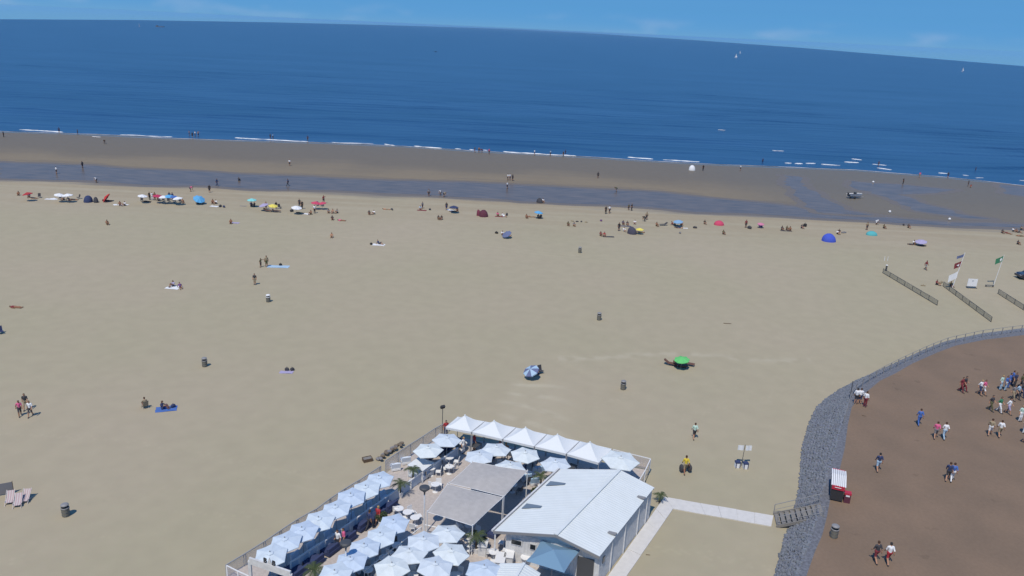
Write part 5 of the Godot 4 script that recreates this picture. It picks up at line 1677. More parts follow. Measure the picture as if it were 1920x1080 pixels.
func deck_chair(at: Vector3, turn: float, label: String) -> void:
	var o := thing("deck_chair", label, "deck chair", at, turn, "deck chairs at the left frame edge")
	o.scale = Vector3(0.95, 0.78, 0.95)
	var n := 8
	for s in 6:
		var st := tool()
		for i in n:
			var q := []
			for e in [[i, 0], [i + 1, 0], [i + 1, 1], [i, 1]]:
				var f := float(e[0]) / n
				var p := Vector3(-0.27 + 0.09 * (s + e[1]), lerpf(0.95, 0.28, f) - 0.16 * sin(f * PI), lerpf(-0.5, 0.6, f))
				q.append(p)
			quad(st, q[0], q[1], q[2], q[3])
		part("stripe", st, M.stripe if s % 2 else M.canvas, o)
	for k in [-1.0, 1.0]:
		var f := tool(); beam(f, Vector3(k * 0.3, 0.0, 0.75), Vector3(k * 0.3, 1.0, -0.55), 0.04, 0.05); part("frame_rail", f, M.canvas, o)
		var g := tool(); beam(g, Vector3(k * 0.3, 0.0, -0.5), Vector3(k * 0.3, 0.42, 0.62), 0.04, 0.05); part("frame_rail", g, M.canvas, o)

func make_beach() -> void:
	litter_bin(Vector3(-34.22, 0, -53.86), "brown litter bin near the deck chairs at lower left", false)
	litter_bin(Vector3(-34.41, 0, -83.12), "dark-hooded litter bin on the open left sand", false)
	litter_bin(Vector3(-34.08, 0, -105.73), "white-topped litter bin below the lone dark walker", true)
	litter_bin(Vector3(11.93, 0, -139.6), "small far litter bin in the middle of the beach", false)
	litter_bin(Vector3(12.28, 0, -104.58), "dark litter bin above the blue striped parasol", false)
	litter_bin(Vector3(12.98, 0, -82.17), "litter bin right of the blue striped parasol", false)
	litter_bin(Vector3(25.81, 1.6, -53.43), "litter bin on the promenade by the stairs", false)

	# lower left
	deck_chair(Vector3(-39.55, 0, -55.44), 0.35, "striped deck chair next to the grey wind break")
	deck_chair(Vector3(-38.72, 0, -55.13), 0.35, "striped deck chair, middle of the three at the left edge")
	deck_chair(Vector3(-38.45, 0, -55.76), 0.2, "striped deck chair farthest from the grey wind break")
	var wb := thing("wind_break", "grey cloth wind break at the left frame edge", "wind break", Vector3(-40.48, 0, -55.83), 0.0)
	var wp := [Vector3(-2.4, 0, 0.3), Vector3(-1.1, 0, 0.1), Vector3(0.5, 0, -0.75)]
	for k in 3:
		var st := tool(); tube(st, wp[k], wp[k] + Vector3(0, 1.15, 0), 0.025, 0.025, 6); part("stake", st, M.wood, wb)
		if k < 2:
			var c := tool(); beam(c, wp[k] + Vector3(0, 0.58, 0), wp[k + 1] + Vector3(0, 0.58, 0), 0.015, 1.0); part("panel", c, tone("grey", 0.2), wb)
	person("walk", Vector3(-47.5, 0, -70.95), 0.3, "dark khaki brown skin", "walker with dark top at the back of the trio on the lower left sand", "people on the beach", 1.0, true)
	person("walk", Vector3(-47.27, 0, -69.6), 0.6, "pink dark black tan", "walker in a dusky pink top in the trio on the lower left sand", "people on the beach", 0.95, true)
	person("walk", Vector3(-46.23, 0, -69.59), 0.2, "white dark brown skin", "walker in a white shirt in the trio on the lower left sand", "people on the beach", 0.97, true)
	folding_chair(Vector3(-36.38, 0, -72.45), "khaki", -2.4, "khaki folding chair beside the blue towel")
	person("chair", Vector3(-36.36, 0, -72.39), -2.4, "khaki bare brown skin", "person sitting in the khaki chair beside the blue towel", "people on the beach", 0.95, true)
	towel(Vector3(-34.23, 0, -72.43), "blue", 1.9, "bright blue towel on the lower left sand", Vector2(1.2, 2.0))
	person("sit", Vector3(-34.59, 0, -72.39), 1.8, "navy navy brown tan", "person sitting on the bright blue towel", "people on the beach", 1.0, true)
	beach_bag(Vector3(-33.7, 0, -72.84), "navy", "small navy bag on the bright blue towel")
	beach_bag(Vector3(-25.05, 0, -83), "dark", "left of the dark bags lying alone on the middle sand")
	beach_bag(Vector3(-24.46, 0, -83.06), "dark", "right of the dark bags lying alone on the middle sand")
	towel(Vector3(-24.98, 0, -82.56), "lilac", 1.6, "pale lilac towel by the two dark bags", Vector2(0.7, 1.5))
	person("stand", Vector3(-39.4, 0, -122.33), 0.5, "khaki olive brown tan", "taller of the pair standing by the pale blue mat", "people on the beach", 1.05)
	person("point", Vector3(-40.2, 0, -121.89), 1.2, "olive dark brown tan", "child with one arm out by the pale blue mat", "people on the beach", 0.85)
	towel(Vector3(-37.6, 0, -122.62), "sky", 1.6, "long pale blue mat on the left sand", Vector2(1.3, 3.4))
	beach_bag(Vector3(-37.44, 0, -123.26), "black", "black bag on the pale blue mat")
	person("stand", Vector3(-38.28, 0, -112.96), 0.0, "dark khaki brown skin", "lone person in a dark jacket walking on the left sand", "people on the beach", 1.0)
	towel(Vector3(-49.14, 0, -110.03), "white", 1.4, "white towel with two sunbathers on the left sand", Vector2(1.6, 2.0))
	person("sit", Vector3(-49.42, 0, -110.49), -0.6, "lilac dark brown tan", "sunbather in lilac on the white towel")
	person("lounge", Vector3(-48.17, 0, -109.92), 0.6, "purple dark black skin", "dark-haired sunbather beside the white towel")
	person("lie", Vector3(-65.45, 0, -98.86), 1.5, "wine bare brown tan", "sunbather lying alone at the far left sand")
	folding_chair(Vector3(-61.72, 0, -89.81), "navy", 0.8, "navy folding chair cut by the left frame edge")
	person("sit", Vector3(-54.49, 0, -149.19), 0.2, "bare dark brown tan", "lone sunbather sitting below the turquoise parasol")
	towel(Vector3(-53.97, 0, -149.74), "lilac", 1.5, "lilac towel beside the lone sunbather")
	person("sit", Vector3(-75.74, 0, -144.08), 0.7, "bare olive brown tan", "lone sitter on the empty sand at upper left")
	person("sit", Vector3(-33.55, 0, -142.36), 0.1, "bare khaki brown skin", "lone sitter in the middle of the upper sand")
	towel(Vector3(-24.28, 0, -138.69), "white", 1.5, "white towel right of a small dark bag, upper middle sand", Vector2(1.2, 2.2))
	person("lounge", Vector3(-24.24, 0, -139.07), 1.2, "navy dark brown skin", "sunbather in navy on the white towel, upper middle sand")
	beach_bag(Vector3(-25.57, 0, -138.45), "black", "small dark bag left of the white towel")

	# middle
	beach_parasol(Vector3(2.61, 1.3, -83.81), "slate", Vector3(0.3, 0, 0.4), "low blue striped parasol alone in mid beach", 0.95, "sky")
	person("sit", Vector3(3.43, 0, -85.18), -0.8, "dark navy black skin", "dark figure sitting under the striped parasol", "people on the beach", 1.0, true)
	folding_chair(Vector3(3.81, 0, -85.52), "dark", 0.6, "dark folding chair beside the striped parasol")
	beach_bag(Vector3(2.43, 0, -84.47), "navy", "navy bag under the striped parasol")
	beach_parasol(Vector3(20.68, 1.55, -88.63), "lime", Vector3(0.1, 0, 0.12), "bright green parasol above brown loungers", 0.95)
	lounger(Vector3(19.69, 0, -89.69), "wood", 1.2, "left brown lounger by the green parasol")
	lounger(Vector3(20.73, 0, -89.33), "wood", 1.25, "middle brown lounger under the green parasol")
	lounger(Vector3(21.68, 0, -89.92), "wood", 1.2, "right brown lounger by the green parasol")
	person("lie", Vector3(20.69, 0, -89.48), 1.25, "wine bare brown tan", "sunbather resting by the green parasol", "people on the beach", 0.95)
	var stick := thing("driftwood", "short dark stick on the empty right sand", "driftwood", Vector3(30.38, 0, -105.49), 1.5)
	var s0 := tool(); tube(s0, Vector3(0, 0.04, -0.55), Vector3(0.03, 0.05, 0.55), 0.05, 0.03, 7); part("branch", s0, M.wood, stick)
	var stick2 := thing("driftwood", "tiny dark stick on the sand inside the concrete path", "driftwood", Vector3(11.39, 0, -52.28), 1.4)
	var s1 := tool(); tube(s1, Vector3(0, 0.03, -0.16), Vector3(0.02, 0.03, 0.16), 0.03, 0.02, 7); part("branch", s1, M.wood, stick2)
	person("walk", Vector3(18.76, 0, -71.29), PI, "mint dark brown skin", "person in a pale green top walking on the sand above the yellow shirt", "people on the beach", 1.0, true)
	person("walk", Vector3(16.57, 0, -64.59), PI, "yellow khaki brown tan", "person in a yellow shirt carrying two dark bags", "people on the beach", 1.05, true)
	beach_bag_held(Vector3(16.26, 0, -64.74), "left dark bag in the hand of the person in yellow")
	beach_bag_held(Vector3(17.01, 0, -64.81), "right dark bag in the hand of the person in yellow")
	var fp := thing("banner_pole", "white banner on a dark pole above two blue boxes", "banner", Vector3(22.24, 0, -66.5), 0.0)
	var p0 := tool(); tube(p0, Vector3.ZERO, Vector3(0.08, 2.2, 0), 0.03, 0.025); part("pole", p0, M.dark_metal, fp)
	for k in 2:
		var st := tool()
		for i in 6:
			var x0 := (0.1 + i * 0.09) * (1 if k else -1); var x1 := (0.1 + (i + 1) * 0.09) * (1 if k else -1)
			quad(st, Vector3(0.08 + x0, 2.15, 0.03 * sin(i * 1.1)), Vector3(0.08 + x1, 2.12, 0.03 * sin(i * 1.1 + 1.1)), Vector3(0.08 + x1, 1.6, 0.03 * sin(i * 1.1 + 1.1)), Vector3(0.08 + x0, 1.62, 0.03 * sin(i * 1.1)))
		part("banner", st, tone("white", 0.3), fp)
	for k in 2:
		var o := thing("storage_box", ["blue and white box left of the banner pole", "blue and white box right of the banner pole"][k], "box", [Vector3(21.76, 0, -66.17), Vector3(22.47, 0, -66.04)][k], 0.1, "blue and white boxes by the banner")
		var b := tool(); box(b, Vector3(0, 0.25, 0), Vector3(0.42, 0.5, 0.4)); part("body", b, tone("white"), o)
		var l := tool(); box(l, Vector3(0, 0.56, 0), Vector3(0.46, 0.12, 0.44)); part("lid", l, tone("navy"), o)
		for q in 2:
			var e := tool(); box(e, Vector3(q * 0.36 - 0.18, 0.25, 0.205), Vector3(0.07, 0.5, 0.02)); part("stripe", e, tone("navy"), o)

	beach_row()
	shore_people()
	right_side()
	promenade_people()

func beach_bag_held(at: Vector3, label: String) -> void:
	var o := thing("carried_bag", label, "bag", at + Vector3(0, 0.12, 0), 0.3, "bags carried by the person in yellow")
	var b := tool(); bag(b, Vector3(0.17, 0.34, 0.26)); part("body", b, tone("dark"), o).position.y = 0.34
	var h := tool(); tube(h, Vector3(0, 0.64, -0.12), Vector3(0, 0.8, 0), 0.014, 0.014, 5); tube(h, Vector3(0, 0.64, 0.12), Vector3(0, 0.8, 0), 0.014, 0.014, 5); part("handles", h, tone("dark"), o)

func beach_row() -> void:
	var T := 1.8
	# left end
	beach_parasol(Vector3(-99.69, 1.8, -159.82), "red", Vector3(0, 0, 0.2), "red parasol at the far left of the beach row")
	person("sit", Vector3(-104.73, 0, -164.86), 0.4, "bare dark brown tan", "sitter left of the far left red parasol")
	person("sit", Vector3(-101.59, 0, -163.34), 0.2, "navy dark black tan", "sitter in navy under the far left red parasol")
	person("lie", Vector3(-100.23, 0, -162.55), 1.4, "dark dark brown tan", "sunbather lying right of the far left red parasol")
	folding_chair(Vector3(-99.43, 0, -163.29), "dark", 0.4, "dark chair right of the far left red parasol")
	towel(Vector3(-96.87, 0, -162.5), "white", 1.5, "small white towel left of the two white parasols")
	towel(Vector3(-96.22, 0, -162.92), "white", 0.9, "white towel nearest the two white parasols")
	beach_parasol(Vector3(-93.37, 1.8, -160.2), "white", Vector3(0, 0, -0.15), "left of the twin white parasols at upper left", 1.05)
	beach_parasol(Vector3(-91.78, 1.8, -160.3), "white", Vector3(0, 0, 0.1), "right of the twin white parasols at upper left", 1.05)
	folding_chair(Vector3(-94.77, 0, -162.71), "dark", 0.2, "dark chair under the left twin white parasol")
	person("sit", Vector3(-93.81, 0, -162.38), -0.3, "grey dark black skin", "sitter in grey under the twin white parasols")
	person("lounge", Vector3(-92.66, 0, -162.1), 0.9, "dark dark brown tan", "reclining sunbather under the right twin white parasol")
	person("lie", Vector3(-92.03, 0, -162.78), 1.5, "black dark black tan", "sunbather in black right of the twin white parasols")
	folding_chair(Vector3(-91.66, 0, -163.97), "dark", -0.6, "dark chair right of the twin white parasols")
	shelter(Vector3(-88.49, 0, -161.96), "navy", 0.3, "navy dome tent left of the tilted red parasol", 1.7, 1.3, 1.3)
	shelter(Vector3(-86.86, 0, -161.79), "dark", 0.6, "small dark tent between the navy tent and the red parasol", 0.9, 1.1, 0.9)
	beach_parasol(Vector3(-85.04, 1.15, -162.62), "scarlet", Vector3(0.2, 0, 0.95), "scarlet parasol tipped on its side at upper left", 1.15)
	beach_bag(Vector3(-86.05, 0, -163.05), "wine", "wine red bag left under the tipped parasol")
	person("lie", Vector3(-85.05, 0, -163.28), 1.5, "wine dark black tan", "sunbather under the tipped scarlet parasol")
	for k in 3:
		var q := [Vector3(-82.1, 0, -160.21), Vector3(-81, 0, -160.19), Vector3(-80.22, 0, -160.62)][k] as Vector3
		towel(q, "white", 0.6 + k * 0.5, ["white towel below the tipped scarlet parasol", "white towel between its two neighbours, upper left", "white towel at the right of three, upper left"][k], Vector2(0.7, 1.2))
	person("sit", Vector3(-80.99, 0, -159.93), 0.5, "bare navy brown tan", "sitter among the three white towels, upper left")
	person("sit", Vector3(-79.98, 0, -159.89), -0.5, "white dark black skin", "sitter in white by the three white towels")
	# group of many colours
	beach_parasol(Vector3(-77.53, 1.8, -162.82), "white", Vector3(0, 0, -0.12), "white parasol left of the three standing people", 1.0)
	folding_chair(Vector3(-78.46, 0, -164.22), "dark", 0.3, "dark chair under the parasol left of the standing three")
	person("lie", Vector3(-77.43, 0, -164.18), 1.5, "dark dark brown tan", "sunbather in the shade left of the standing three")
	person("stand", Vector3(-77.6, 0, -166.07), 0.2, "black black+ brown skin", "left of three standing by the coloured parasols")
	person("stand", Vector3(-77.02, 0, -165.92), 0.5, "white white+ blond skin", "person in white of the three by the coloured parasols")
	person("stand", Vector3(-76.51, 0, -166.04), 0.9, "bare dark brown tan", "right of three standing by the coloured parasols")
	beach_parasol(Vector3(-74.61, 1.85, -163.26), "magenta", Vector3(0, 0, -0.1), "crimson parasol in the coloured cluster")
	beach_parasol(Vector3(-73.27, 1.75, -162.95), "white", Vector3(0, 0, 0.05), "white parasol right of the crimson one in the cluster", 1.0)
	beach_parasol(Vector3(-72.28, 1.9, -163.27), "azure", Vector3(0.1, 0, 0), "sky blue parasol in the coloured cluster")
	beach_parasol(Vector3(-71.35, 1.8, -163.15), "blue", Vector3(0, 0, 0.12), "dark blue parasol in the coloured cluster", 0.9)
	beach_parasol(Vector3(-70.16, 1.7, -162.53), "white", Vector3(0, 0, 0.12), "white parasol at the right end of the coloured cluster", 1.05)
	for k in 5:
		folding_chair([Vector3(-75.41, 0, -165.46), Vector3(-74.37, 0, -165.15), Vector3(-73.13, 0, -164.88), Vector3(-72, 0, -165.13), Vector3(-70.66, 0, -164.89)][k], "dark", 0.2 * k, ["dark chair under the crimson parasol", "dark chair under the cluster's middle white parasol", "dark chair under the sky blue parasol of the cluster", "dark chair under the dark blue parasol", "dark chair under the cluster's right end parasol"][k])
	person("sit", Vector3(-75.68, 0, -165.95), 0.0, "dark dark black tan", "dark sitter under the crimson parasol")
	person("stand", Vector3(-73.77, 0, -166.94), 0.2, "navy dark brown tan", "person standing behind the cluster's blue parasols")
	person("stand", Vector3(-72.94, 0, -166.57), -0.3, "navy navy brown tan", "person in navy standing behind the cluster")
	person("lounge", Vector3(-70.14, 0, -165), 0.6, "bare dark brown tan", "sunbather at the right end of the coloured cluster")
	beach_parasol(Vector3(-66.31, 1.5, -164.13), "azure", Vector3(0.35, 0, -0.4), "tilted sky blue parasol right of the cluster", 1.25)
	person("sit", Vector3(-66.5, 0, -166.37), 0.1, "red red brown tan", "sitter in red by the tilted sky blue parasol")
	person("lie", Vector3(-66.55, 0, -164.72), 1.5, "dark green black tan", "sunbather under the tilted sky blue parasol")
	person("sit", Vector3(-64.14, 0, -165.81), 0.2, "bare dark brown tan", "sitter left in the group right of the tilted blue parasol")
	person("sit", Vector3(-63.32, 0, -165.44), -0.4, "white dark brown skin", "sitter in white in the group right of the tilted blue parasol")
	towel(Vector3(-62.73, 0, -162.9), "white", 1.3, "white towel in the group right of the tilted blue parasol")
	beach_bag(Vector3(-61.42, 0, -162.67), "dark", "large dark bag in the group right of the tilted blue parasol", Vector3(0.8, 0.45, 0.45))
	beach_bag(Vector3(-60.52, 0, -162.34), "navy", "navy bag in the group right of the tilted blue parasol", Vector3(0.7, 0.4, 0.4))
	towel(Vector3(-57.21, 0, -164.38), "grey", 1.5, "narrow grey towel left of the turquoise parasol", Vector2(0.4, 1.4))
	beach_parasol(Vector3(-55.14, 1.8, -163.85), "aqua", Vector3(0, 0, 0.0), "pale turquoise parasol with two sitters below")
	person("sit", Vector3(-55.72, 0, -164.97), 0.4, "navy dark black skin", "left sitter under the turquoise parasol")
	person("sit", Vector3(-54.93, 0, -164.62), -0.4, "dark navy brown skin", "right sitter under the turquoise parasol")
	beach_parasol(Vector3(-51.8, 1.5, -160.92), "lilac", Vector3(0.1, 0, 0.25), "dusty lilac parasol beside the yellow one", 1.0)
	beach_parasol(Vector3(-49.73, 1.5, -160.6), "lemon", Vector3(0.1, 0, -0.1), "yellow parasol right of the lilac one", 0.95)
	lounger(Vector3(-50.82, 0, -160.33), "wood", 1.4, "left brown lounger below the yellow parasol")
	lounger(Vector3(-49.03, 0, -160.21), "wood", 1.7, "right brown lounger below the yellow parasol")
	person("stand", Vector3(-51.86, 0, -162.66), 0.2, "bare dark brown tan", "person standing between the lilac and yellow parasols", "people on the beach", 0.9)
	person("stand", Vector3(-49.88, 0, -163.09), 0.6, "black dark black tan", "person in black right of the yellow parasol", "people on the beach", 0.9)
	folding_chair(Vector3(-49.29, 0, -163.74), "dark", 0.9, "dark chair right of the yellow parasol")
	beach_parasol(Vector3(-44.54, 1.7, -159.25), "white", Vector3(0.1, 0, -0.1), "white parasol with two people standing behind", 1.1)
	person("stand", Vector3(-45.83, 0, -166.08), 0.2, "dark dark+ brown skin", "left of two dark figures behind the white parasol, mid left")
	person("stand", Vector3(-44.77, 0, -164.2), 0.5, "black black+ black skin", "right of two dark figures behind the white parasol, mid left")
	beach_bag(Vector3(-46.16, 0, -161.33), "dark", "dark bag left below that white parasol, mid left", Vector3(0.8, 0.5, 0.5))
	person("lie", Vector3(-44.21, 0, -160.23), 1.4, "dark green black tan", "sunbather below the white parasol, mid left")
	towel(Vector3(-42.95, 0, -160), "white", 1.2, "white towel right below the white parasol, mid left")
	person("sit", Vector3(-41.79, 0, -159.75), -0.5, "bare olive brown tan", "sitter right of the white towel, mid left")
	person("stand", Vector3(-41.3, 0, -160.85), 0.3, "white dark+ brown skin", "person in a white top standing left of the pink parasols")
	beach_parasol(Vector3(-41.89, 1.7, -164.33), "rose", Vector3(0, 0, -0.1), "left of the two pink-red parasols")
	beach_parasol(Vector3(-40.61, 1.6, -164.56), "rose", Vector3(0, 0, 0.15), "right of the two pink-red parasols", 0.9)
	folding_chair(Vector3(-42.48, 0, -167.89), "purple", 0.4, "purple chair under the pink-red parasols")
	beach_bag(Vector3(-41.44, 0, -167.85), "grey", "grey bag under the right pink-red parasol", Vector3(0.8, 0.6, 0.6))
	person("point", Vector3(-41.8, 0, -170.8), 0.5, "wine dark brown tan", "person with an arm out behind the pink-red parasols")
	for k in 3:
		person("sit", [Vector3(-38.69, 0, -161.9), Vector3(-37.79, 0, -161.84), Vector3(-36.94, 0, -162.02)][k], 0.2 - 0.3 * k, ["grey khaki brown tan", "bare grey brown skin", "grey dark brown skin"][k], ["left of three sitting in a line, right of the pink parasols", "middle of three sitting in a line, right of the pink parasols", "right of three sitting in a line, right of the pink parasols"][k])
	person("sit", Vector3(-36.57, 0, -156.01), 0.3, "dark dark black tan", "dark sitter below the line of three")
	person("lie", Vector3(-34.63, 0, -155.46), 1.4, "pink bare brown tan", "sunbather in pink lying below the line of three")

	# middle stretch
	person("sit", Vector3(-30.33, 0, -162.16), 0.4, "dark dark black tan", "dark sitter of the pair left of a lying sunbather")
	person("sit", Vector3(-29.41, 0, -162.6), -0.4, "white grey brown skin", "sitter in white of the pair in the middle row")
	person("lie", Vector3(-27.64, 0, -167.37), 1.4, "bare khaki brown skin", "sunbather lying left of a dark long bag")
	beach_bag(Vector3(-26.39, 0, -167.37), "dark", "long dark bag right of a lying sunbather", Vector3(1.2, 0.3, 0.4))
	person("sit", Vector3(-20.53, 0, -168.9), 0.3, "sky dark brown skin", "sitter in pale blue left of the navy parasol")
	person("stand", Vector3(-20.21, 0, -170.05), 0.8, "grey navy brown tan", "person standing by the pale blue sitter", "people on the beach", 0.85)
	towel(Vector3(-20.1, 0, -168.2), "wine", 1.5, "wine red towel left of the navy parasol", Vector2(0.9, 2.0))
	beach_bag(Vector3(-18.45, 0, -168.82), "dark", "small dark bag right of the wine red towel")
	person("stand", Vector3(-14.95, 0, -169.57), 0.2, "dark navy brown tan", "person standing left of the navy parasol")
	beach_parasol(Vector3(-13.15, 1.6, -166.89), "navy", Vector3(0, 0, 0.0), "navy parasol in the middle of the beach row", 1.0)
	towel(Vector3(-14.27, 0, -169.71), "white", 0.8, "white sheet left under the navy parasol")
	person("sit", Vector3(-12.6, 0, -169.01), 0.2, "dark dark black tan", "dark sitter under the navy parasol")
	person("lie", Vector3(-13.46, 0, -168.29), 1.5, "navy dark brown tan", "sunbather in navy under the navy parasol")
	person("sit", Vector3(-15.76, 0, -160.5), 0.5, "dark olive black tan", "left of two dark sitters below the navy parasol")
	person("sit", Vector3(-15.12, 0, -160.63), -0.3, "black dark brown skin", "right of two dark sitters below the navy parasol")
	person("stand", Vector3(-20.33, 0, -183.38), 0.2, "grey dark brown tan", "person standing at the pool's edge above the navy parasol")
	shelter(Vector3(-6.79, 0, -165.57), "maroon", 0.3, "maroon tent in the middle of the beach row", 1.9, 1.35, 1.3)
	shelter(Vector3(-7.94, 0, -165.84), "maroon2", 0.9, "small dark red tent beside the maroon one", 0.8, 1.3, 0.8)
	towel(Vector3(-3.41, 0, -165.76), "wine", 1.5, "dark red towel right of the maroon tent", Vector2(0.8, 1.8))
	person("sit", Vector3(-3.76, 0, -166.2), 0.2, "pink dark brown tan", "sitter in pink right of the maroon tent")
	person("lounge", Vector3(-2.51, 0, -165.95), 1.0, "white white brown skin", "sunbather in white right of the maroon tent")
	beach_bag(Vector3(-1.85, 0, -167.11), "dark", "dark bag right of the sunbather in white", Vector3(0.9, 0.5, 0.4))
	person("sit", Vector3(2.36, 0, -165.45), 0.3, "bare dark brown tan", "sitter left of the small blue parasol")
	person("lie", Vector3(3.27, 0, -166.64), 1.4, "bare khaki brown tan", "sunbather lying left of the small blue parasol")
	beach_parasol(Vector3(4.87, 1.6, -165.51), "azure", Vector3(0, 0, -0.1), "small blue parasol in the middle of the row", 0.95)
	person("sit", Vector3(4.85, 0, -165.96), 0.3, "dark dark black tan", "left sitter under the small blue parasol")
	person("sit", Vector3(5.42, 0, -166.08), -0.3, "dark navy black skin", "right sitter under the small blue parasol")
	shelter(Vector3(5.37, 0, -182.54), "dark", 0.4, "dark tent close to the shallow pool", 1.4, 1.0, 1.2)
	person("sit", Vector3(6.24, 0, -182.73), 0.3, "white black brown skin", "person in white by the dark tent near the pool")
	beach_parasol(Vector3(-1.5, 1.1, -147.73), "slate", Vector3(0.35, 0, 0.45), "low tilted slate blue parasol in the upper middle sand", 1.0)
	person("sit", Vector3(-2.32, 0, -149.86), 0.4, "white dark brown tan", "sitter in white left of the low slate blue parasol")
	person("lie", Vector3(-1.49, 0, -149.6), 1.2, "navy blue black skin", "sunbather under the low slate blue parasol")
	beach_bag(Vector3(-3.49, 0, -150.91), "black", "black bag left of the low slate blue parasol", Vector3(0.7, 0.4, 0.35))
	person("sit", Vector3(10.89, 0, -160.39), 0.2, "olive dark black tan", "dark sitter at the left of a line of bags")
	person("sit", Vector3(12.09, 0, -160.16), 0.3, "grey olive black skin", "second sitter below the line of bags")
	for k in 4:
		beach_bag([Vector3(12, 0, -164.44), Vector3(13, 0, -164.16), Vector3(13.9, 0, -164.34), Vector3(14.89, 0, -164.05)][k], ["khaki", "dark", "dark", "khaki"][k], ["leftmost bag of the scattered line of four", "second bag of the scattered line of four", "third bag of the scattered line of four", "rightmost bag of the scattered line of four"][k], Vector3(0.7, 0.2, 0.35))
	beach_bag(Vector3(18.18, 0, -165.69), "purple", "purple bag alone left of two standing people")
	person("stand", Vector3(19.87, 0, -173.23), 0.2, "black black+ black skin", "dark figure of the pair standing near the pool, mid right")
	person("stand", Vector3(20.77, 0, -173.96), 0.5, "white dark brown tan", "person with a white top of the pair near the pool, mid right")
	person("stand", Vector3(25.56, 0, -178.28), 0.2, "olive dark brown tan", "left of two people standing close to the pool", "people on the beach", 0.8)
	person("stand", Vector3(26.17, 0, -177.85), 0.6, "dark dark+ black skin", "right of two people standing close to the pool", "people on the beach", 0.95)
	person("stand", Vector3(28.3, 0, -169.25), 0.2, "khaki dark brown tan", "person standing above a dark bent figure")
	person("bend", Vector3(27.72, 0, -167.63), -1.4, "black dark+ black skin", "dark figure bending down beside the standing one")
	person("sit", Vector3(16.92, 0, -153.07), 0.3, "wine dark brown tan", "sitter in wine red left of a dark long mat")
	person("sit", Vector3(17.62, 0, -152.77), 0.2, "red dark black skin", "sitter in red at the end of a dark long mat")
	towel(Vector3(18.43, 0, -152.5), "dark", 1.6, "dark long mat right of the sitter in red", Vector2(0.9, 2.2))
	person("stand", Vector3(21.02, 0, -157.79), 0.2, "black dark brown tan", "person standing left of the charcoal tent")
	shelter(Vector3(23.28, 0, -156.44), "charcoal", 0.5, "charcoal dome tent left of the yellow parasol", 1.75, 1.35, 1.5)
	person("sit", Vector3(22.07, 0, -157.54), 0.4, "white white brown skin", "sitter in white left of the charcoal tent")
	beach_parasol(Vector3(24.93, 1.25, -155.7), "lemon", Vector3(0, 0, 0.0), "small lemon yellow parasol right of the charcoal tent", 0.8)
	person("lie", Vector3(25.26, 0, -157.26), 1.5, "dark olive black tan", "sunbather under the small lemon parasol")
	person("sit", Vector3(22.57, 0, -163.66), 0.2, "navy dark brown tan", "left sitter of the row behind the charcoal tent")
	person("sit", Vector3(23.43, 0, -163.35), 0.2, "dark dark black skin", "middle sitter of the row behind the charcoal tent")
	person("sit", Vector3(25.16, 0, -164.66), -0.2, "white navy brown skin", "right sitter, in white, of the row behind the charcoal tent")
	towel(Vector3(22.85, 0, -162.29), "navy", 1.5, "navy mat behind the charcoal tent", Vector2(0.7, 2.4))
	person("sit", Vector3(29.6, 0, -163.62), 0.4, "bare olive brown tan", "sitter left of the reclined dark lounger")
	lounger(Vector3(31.19, 0, -164.41), "dark", -1.2, "dark lounger with raised back, mid right")
	beach_parasol(Vector3(34.13, 1.35, -164.14), "steel", Vector3(0.1, 0, 0.1), "pale blue parasol low over a group, mid right", 1.05)
	person("lounge", Vector3(33.37, 0, -165.33), 1.2, "wine dark brown tan", "left sunbather under the pale blue parasol, mid right")
	person("sit", Vector3(35.13, 0, -165.67), 0.2, "pink dark brown tan", "sitter in pink under the pale blue parasol, mid right")
	person("lie", Vector3(34.04, 0, -162.84), 1.5, "dark navy black skin", "dark sunbather below the pale blue parasol, mid right")
	towel(Vector3(35.5, 0, -162.89), "white", 1.4, "small white towel right of the pale blue parasol", Vector2(0.6, 1.0))
	beach_bag(Vector3(33.46, 0, -157.94), "grey", "grey bag alone below the pale blue parasol")
	beach_bag(Vector3(37.58, 0, -163.3), "dark", "dark bag between the pale blue parasol and the pink tent", Vector3(0.9, 0.4, 0.4))

	# right stretch
	person("sit", Vector3(40.54, 0, -167.73), 0.2, "black dark black skin", "dark sitter left of the pink-red low tent")
	shelter(Vector3(43.54, 0, -167.83), "rose", 0.2, "low pink-red tent in the right part of the row", 2.1, 0.9, 1.2)
	person("sit", Vector3(42.52, 0, -159.22), 0.3, "olive dark brown tan", "lone sitter below the pink-red low tent")
	person("stand", Vector3(48.88, 0, -165.98), 0.2, "wine dark brown tan", "person standing over a grey bag right of the pink-red tent")
	beach_bag(Vector3(49.45, 0, -165.14), "dark", "big grey bag beside the standing person", Vector3(1.0, 0.6, 0.5))
	beach_parasol(Vector3(52.13, 1.1, -166.4), "rose2", Vector3(0.1, 0, 0), "small dusty pink parasol in the right row", 0.75)
	beach_bag(Vector3(52.52, 0, -167.66), "purple", "dark purple bag under the small dusty pink parasol", Vector3(1.0, 0.35, 0.4))
	person("sit", Vector3(56.45, 0, -165.56), 0.2, "dark dark black tan", "left of three sitters on a dark mat, right row")
	person("sit", Vector3(57.53, 0, -165.77), 0.2, "olive dark brown tan", "middle of three sitters on a dark mat, right row")
	person("sit", Vector3(58.09, 0, -165.41), -0.2, "bare olive brown tan", "right of three sitters on a dark mat, right row")
	towel(Vector3(57.1, 0, -164.74), "dark", 1.55, "dark mat with three sitters, right row", Vector2(0.8, 2.4))
	person("sit", Vector3(61.42, 0, -167.96), 0.3, "dark navy black skin", "dark sitter left of the bright blue tent")
	beach_bag(Vector3(62.68, 0, -169.66), "black", "black bag above the bright blue tent's left", Vector3(0.8, 0.7, 0.5))
	shelter(Vector3(63.38, 0, -157.87), "royal", 0.1, "bright blue dome tent, the largest in the row", 2.7, 1.5, 1.7)
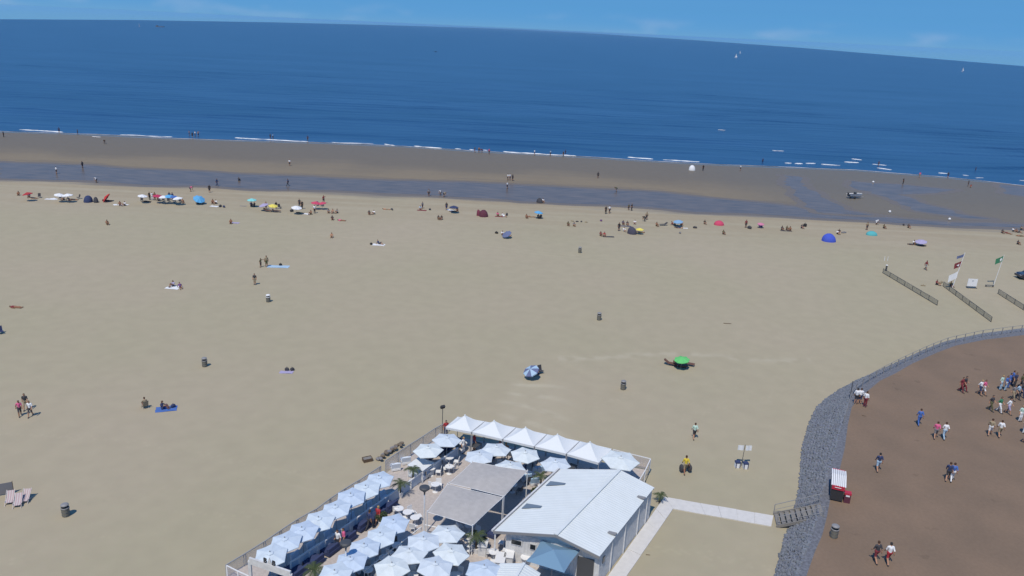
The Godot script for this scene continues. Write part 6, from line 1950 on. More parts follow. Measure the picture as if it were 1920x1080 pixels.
	person("sit", Vector3(67.6, 0, -163.98), 0.4, "white dark brown skin", "sitter in white right of the bright blue tent")
	person("sit", Vector3(68.34, 0, -165.04), -0.3, "black dark black skin", "dark sitter right of the bright blue tent")
	beach_bag(Vector3(69.43, 0, -165.25), "grey", "long grey bag right of the bright blue tent", Vector3(1.3, 0.3, 0.4))
	shelter(Vector3(75.05, 0, -164.93), "turq", 0.1, "flat turquoise shelter in the right row", 2.3, 0.8, 1.2)
	person("stand", Vector3(75.94, 0, -169.34), 0.2, "khaki dark brown tan", "person standing behind the turquoise shelter")
	person("bend", Vector3(80.47, 0, -175.19), 0.5, "white white brown tan", "person with white shorts bending near the pool's edge")
	person("sit", Vector3(80.65, 0, -171.72), 0.3, "olive dark brown tan", "sitter above and right of the turquoise shelter")
	beach_bag(Vector3(86.64, 0, -175.4), "dark", "small dark bag left of a dark sitter, far right row")
	person("sit", Vector3(86.8, 0, -173.42), 0.2, "black black black skin", "dark sitter in the far right row")
	beach_parasol(Vector3(81.77, 1.2, -157.07), "lilac", Vector3(0.15, 0, 0.15), "pale grey-lilac parasol low over a group at right", 1.15)
	person("sit", Vector3(80.88, 0, -158.09), 0.2, "white dark brown tan", "sitter in white left of the grey-lilac parasol")
	person("lie", Vector3(80.19, 0, -157.54), 1.5, "dark dark black tan", "dark sunbather left of the grey-lilac parasol")
	person("lie", Vector3(82, 0, -157.03), 1.6, "navy dark black skin", "sunbather in navy below the grey-lilac parasol")
	for k in 6:
		person(["sit", "lie", "sit", "lounge", "sit", "lie"][k], [Vector3(106.99, 0, -172.42), Vector3(108.13, 0, -172.15), Vector3(110.59, 0, -174.57), Vector3(111.14, 0, -173.7), Vector3(113.59, 0, -176.64), Vector3(109.45, 0, -170.03)][k], 0.3 * k, ["dark dark black tan", "wine bare brown tan", "white dark brown skin", "bare dark brown tan", "khaki dark brown skin", "bare olive blond tan"][k], ["dark sitter at the left of the group by the right frame edge", "sunbather lying in the group by the right frame edge", "sitter in white in the group by the right frame edge", "reclining sunbather in the group by the right frame edge", "sitter farthest back in the group by the right frame edge", "sunbather lying nearest in the group by the right frame edge"][k])
	person("sit", Vector3(104.48, 0, -162.36), 0.2, "dark dark black tan", "dark sitter between the right edge group and the parked car")

func shore_people() -> void:
	var g := "people at the water's edge"
	var rows := [
		["stand", Vector3(-155.49, 0, -241.74), "dark dark+", "lone dark figure at the waterline, left frame edge"], ["stand", Vector3(-146.37, 0, -255.58), "navy navy", "wader in the foam at far left"], ["stand", Vector3(-139, 0, -252.9), "dark navy", "lone dark figure on wet sand at far left"],
		["bend", Vector3(-123.38, 0, -238.47), "black dark+", "dark figure on wet sand near a white board"], ["stand", Vector3(-107.35, 0, -261.78), "bare navy", "left of four bathers at the waterline"], ["stand", Vector3(-105.04, 0, -258.57), "dark dark", "second of four bathers at the waterline"], ["stand", Vector3(-105.2, 0, -261.2), "white dark", "bather in white of four at the waterline"], ["point", Vector3(-104.29, 0, -261.53), "bare navy", "bather with an arm raised at the waterline"],
		["stand", Vector3(-81.28, 0, -263.04), "dark navy", "left of two waders in the foam"], ["stand", Vector3(-80.49, 0, -263.32), "sky dark", "wader in pale blue in the foam"], ["stand", Vector3(-69.12, 0, -263.34), "navy dark", "lone wader at the end of the foam line"],
		["stand", Vector3(-13.83, 0, -254.61), "dark wine", "leftmost of the close group at the waterline"], ["stand", Vector3(-12.5, 0, -255.03), "bare dark", "second of the close group at the waterline"], ["bend", Vector3(-11.49, 0, -255.35), "wine dark", "bending one of the close group at the waterline"], ["stand", Vector3(-9.17, 0, -252.65), "pink dark", "bather in pink right of the close group"],
		["stand", Vector3(5.15, 0, -254.83), "white navy", "wader in a white top at the foam"], ["stand", Vector3(10.25, 0, -255.28), "sky dark", "wader in pale blue before the foam, middle"], ["stand", Vector3(14.29, 0, -254.28), "black black+", "dark figure at the foam's right end"], ["stand", Vector3(15.31, 0, -261.44), "navy navy", "bather out in the water behind the dark figure"],
		["stand", Vector3(-110.4, 0, -189.4), "white dark", "walker in the shallow pool at far left"], ["stand", Vector3(-108.82, 0, -198.34), "dark dark", "walker on the bar above the pool at far left"], ["bend", Vector3(-96.84, 0, -181.63), "white dark", "bending figure in white by the pool's near edge"],
		["walk", Vector3(-69.78, 0, -183.73), "navy navy+", "dark walker in the pool above the tilted blue parasol"], ["sit", Vector3(-67.23, 0, -191.27), "dark dark", "small dark figure crouching in the pool"], ["walk", Vector3(-54.3, 0, -187.57), "navy dark+", "dark walker in the pool above the yellow parasol"], ["stand", Vector3(-61.59, 0, -215.05), "white dark", "lone walker with a white top on the sand bar"],
		["bend", Vector3(-73.13, 0, -176.5), "pink dark", "bending figure above the coloured cluster"], ["stand", Vector3(-68.75, 0, -176.31), "black dark", "dark walker on the dry sand below the pool"],
		["stand", Vector3(-2.43, 0, -208.66), "white dark", "left of three on the sand bar in the middle"], ["stand", Vector3(-1.87, 0, -208.81), "white navy", "middle of three on the sand bar in the middle"], ["stand", Vector3(-1.16, 0, -208.21), "dark dark", "right of three on the sand bar in the middle"], ["stand", Vector3(-2.34, 0, -196.9), "white dark", "walker in the pool below the three"],
		["bend", Vector3(-17.78, 0, -185.23), "white dark", "bending figure in white at the pool's edge"], ["bend", Vector3(-16.87, 0, -183.56), "khaki dark", "second bending figure at the pool's edge"],
		["stand", Vector3(22.12, 0, -218.23), "dark dark", "lone dark figure on the sand bar, middle right"], ["bend", Vector3(25.24, 0, -200.08), "olive dark", "bending figure at the far edge of the pool"],
		["stand", Vector3(55.49, 0, -239.54), "black black+", "dark figure right of the small white tent"], ["stand", Vector3(67.53, 0, -242.85), "white dark", "person in white on the flats, right"], ["stand", Vector3(80.01, 0, -262.83), "navy navy", "bather in the shallows, right"], ["stand", Vector3(119.49, 0, -266.56), "navy dark", "wader at a white breaker, right"],
		["stand", Vector3(112.1, 0, -232.12), "black black+", "tall dark figure on the flats at right"], ["stand", Vector3(133.23, 0, -248.17), "dark navy", "dark wader at the waterline, far right"], ["stand", Vector3(131.87, 0, -233.7), "dark dark", "left of a pair on the flats, far right"], ["sit", Vector3(131.75, 0, -232.02), "wine dark", "crouching one of the pair on the flats, far right"], ["stand", Vector3(151.35, 0, -265.88), "navy navy", "bather out in the water, far right"], ["stand", Vector3(123.23, 0, -245.55), "pink khaki", "figure in pink at the waterline, far right"]]
	var k := 0
	for r in rows:
		k += 1
		var wet: bool = r[3].contains("bather out") or r[3].contains("shallows")
		person(r[0], r[1] + Vector3(0, -0.5 if wet else 0.0, 0), fmod(k * 1.7, TAU), r[2] + (" brown tan" if k % 2 else " black skin"), r[3], g, 1.0)
	var bd := thing("paddle_board", "white board lying at the waterline, far left", "board", Vector3(-131.77, 0, -250.28), 1.4)
	board(bd)
	var bd2 := thing("paddle_board", "white board floating on the sea, right of the middle", "board", Vector3(87.47, 0.1, -351.77), 1.2)
	board(bd2)
	shelter(Vector3(52.14, 0, -239.56), "white", 0.1, "small white tent at the waterline", 1.9, 1.5, 1.0)
	for q in [[Vector3(89.49, 0, -189.06), "white ball on the flats below the boat"], [Vector3(101.02, 0, -183.55), "white ball on the flats right of the boat"], [Vector3(103.18, 0, -231.55), "white ball on the flats above the boat"]]:
		var st := tool()
		lathe(st, Vector3(0, 0.3, 0), [[0.0, -0.3], [0.15, -0.26], [0.26, -0.15], [0.3, 0.0], [0.26, 0.15], [0.15, 0.26], [0.0, 0.3]], 14)
		var o := part("buoy_ball", st, tone("white"))
		o.position = q[0]
		tag(o, q[1], "ball", "white balls on the flats")
	# a small motorboat on its trailer
	var b := thing("motorboat", "small motorboat left on its trailer on the flats", "boat", Vector3(87.45, 0, -205.69), 1.85)
	var hull := tool(); var deck := tool()
	var prev := []
	for i in 9:
		var f := i / 8.0
		var wd := 0.85 * sqrt(clampf(1.0 - pow(f, 3.0), 0.0, 1.0)); var zz := lerpf(-1.8, 2.3, f)
		var row := [Vector3(-wd, 1.15 + 0.18 * f, zz), Vector3(-wd * 0.8, 0.75 + 0.12 * f, zz), Vector3(0, 0.5 + 0.5 * f * f, zz), Vector3(wd * 0.8, 0.75 + 0.12 * f, zz), Vector3(wd, 1.15 + 0.18 * f, zz)]
		if prev:
			for j in 4: quad(hull, prev[j], row[j], row[j + 1], prev[j + 1])
			quad(deck, prev[0] - Vector3(0, 0.15, 0), row[0] - Vector3(0, 0.15, 0), row[4] - Vector3(0, 0.15, 0), prev[4] - Vector3(0, 0.15, 0))
		prev = row
	part("hull", hull, tone("white"), b)
	part("deck", deck, M.dark_metal, b)
	var co := tool(); box(co, Vector3(0, 1.35, 0.1), Vector3(0.6, 0.6, 0.5)); part("console", co, M.dark_metal, b)
	var en := tool(); box(en, Vector3(0, 1.2, -1.95), Vector3(0.35, 0.7, 0.3)); part("engine", en, M.dark, b)
	var tf := tool(); beam(tf, Vector3(-0.5, 0.42, -1.5), Vector3(0, 0.42, 3.1), 0.08, 0.08); beam(tf, Vector3(0.5, 0.42, -1.5), Vector3(0, 0.42, 3.1), 0.08, 0.08); beam(tf, Vector3(-0.7, 0.4, -0.4), Vector3(0.7, 0.4, -0.4), 0.08, 0.08); part("trailer_frame", tf, M.grey_metal, b)
	for s in [-1, 1]:
		var wl := tool(); tube(wl, Vector3(s * 0.72, 0.3, -0.4), Vector3(s * 0.9, 0.3, -0.4), 0.3, 0.3, 14); part("wheel", wl, M.tyre, b)
	# far out
	sailboat(Vector3(-947.32, 0, -2059.83), 11.0, 0.3, "white sailing boat far out at left")
	sailboat(Vector3(449.07, 0, -1762.34), 8.5, 0.9, "nearer of the two sailing boats on the right")
	sailboat(Vector3(576.3, 0, -2224.97), 8.5, -0.7, "farther of the two sailing boats on the right")
	sailboat(Vector3(788.8, 0, -1495.82), 8.0, 0.2, "white sailing boat at the far right")
	var rb := thing("rowing_boat", "small dark boat alone on the open sea", "boat", Vector3(-127.76, 0, -1220.94), 1.5)
	var rh := tool(); box(rh, Vector3(0, 0.2, 0), Vector3(1.3, 0.7, 4.2)); tri(rh, Vector3(-0.65, 0.55, 2.1), Vector3(0.65, 0.55, 2.1), Vector3(0, 0.6, 3.2)); part("hull", rh, M.dark, rb)
	var rp := tool(); box(rp, Vector3(0, 0.8, -0.5), Vector3(0.6, 0.8, 0.6)); part("cabin", rp, M.dark_metal, rb)
	var cs := thing("cargo_ship", "long grey ship on the far horizon at left", "ship", Vector3(-969.75, 0, -2230), 1.4)
	var ch := tool(); box(ch, Vector3(0, 0.6, 0), Vector3(4, 1.8, 24)); part("hull", ch, M.shipgrey, cs)
	var cb := tool(); box(cb, Vector3(0, 2.6, -8), Vector3(3, 2.2, 4)); part("bridge", cb, M.shipgrey, cs)

func board(o: Node3D) -> void:
	var st := tool()
	var prev := []
	for i in 9:
		var f := i / 8.0
		var wd := 0.38 * pow(sin(PI * clampf(f, 0.02, 0.98)), 0.5)
		var row := [Vector3(-wd, 0.06, (f - 0.5) * 3.0), Vector3(0, 0.14, (f - 0.5) * 3.0), Vector3(wd, 0.06, (f - 0.5) * 3.0), Vector3(0, 0.01, (f - 0.5) * 3.0)]
		if prev:
			for j in 4: quad(st, prev[j], row[j], row[(j + 1) % 4], prev[(j + 1) % 4])
		prev = row
	part("deck", st, tone("white"), o)
	var f := tool(); box(f, Vector3(0, 0.0, -1.2), Vector3(0.02, 0.14, 0.2)); part("fin", f, M.dark, o)

func sailboat(at: Vector3, h: float, turn: float, label: String) -> void:
	var o := thing("sailing_boat", label, "sailing boat", at, turn, "sailing boats out at sea")
	var hl := tool(); box(hl, Vector3(0, 0.35, 0), Vector3(h * 0.16, 0.9, h * 0.6)); tri(hl, Vector3(-h * 0.08, 0.8, h * 0.3), Vector3(h * 0.08, 0.8, h * 0.3), Vector3(0, 0.8, h * 0.42)); part("hull", hl, tone("white"), o)
	var ms := tool(); tube(ms, Vector3(0, 0.7, 0), Vector3(0, h, 0), 0.08, 0.05, 6); part("mast", ms, M.grey_metal, o)
	for k in 2:
		var s := tool()
		var a := Vector3(0, h * 0.97, 0); var b := Vector3(0, 1.4, 0); var c := Vector3(h * 0.22, 1.5, -h * 0.3) if k == 0 else Vector3(h * 0.1, 1.3, h * 0.36)
		var m := (a + b + c) / 3.0 + Vector3(h * 0.06, 0, 0)
		tri(s, a, b, m); tri(s, b, c, m); tri(s, c, a, m)
		part("sail", s, tone("white", 0.3), o)

# a low sand fence of netting between stakes
func net_fence(a: Vector3, b: Vector3, label: String) -> void:
	var o := thing("net_fence", label, "net fence", a, 0.0, "net fences on the sand at right")
	var d := b - a
	var n := maxi(2, int(d.length() / 2.2))
	for i in n + 1:
		var p := d * i / n
		var st := tool(); box(st, p + Vector3(0, 0.42, 0), Vector3(0.06, 0.84, 0.06)); part("stake", st, M.dark_metal, o)
		if i < n:
			var q := d * (i + 1) / n
			var dp := Vector3(0, 0.04 * ((i * 7) % 3 - 1), 0)
			var nt := tool(); beam(nt, p + Vector3(0, 0.42, 0) + dp, q + Vector3(0, 0.42, 0) + dp, 0.012, 0.72); part("net", nt, M.net, o)
			var tp := tool(); beam(tp, p + Vector3(0, 0.82, 0), q + Vector3(0, 0.82, 0), 0.05, 0.05); part("top_rail", tp, M.dark_metal, o)
			var bt := tool(); beam(bt, p + Vector3(0, 0.05, 0), q + Vector3(0, 0.05, 0), 0.04, 0.05); part("bottom_rail", bt, M.dark_metal, o)

func flag(parent: Node3D, top: Vector3, w: float, h: float, drop: float, m: Material, called := "flag") -> MeshInstance3D:
	var st := tool()
	for i in 8:
		for j in 3:
			var q := []
			for e in [[i, j], [i + 1, j], [i + 1, j + 1], [i, j + 1]]:
				var u: float = e[0] / 8.0; var v: float = e[1] / 3.0
				q.append(top + Vector3(-w * u, -h * v - drop * u, 0.1 * sin(u * 5.0 + v) * u))
			quad(st, q[0], q[1], q[2], q[3])
	return part(called, st, m, parent)

func right_side() -> void:
	net_fence(Vector3(64.94, 0, -135.45), Vector3(66.04, 0, -118.24), "left net fence on the sand, below a white-capped post")
	net_fence(Vector3(72.28, 0, -128.91), Vector3(70.67, 0, -111.49), "middle net fence, running from the three flags")
	net_fence(Vector3(79.9, 0, -126.05), Vector3(79.08, 0, -115.4), "right net fence, cut by the frame edge")
	var pl := thing("flag_pole", "white flag pole with three flags one above another", "flag pole", Vector3(73.29, 0, -127.9), 0.0, "flag poles on the sand at right")
	var tilt := 0.13
	var dirp := Vector3(sin(tilt), cos(tilt), 0)
	var st := tool(); tube(st, Vector3.ZERO, dirp * 6.3, 0.06, 0.045); part("pole", st, M.white_metal, pl)
	flag(pl, dirp * 6.1, 1.1, 0.5, 0.5, tone("slate"))
	var rf := flag(pl, dirp * 4.9, 1.05, 0.95, 0.6, tone("wine"))
	var em := tool(); for k in 2: tri(em, dirp * 4.9 + Vector3(-0.35, -0.5, 0.04 - 0.08 * k), dirp * 4.9 + Vector3(-0.75, -0.85, 0.09 - 0.1 * k), dirp * 4.9 + Vector3(-0.4, -1.0, 0.06 - 0.1 * k))
	part("emblem", em, tone("white"), rf)
	flag(pl, dirp * 3.1, 1.3, 1.2, 0.9, tone("white"))
	var p2 := thing("flag_pole", "white flag pole with one dark green and white flag", "flag pole", Vector3(81.95, 0, -130.97), 0.0, "flag poles on the sand at right")
	var s2 := tool(); tube(s2, Vector3.ZERO, Vector3(0.55, 5.4, 0), 0.05, 0.04); part("pole", s2, M.white_metal, p2)
	var gf := flag(p2, Vector3(0.54, 5.3, 0), 1.15, 1.0, 0.7, tone("green"))
	var e2 := tool()
	for k in 2: quad(e2, Vector3(0.25, 4.95, 0.05 - 0.1 * k), Vector3(-0.05, 4.6, 0.09 - 0.12 * k), Vector3(0.05, 4.2, 0.09 - 0.12 * k), Vector3(0.3, 4.5, 0.06 - 0.1 * k))
	part("emblem", e2, tone("white"), gf)
	var sg := thing("notice_board", "white notice board standing on the sand between the flags", "notice board", Vector3(76.94, 0, -128.74), 0.0)
	var b := tool(); box(b, Vector3(0, 0.95, 0), Vector3(1.6, 1.3, 0.06)); part("board", b, tone("white"), sg)
	var mk := tool(); lathe(mk, Vector3(0, 1.3, 0.035), [[0.0, 0.0], [0.1, 0.0], [0.1, 0.02]], 10); part("emblem", mk, M.dark_metal, sg)
	for k in [-1, 1]:
		var l := tool(); box(l, Vector3(k * 0.7, 0.15, 0), Vector3(0.06, 0.3, 0.06)); part("leg", l, M.dark_metal, sg)
	var bm := tool(); box(bm, Vector3(0, 0.05, 0.1), Vector3(1.7, 0.1, 0.3)); part("foot", bm, M.dark_metal, sg)
	var bench := thing("low_bench", "low dark bench on the sand below the green flag", "bench", Vector3(80.61, 0, -129.88), 0.0)
	var bs := tool(); box(bs, Vector3(0, 0.3, 0), Vector3(1.4, 0.06, 0.3)); part("seat", bs, M.dark_metal, bench)
	for k in [-1, 1]:
		var l := tool(); box(l, Vector3(k * 0.6, 0.135, 0), Vector3(0.06, 0.27, 0.26)); part("leg", l, M.dark_metal, bench)
	var wp := thing("white_post", "white-capped post at the end of the left net fence", "post", Vector3(66.15, 0, -136.95), 0.0)
	var w1 := tool(); tube(w1, Vector3.ZERO, Vector3(0, 1.0, 0), 0.16, 0.14, 10); part("shaft", w1, M.dark_metal, wp)
	var w2 := tool(); lathe(w2, Vector3(0, 1.0, 0), [[0.2, 0.0], [0.2, 0.1], [0.0, 0.16]], 10); part("cap", w2, tone("white"), wp)
	for k in 2:
		var q := thing("thin_stake", ["left of two thin white stakes above the left net fence", "right of two thin white stakes above the left net fence"][k], "stake", [Vector3(68.85, 0, -143.92), Vector3(69.49, 0, -144.03)][k], 0.0, "thin white stakes")
		var t := tool(); tube(t, Vector3.ZERO, Vector3(0, 0.8, 0), 0.05, 0.04, 6); part("shaft", t, tone("white"), q)
		var c := tool(); lathe(c, Vector3(0, 0.8, 0), [[0.05, 0.0], [0.0, 0.06]], 6); part("tip", c, tone("white"), q)
	person("walk", Vector3(74.09, 0, -138.89), 0.4, "wine grey brown tan", "lone walker in wine red left of the three flags")
	person("sit", Vector3(71.58, 0, -129.69), 0.6, "wine dark black skin", "sitter left of the middle net fence's end")
	beach_bag(Vector3(72.84, 0, -130.78), "khaki", "khaki bag at the end of the middle net fence", Vector3(0.9, 0.35, 0.4))
	person("sit", Vector3(73.64, 0, -129.12), 0.2, "olive dark brown tan", "sitter at the foot of the three flags")
	beach_bag(Vector3(68.85, 0, -128.69), "khaki", "small sandy bag on the sand left of the middle net fence", Vector3(0.8, 0.18, 0.3))
	suv(Vector3(91.1, 0, -136.06), -1.55)
	ice_cart()

func suv(at: Vector3, turn: float) -> void:
	var o := thing("parked_car", "dark four-wheel-drive car parked on the sand at the right edge", "car", at, turn)
	# length along z, front at +z
	var prof := [[-2.25, 0.5, 1.05], [-2.2, 0.4, 1.15], [-1.2, 0.32, 1.15], [1.0, 0.32, 1.1], [1.9, 0.35, 1.02], [2.25, 0.45, 0.8]]
	var body := tool()
	var prev := []
	for p in prof:
		var w := 0.92
		var row := [Vector3(-w, p[1], p[0]), Vector3(-w, p[2] - 0.08, p[0]), Vector3(-w + 0.1, p[2], p[0]), Vector3(w - 0.1, p[2], p[0]), Vector3(w, p[2] - 0.08, p[0]), Vector3(w, p[1], p[0])]
		if prev:
			for j in 6: quad(body, prev[j], row[j], row[(j + 1) % 6], prev[(j + 1) % 6])
		else:
			quad(body, row[0], row[1], row[4], row[5]); quad(body, row[1], row[2], row[3], row[4])
		prev = row
	quad(body, prev[0], prev[1], prev[4], prev[5]); quad(body, prev[1], prev[2], prev[3], prev[4])
	part("body", body, M.car, o)
	var cab := tool()
	var lo := [[-2.15, 1.12], [-1.95, 1.7], [0.3, 1.72], [1.05, 1.1]]
	var pr := []
	for p in lo:
		var w: float = 0.86 if p[1] < 1.3 else 0.72
		var row := [Vector3(-w, p[1], p[0]), Vector3(w, p[1], p[0])]
		if pr: quad(cab, pr[0], row[0], row[1], pr[1])
		pr = row
	part("roof", cab, M.car, o)
	for s in [-1.0, 1.0]:
		var g := tool(); quad(g, Vector3(s * 0.865, 1.12, -2.1), Vector3(s * 0.725, 1.68, -1.92), Vector3(s * 0.725, 1.7, 0.28), Vector3(s * 0.865, 1.1, 1.0)); part("side_window", g, M.window, o)
		var rr := tool(); tube(rr, Vector3(s * 0.62, 1.79, -1.8), Vector3(s * 0.62, 1.79, 0.2), 0.03, 0.03, 6); part("roof_rail", rr, M.white_metal, o)
		for z in [-1.4, 1.4]:
			var w := tool(); tube(w, Vector3(s * 0.72, 0.36, z), Vector3(s * 0.95, 0.36, z), 0.36, 0.36, 16); var wo := part("wheel", w, M.tyre, o)
			var ri := tool(); tube(ri, Vector3(s * 0.94, 0.36, z), Vector3(s * 0.965, 0.36, z), 0.21, 0.19, 14); part("rim", ri, M.grey_metal, wo)
		var hl := tool(); box(hl, Vector3(s * 0.66, 0.78, 2.14), Vector3(0.36, 0.16, 0.16)); part("headlight", hl, M.white_metal, o)
		var tl := tool(); box(tl, Vector3(s * 0.78, 0.95, -2.24), Vector3(0.2, 0.26, 0.05)); part("tail_light", tl, M.red_paint, o)

func ice_cart() -> void:
	# red and black snack cart with a white ribbed lid, beside it a small red locker
	var o := thing("snack_cart", "red and black snack cart with a white ribbed roof on the promenade", "snack cart", Vector3(27.78, 1.6, -58.52), -0.36)
	var bd := tool(); box(bd, Vector3(0.08, 0.62, -1.3), Vector3(0.98, 1.0, 2.6)); part("body", bd, M.dark, o)
	var sk := tool(); box(sk, Vector3(0.08, 0.07, -1.3), Vector3(0.8, 0.14, 2.3)); part("plinth", sk, M.dark_metal, o)
	var fa := tool(); box(fa, Vector3(0.08, 1.32, 0.02), Vector3(1.0, 0.36, 0.12)); part("fascia", fa, M.red_paint, o)
	var fb := tool(); box(fb, Vector3(0.08, 1.36, -2.66), Vector3(1.0, 0.5, 0.1)); part("fascia", fb, M.red_paint, o)
	for s in [-1.0, 1.0]:
		var sd := tool(); box(sd, Vector3(0.08 + s * 0.47, 1.3, -1.32), Vector3(0.05, 0.32, 2.58)); part("side_panel", sd, M.red_paint, o)
	for k in 8:
		var st := tool()
		var x := -0.44 + k * 0.15
		beam(st, Vector3(x, 1.5, 0.05), Vector3(x, 1.74, -1.5), 0.1, 0.05)
		beam(st, Vector3(x, 1.74, -1.5), Vector3(x, 1.6, -2.6), 0.1, 0.05)
		part("roof_slat", st, tone("white"), o)
	var ug := tool(); quad(ug, Vector3(-0.48, 1.47, 0.05), Vector3(0.66, 1.47, 0.05), Vector3(0.66, 1.71, -1.5), Vector3(-0.48, 1.71, -1.5)); quad(ug, Vector3(-0.48, 1.71, -1.5), Vector3(0.66, 1.71, -1.5), Vector3(0.66, 1.57, -2.6), Vector3(-0.48, 1.57, -2.6)); part("roof_sheet", ug, M.grey_metal, o)
	var hd := tool(); tube(hd, Vector3(-0.2, 1.36, 0.11), Vector3(0.3, 1.36, 0.11), 0.025, 0.025); part("handle", hd, M.white_metal, o)
	var lk := thing("red_locker", "small red-topped dark locker beside the snack cart", "locker", Vector3(28.7, 1.6, -58.36), -0.3)
	var lb := tool(); box(lb, Vector3(0, 0.4, -0.15), Vector3(0.5, 0.8, 0.4)); part("body", lb, tone("maroon"), lk)
	var lt := tool(); box(lt, Vector3(0, 0.86, -0.15), Vector3(0.54, 0.16, 0.46)); part("lid", lt, M.red_paint, lk)
	var lw := tool(); box(lw, Vector3(0, 0.68, 0.06), Vector3(0.3, 0.14, 0.02)); part("label_plate", lw, tone("white"), lk)
	var st := thing("small_stool", "small grey stool between the cart and the red locker", "stool", Vector3(28.69, 1.6, -59.4), 0.0)
	var s1 := tool(); box(s1, Vector3(0, 0.46, 0), Vector3(0.34, 0.05, 0.34)); part("seat", s1, tone("sky"), st)
	for x in [-1, 1]:
		for z in [-1, 1]:
			var l := tool(); tube(l, Vector3(x * 0.13, 0, z * 0.13), Vector3(x * 0.13, 0.44, z * 0.13), 0.015, 0.015, 5); part("leg", l, M.grey_metal, st)

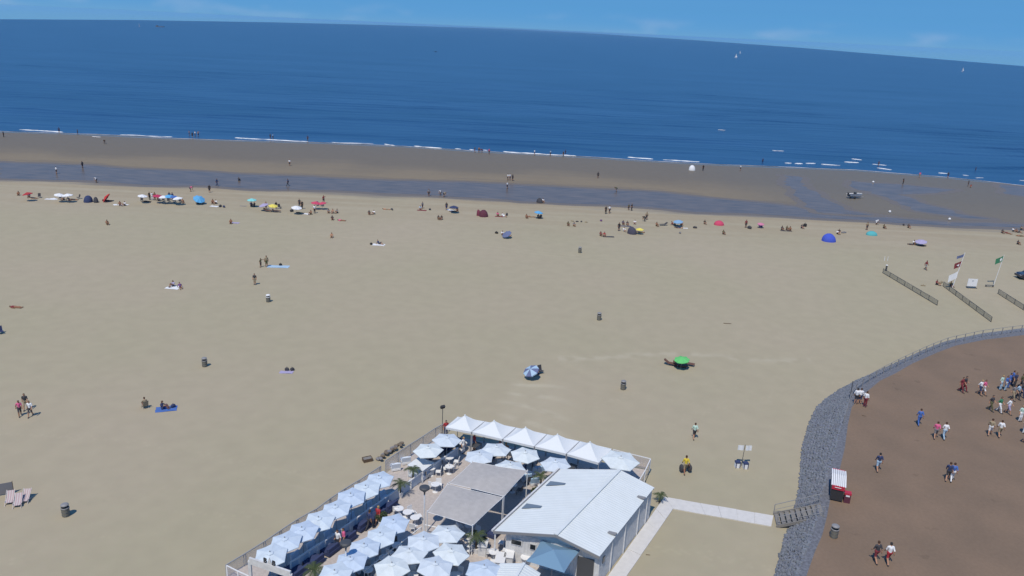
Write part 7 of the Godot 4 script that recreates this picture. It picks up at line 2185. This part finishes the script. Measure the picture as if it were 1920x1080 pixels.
func promenade_people() -> void:
	var g := "people on the promenade"
	var rows := [
		["stand", Vector3(37.13, 1.6, -77.8), 2.6, "white dark black", "left of two in white shirts at the revetment top"], ["stand", Vector3(37.54, 1.6, -77.85), 2.9, "white navy brown", "right of two in white shirts at the revetment top"], ["stand", Vector3(37.82, 1.6, -77.12), 2.2, "white wine+ brown", "person in white and wine red right of the white-shirted two"],
		["walk", Vector3(50.59, 1.6, -82.15), 0.6, "wine wine+ brown", "person in wine red at the promenade's upper middle"], ["walk", Vector3(51.12, 1.6, -82.48), 0.8, "dark wine+ black", "darker one beside the person in wine red"],
		["walk", Vector3(52.41, 1.6, -81.65), 0.4, "white navy blond", "person in white beside someone in pink"], ["walk", Vector3(52.85, 1.6, -81.7), 0.6, "pink white brown", "person in pink left of the blue-clad group"],
		["walk", Vector3(41.79, 1.6, -73.44), 3.0, "blue blue+ brown", "lone person in long blue clothes on the promenade"],
		["walk", Vector3(42.13, 1.6, -70.7), 2.8, "pink grey brown", "left of a pair in pale clothes at mid promenade"], ["walk", Vector3(42.95, 1.6, -70.67), 3.1, "white sky+ brown", "person in white, right of a pair at mid promenade"],
		["walk", Vector3(33.6, 1.6, -63.87), 3.0, "navy sky black", "lone person in a dark top and pale shorts near the snack cart"],
		["walk", Vector3(39.33, 1.6, -62.76), 2.6, "navy dark brown", "left of a close couple in blue at mid promenade"], ["walk", Vector3(39.68, 1.6, -62.7), 2.8, "blue white+ brown", "right of a close couple in blue at mid promenade"],
		["walk", Vector3(27.82, 1.6, -50.51), 3.3, "dark wine brown", "person in a dark shirt and wine shorts at the bottom of the promenade"], ["walk", Vector3(28.68, 1.6, -50.39), 3.1, "white red black", "person in a white top and red shorts at the bottom of the promenade"],
		["walk", Vector3(51.37, 1.6, -77.63), 0.5, "dark olive+ black", "person in dark olive left of the green top"], ["walk", Vector3(52.11, 1.6, -77.33), 0.6, "green white+ brown", "person in a loose green top on the promenade"], ["walk", Vector3(52.9, 1.6, -77.04), 0.6, "white lilac brown", "person in white right of the green top"],
		["walk", Vector3(48.15, 1.6, -71.92), 2.6, "khaki white brown", "left of a pair below the green top"], ["walk", Vector3(48.96, 1.6, -71.67), 2.9, "white khaki brown", "right of a pair below the green top, in a white shirt"],
		["stand", Vector3(55.63, 1.6, -83.24), 0.5, "mint sky+ blond", "person in pale mint left of the blue group"], ["stand", Vector3(56.12, 1.6, -83.16), 0.7, "blue sky+ brown", "leftmost in blue of the crowd at the right edge"], ["stand", Vector3(56.94, 1.6, -83.95), 0.9, "blue blue+ black", "middle one in blue of the crowd at the right edge"], ["stand", Vector3(57.77, 1.6, -84.76), 1.2, "blue navy+ brown", "rear one in blue of the crowd at the right edge"], ["stand", Vector3(57.74, 1.6, -84.18), 0.4, "navy dark+ black", "person in navy behind the crowd at the right edge"],
		["walk", Vector3(55.5, 1.6, -80.64), 0.3, "grey khaki+ brown", "person in grey amid the crowd at the right edge"], ["walk", Vector3(56.17, 1.6, -80.97), 0.6, "sky dark+ black", "person in a sky blue shirt amid the crowd at the right edge"], ["walk", Vector3(56.92, 1.6, -81.46), 0.8, "dark navy+ black", "dark one at the back of the crowd at the right edge"], ["walk", Vector3(58.34, 1.6, -83.96), 0.8, "olive dark+ brown", "farthest one of the crowd at the right edge"],
		["stand", Vector3(53.22, 1.6, -75.39), 0.2, "mint white+ blond", "person in mint and white at the right frame edge"], ["stand", Vector3(52.04, 1.6, -72.74), 0.5, "white white+ blond", "person all in white at the right frame edge"], ["stand", Vector3(54.86, 1.6, -77.49), 0.9, "white mint+ blond", "person in a white cap at the right frame edge"], ["walk", Vector3(50.83, 1.6, -70.45), 0.5, "grey khaki brown", "lowest person cut by the right frame edge"]]
	for r in rows:
		person(r[0], r[1], r[2], r[3] + " skin", r[4], g, 1.03, true)
	var dr := thing("driftwood", "thin dark stick lying on the promenade by the white-shirted group", "driftwood", Vector3(36.88, 1.6, -74.94), 1.2)
	var s := tool(); tube(s, Vector3(0, 0.03, -0.2), Vector3(0, 0.03, 0.2), 0.03, 0.02, 6); part("branch", s, M.wood, dr)

func extra_tones() -> void:
	for t in [["lime", 0.12, 0.5, 0.16], ["scarlet", 0.5, 0.03, 0.03], ["magenta", 0.42, 0.03, 0.1], ["azure", 0.1, 0.36, 0.66], ["aqua", 0.2, 0.58, 0.6], ["lemon", 0.72, 0.62, 0.12], ["rose", 0.52, 0.06, 0.13], ["rose2", 0.55, 0.2, 0.32], ["slate", 0.12, 0.15, 0.28], ["maroon", 0.1, 0.025, 0.045], ["maroon2", 0.16, 0.03, 0.06], ["charcoal", 0.055, 0.055, 0.085], ["steel", 0.2, 0.36, 0.56], ["royal", 0.05, 0.09, 0.5], ["wood", 0.14, 0.07, 0.05]]:
		for th in [0.0, 0.12, 0.2, 0.3]:
			M["tone " + t[0] + str(th)] = mat(t[1], t[2], t[3], 0.85) if th == 0.0 else cloth(t[1], t[2], t[3], th)
	M.stripe = mat(0.42, 0.3, 0.32, 0.85)
	M.canvas = mat(0.5, 0.46, 0.46, 0.9)
	M.bagcloth = mat(0.16, 0.13, 0.1, 0.95)
	M.skylight = mat(0.16, 0.2, 0.25, 0.3)  # dark tone of the cast shadows painted onto the hall roof
	M.shipgrey = mat(0.12, 0.12, 0.13, 0.8)

func _ready() -> void:
	make_view()
	make_materials()
	extra_tones()
	make_sand()
	make_water()
	make_promenade()
	make_path()
	make_stairs()
	make_railing()
	make_club()
	make_beach()
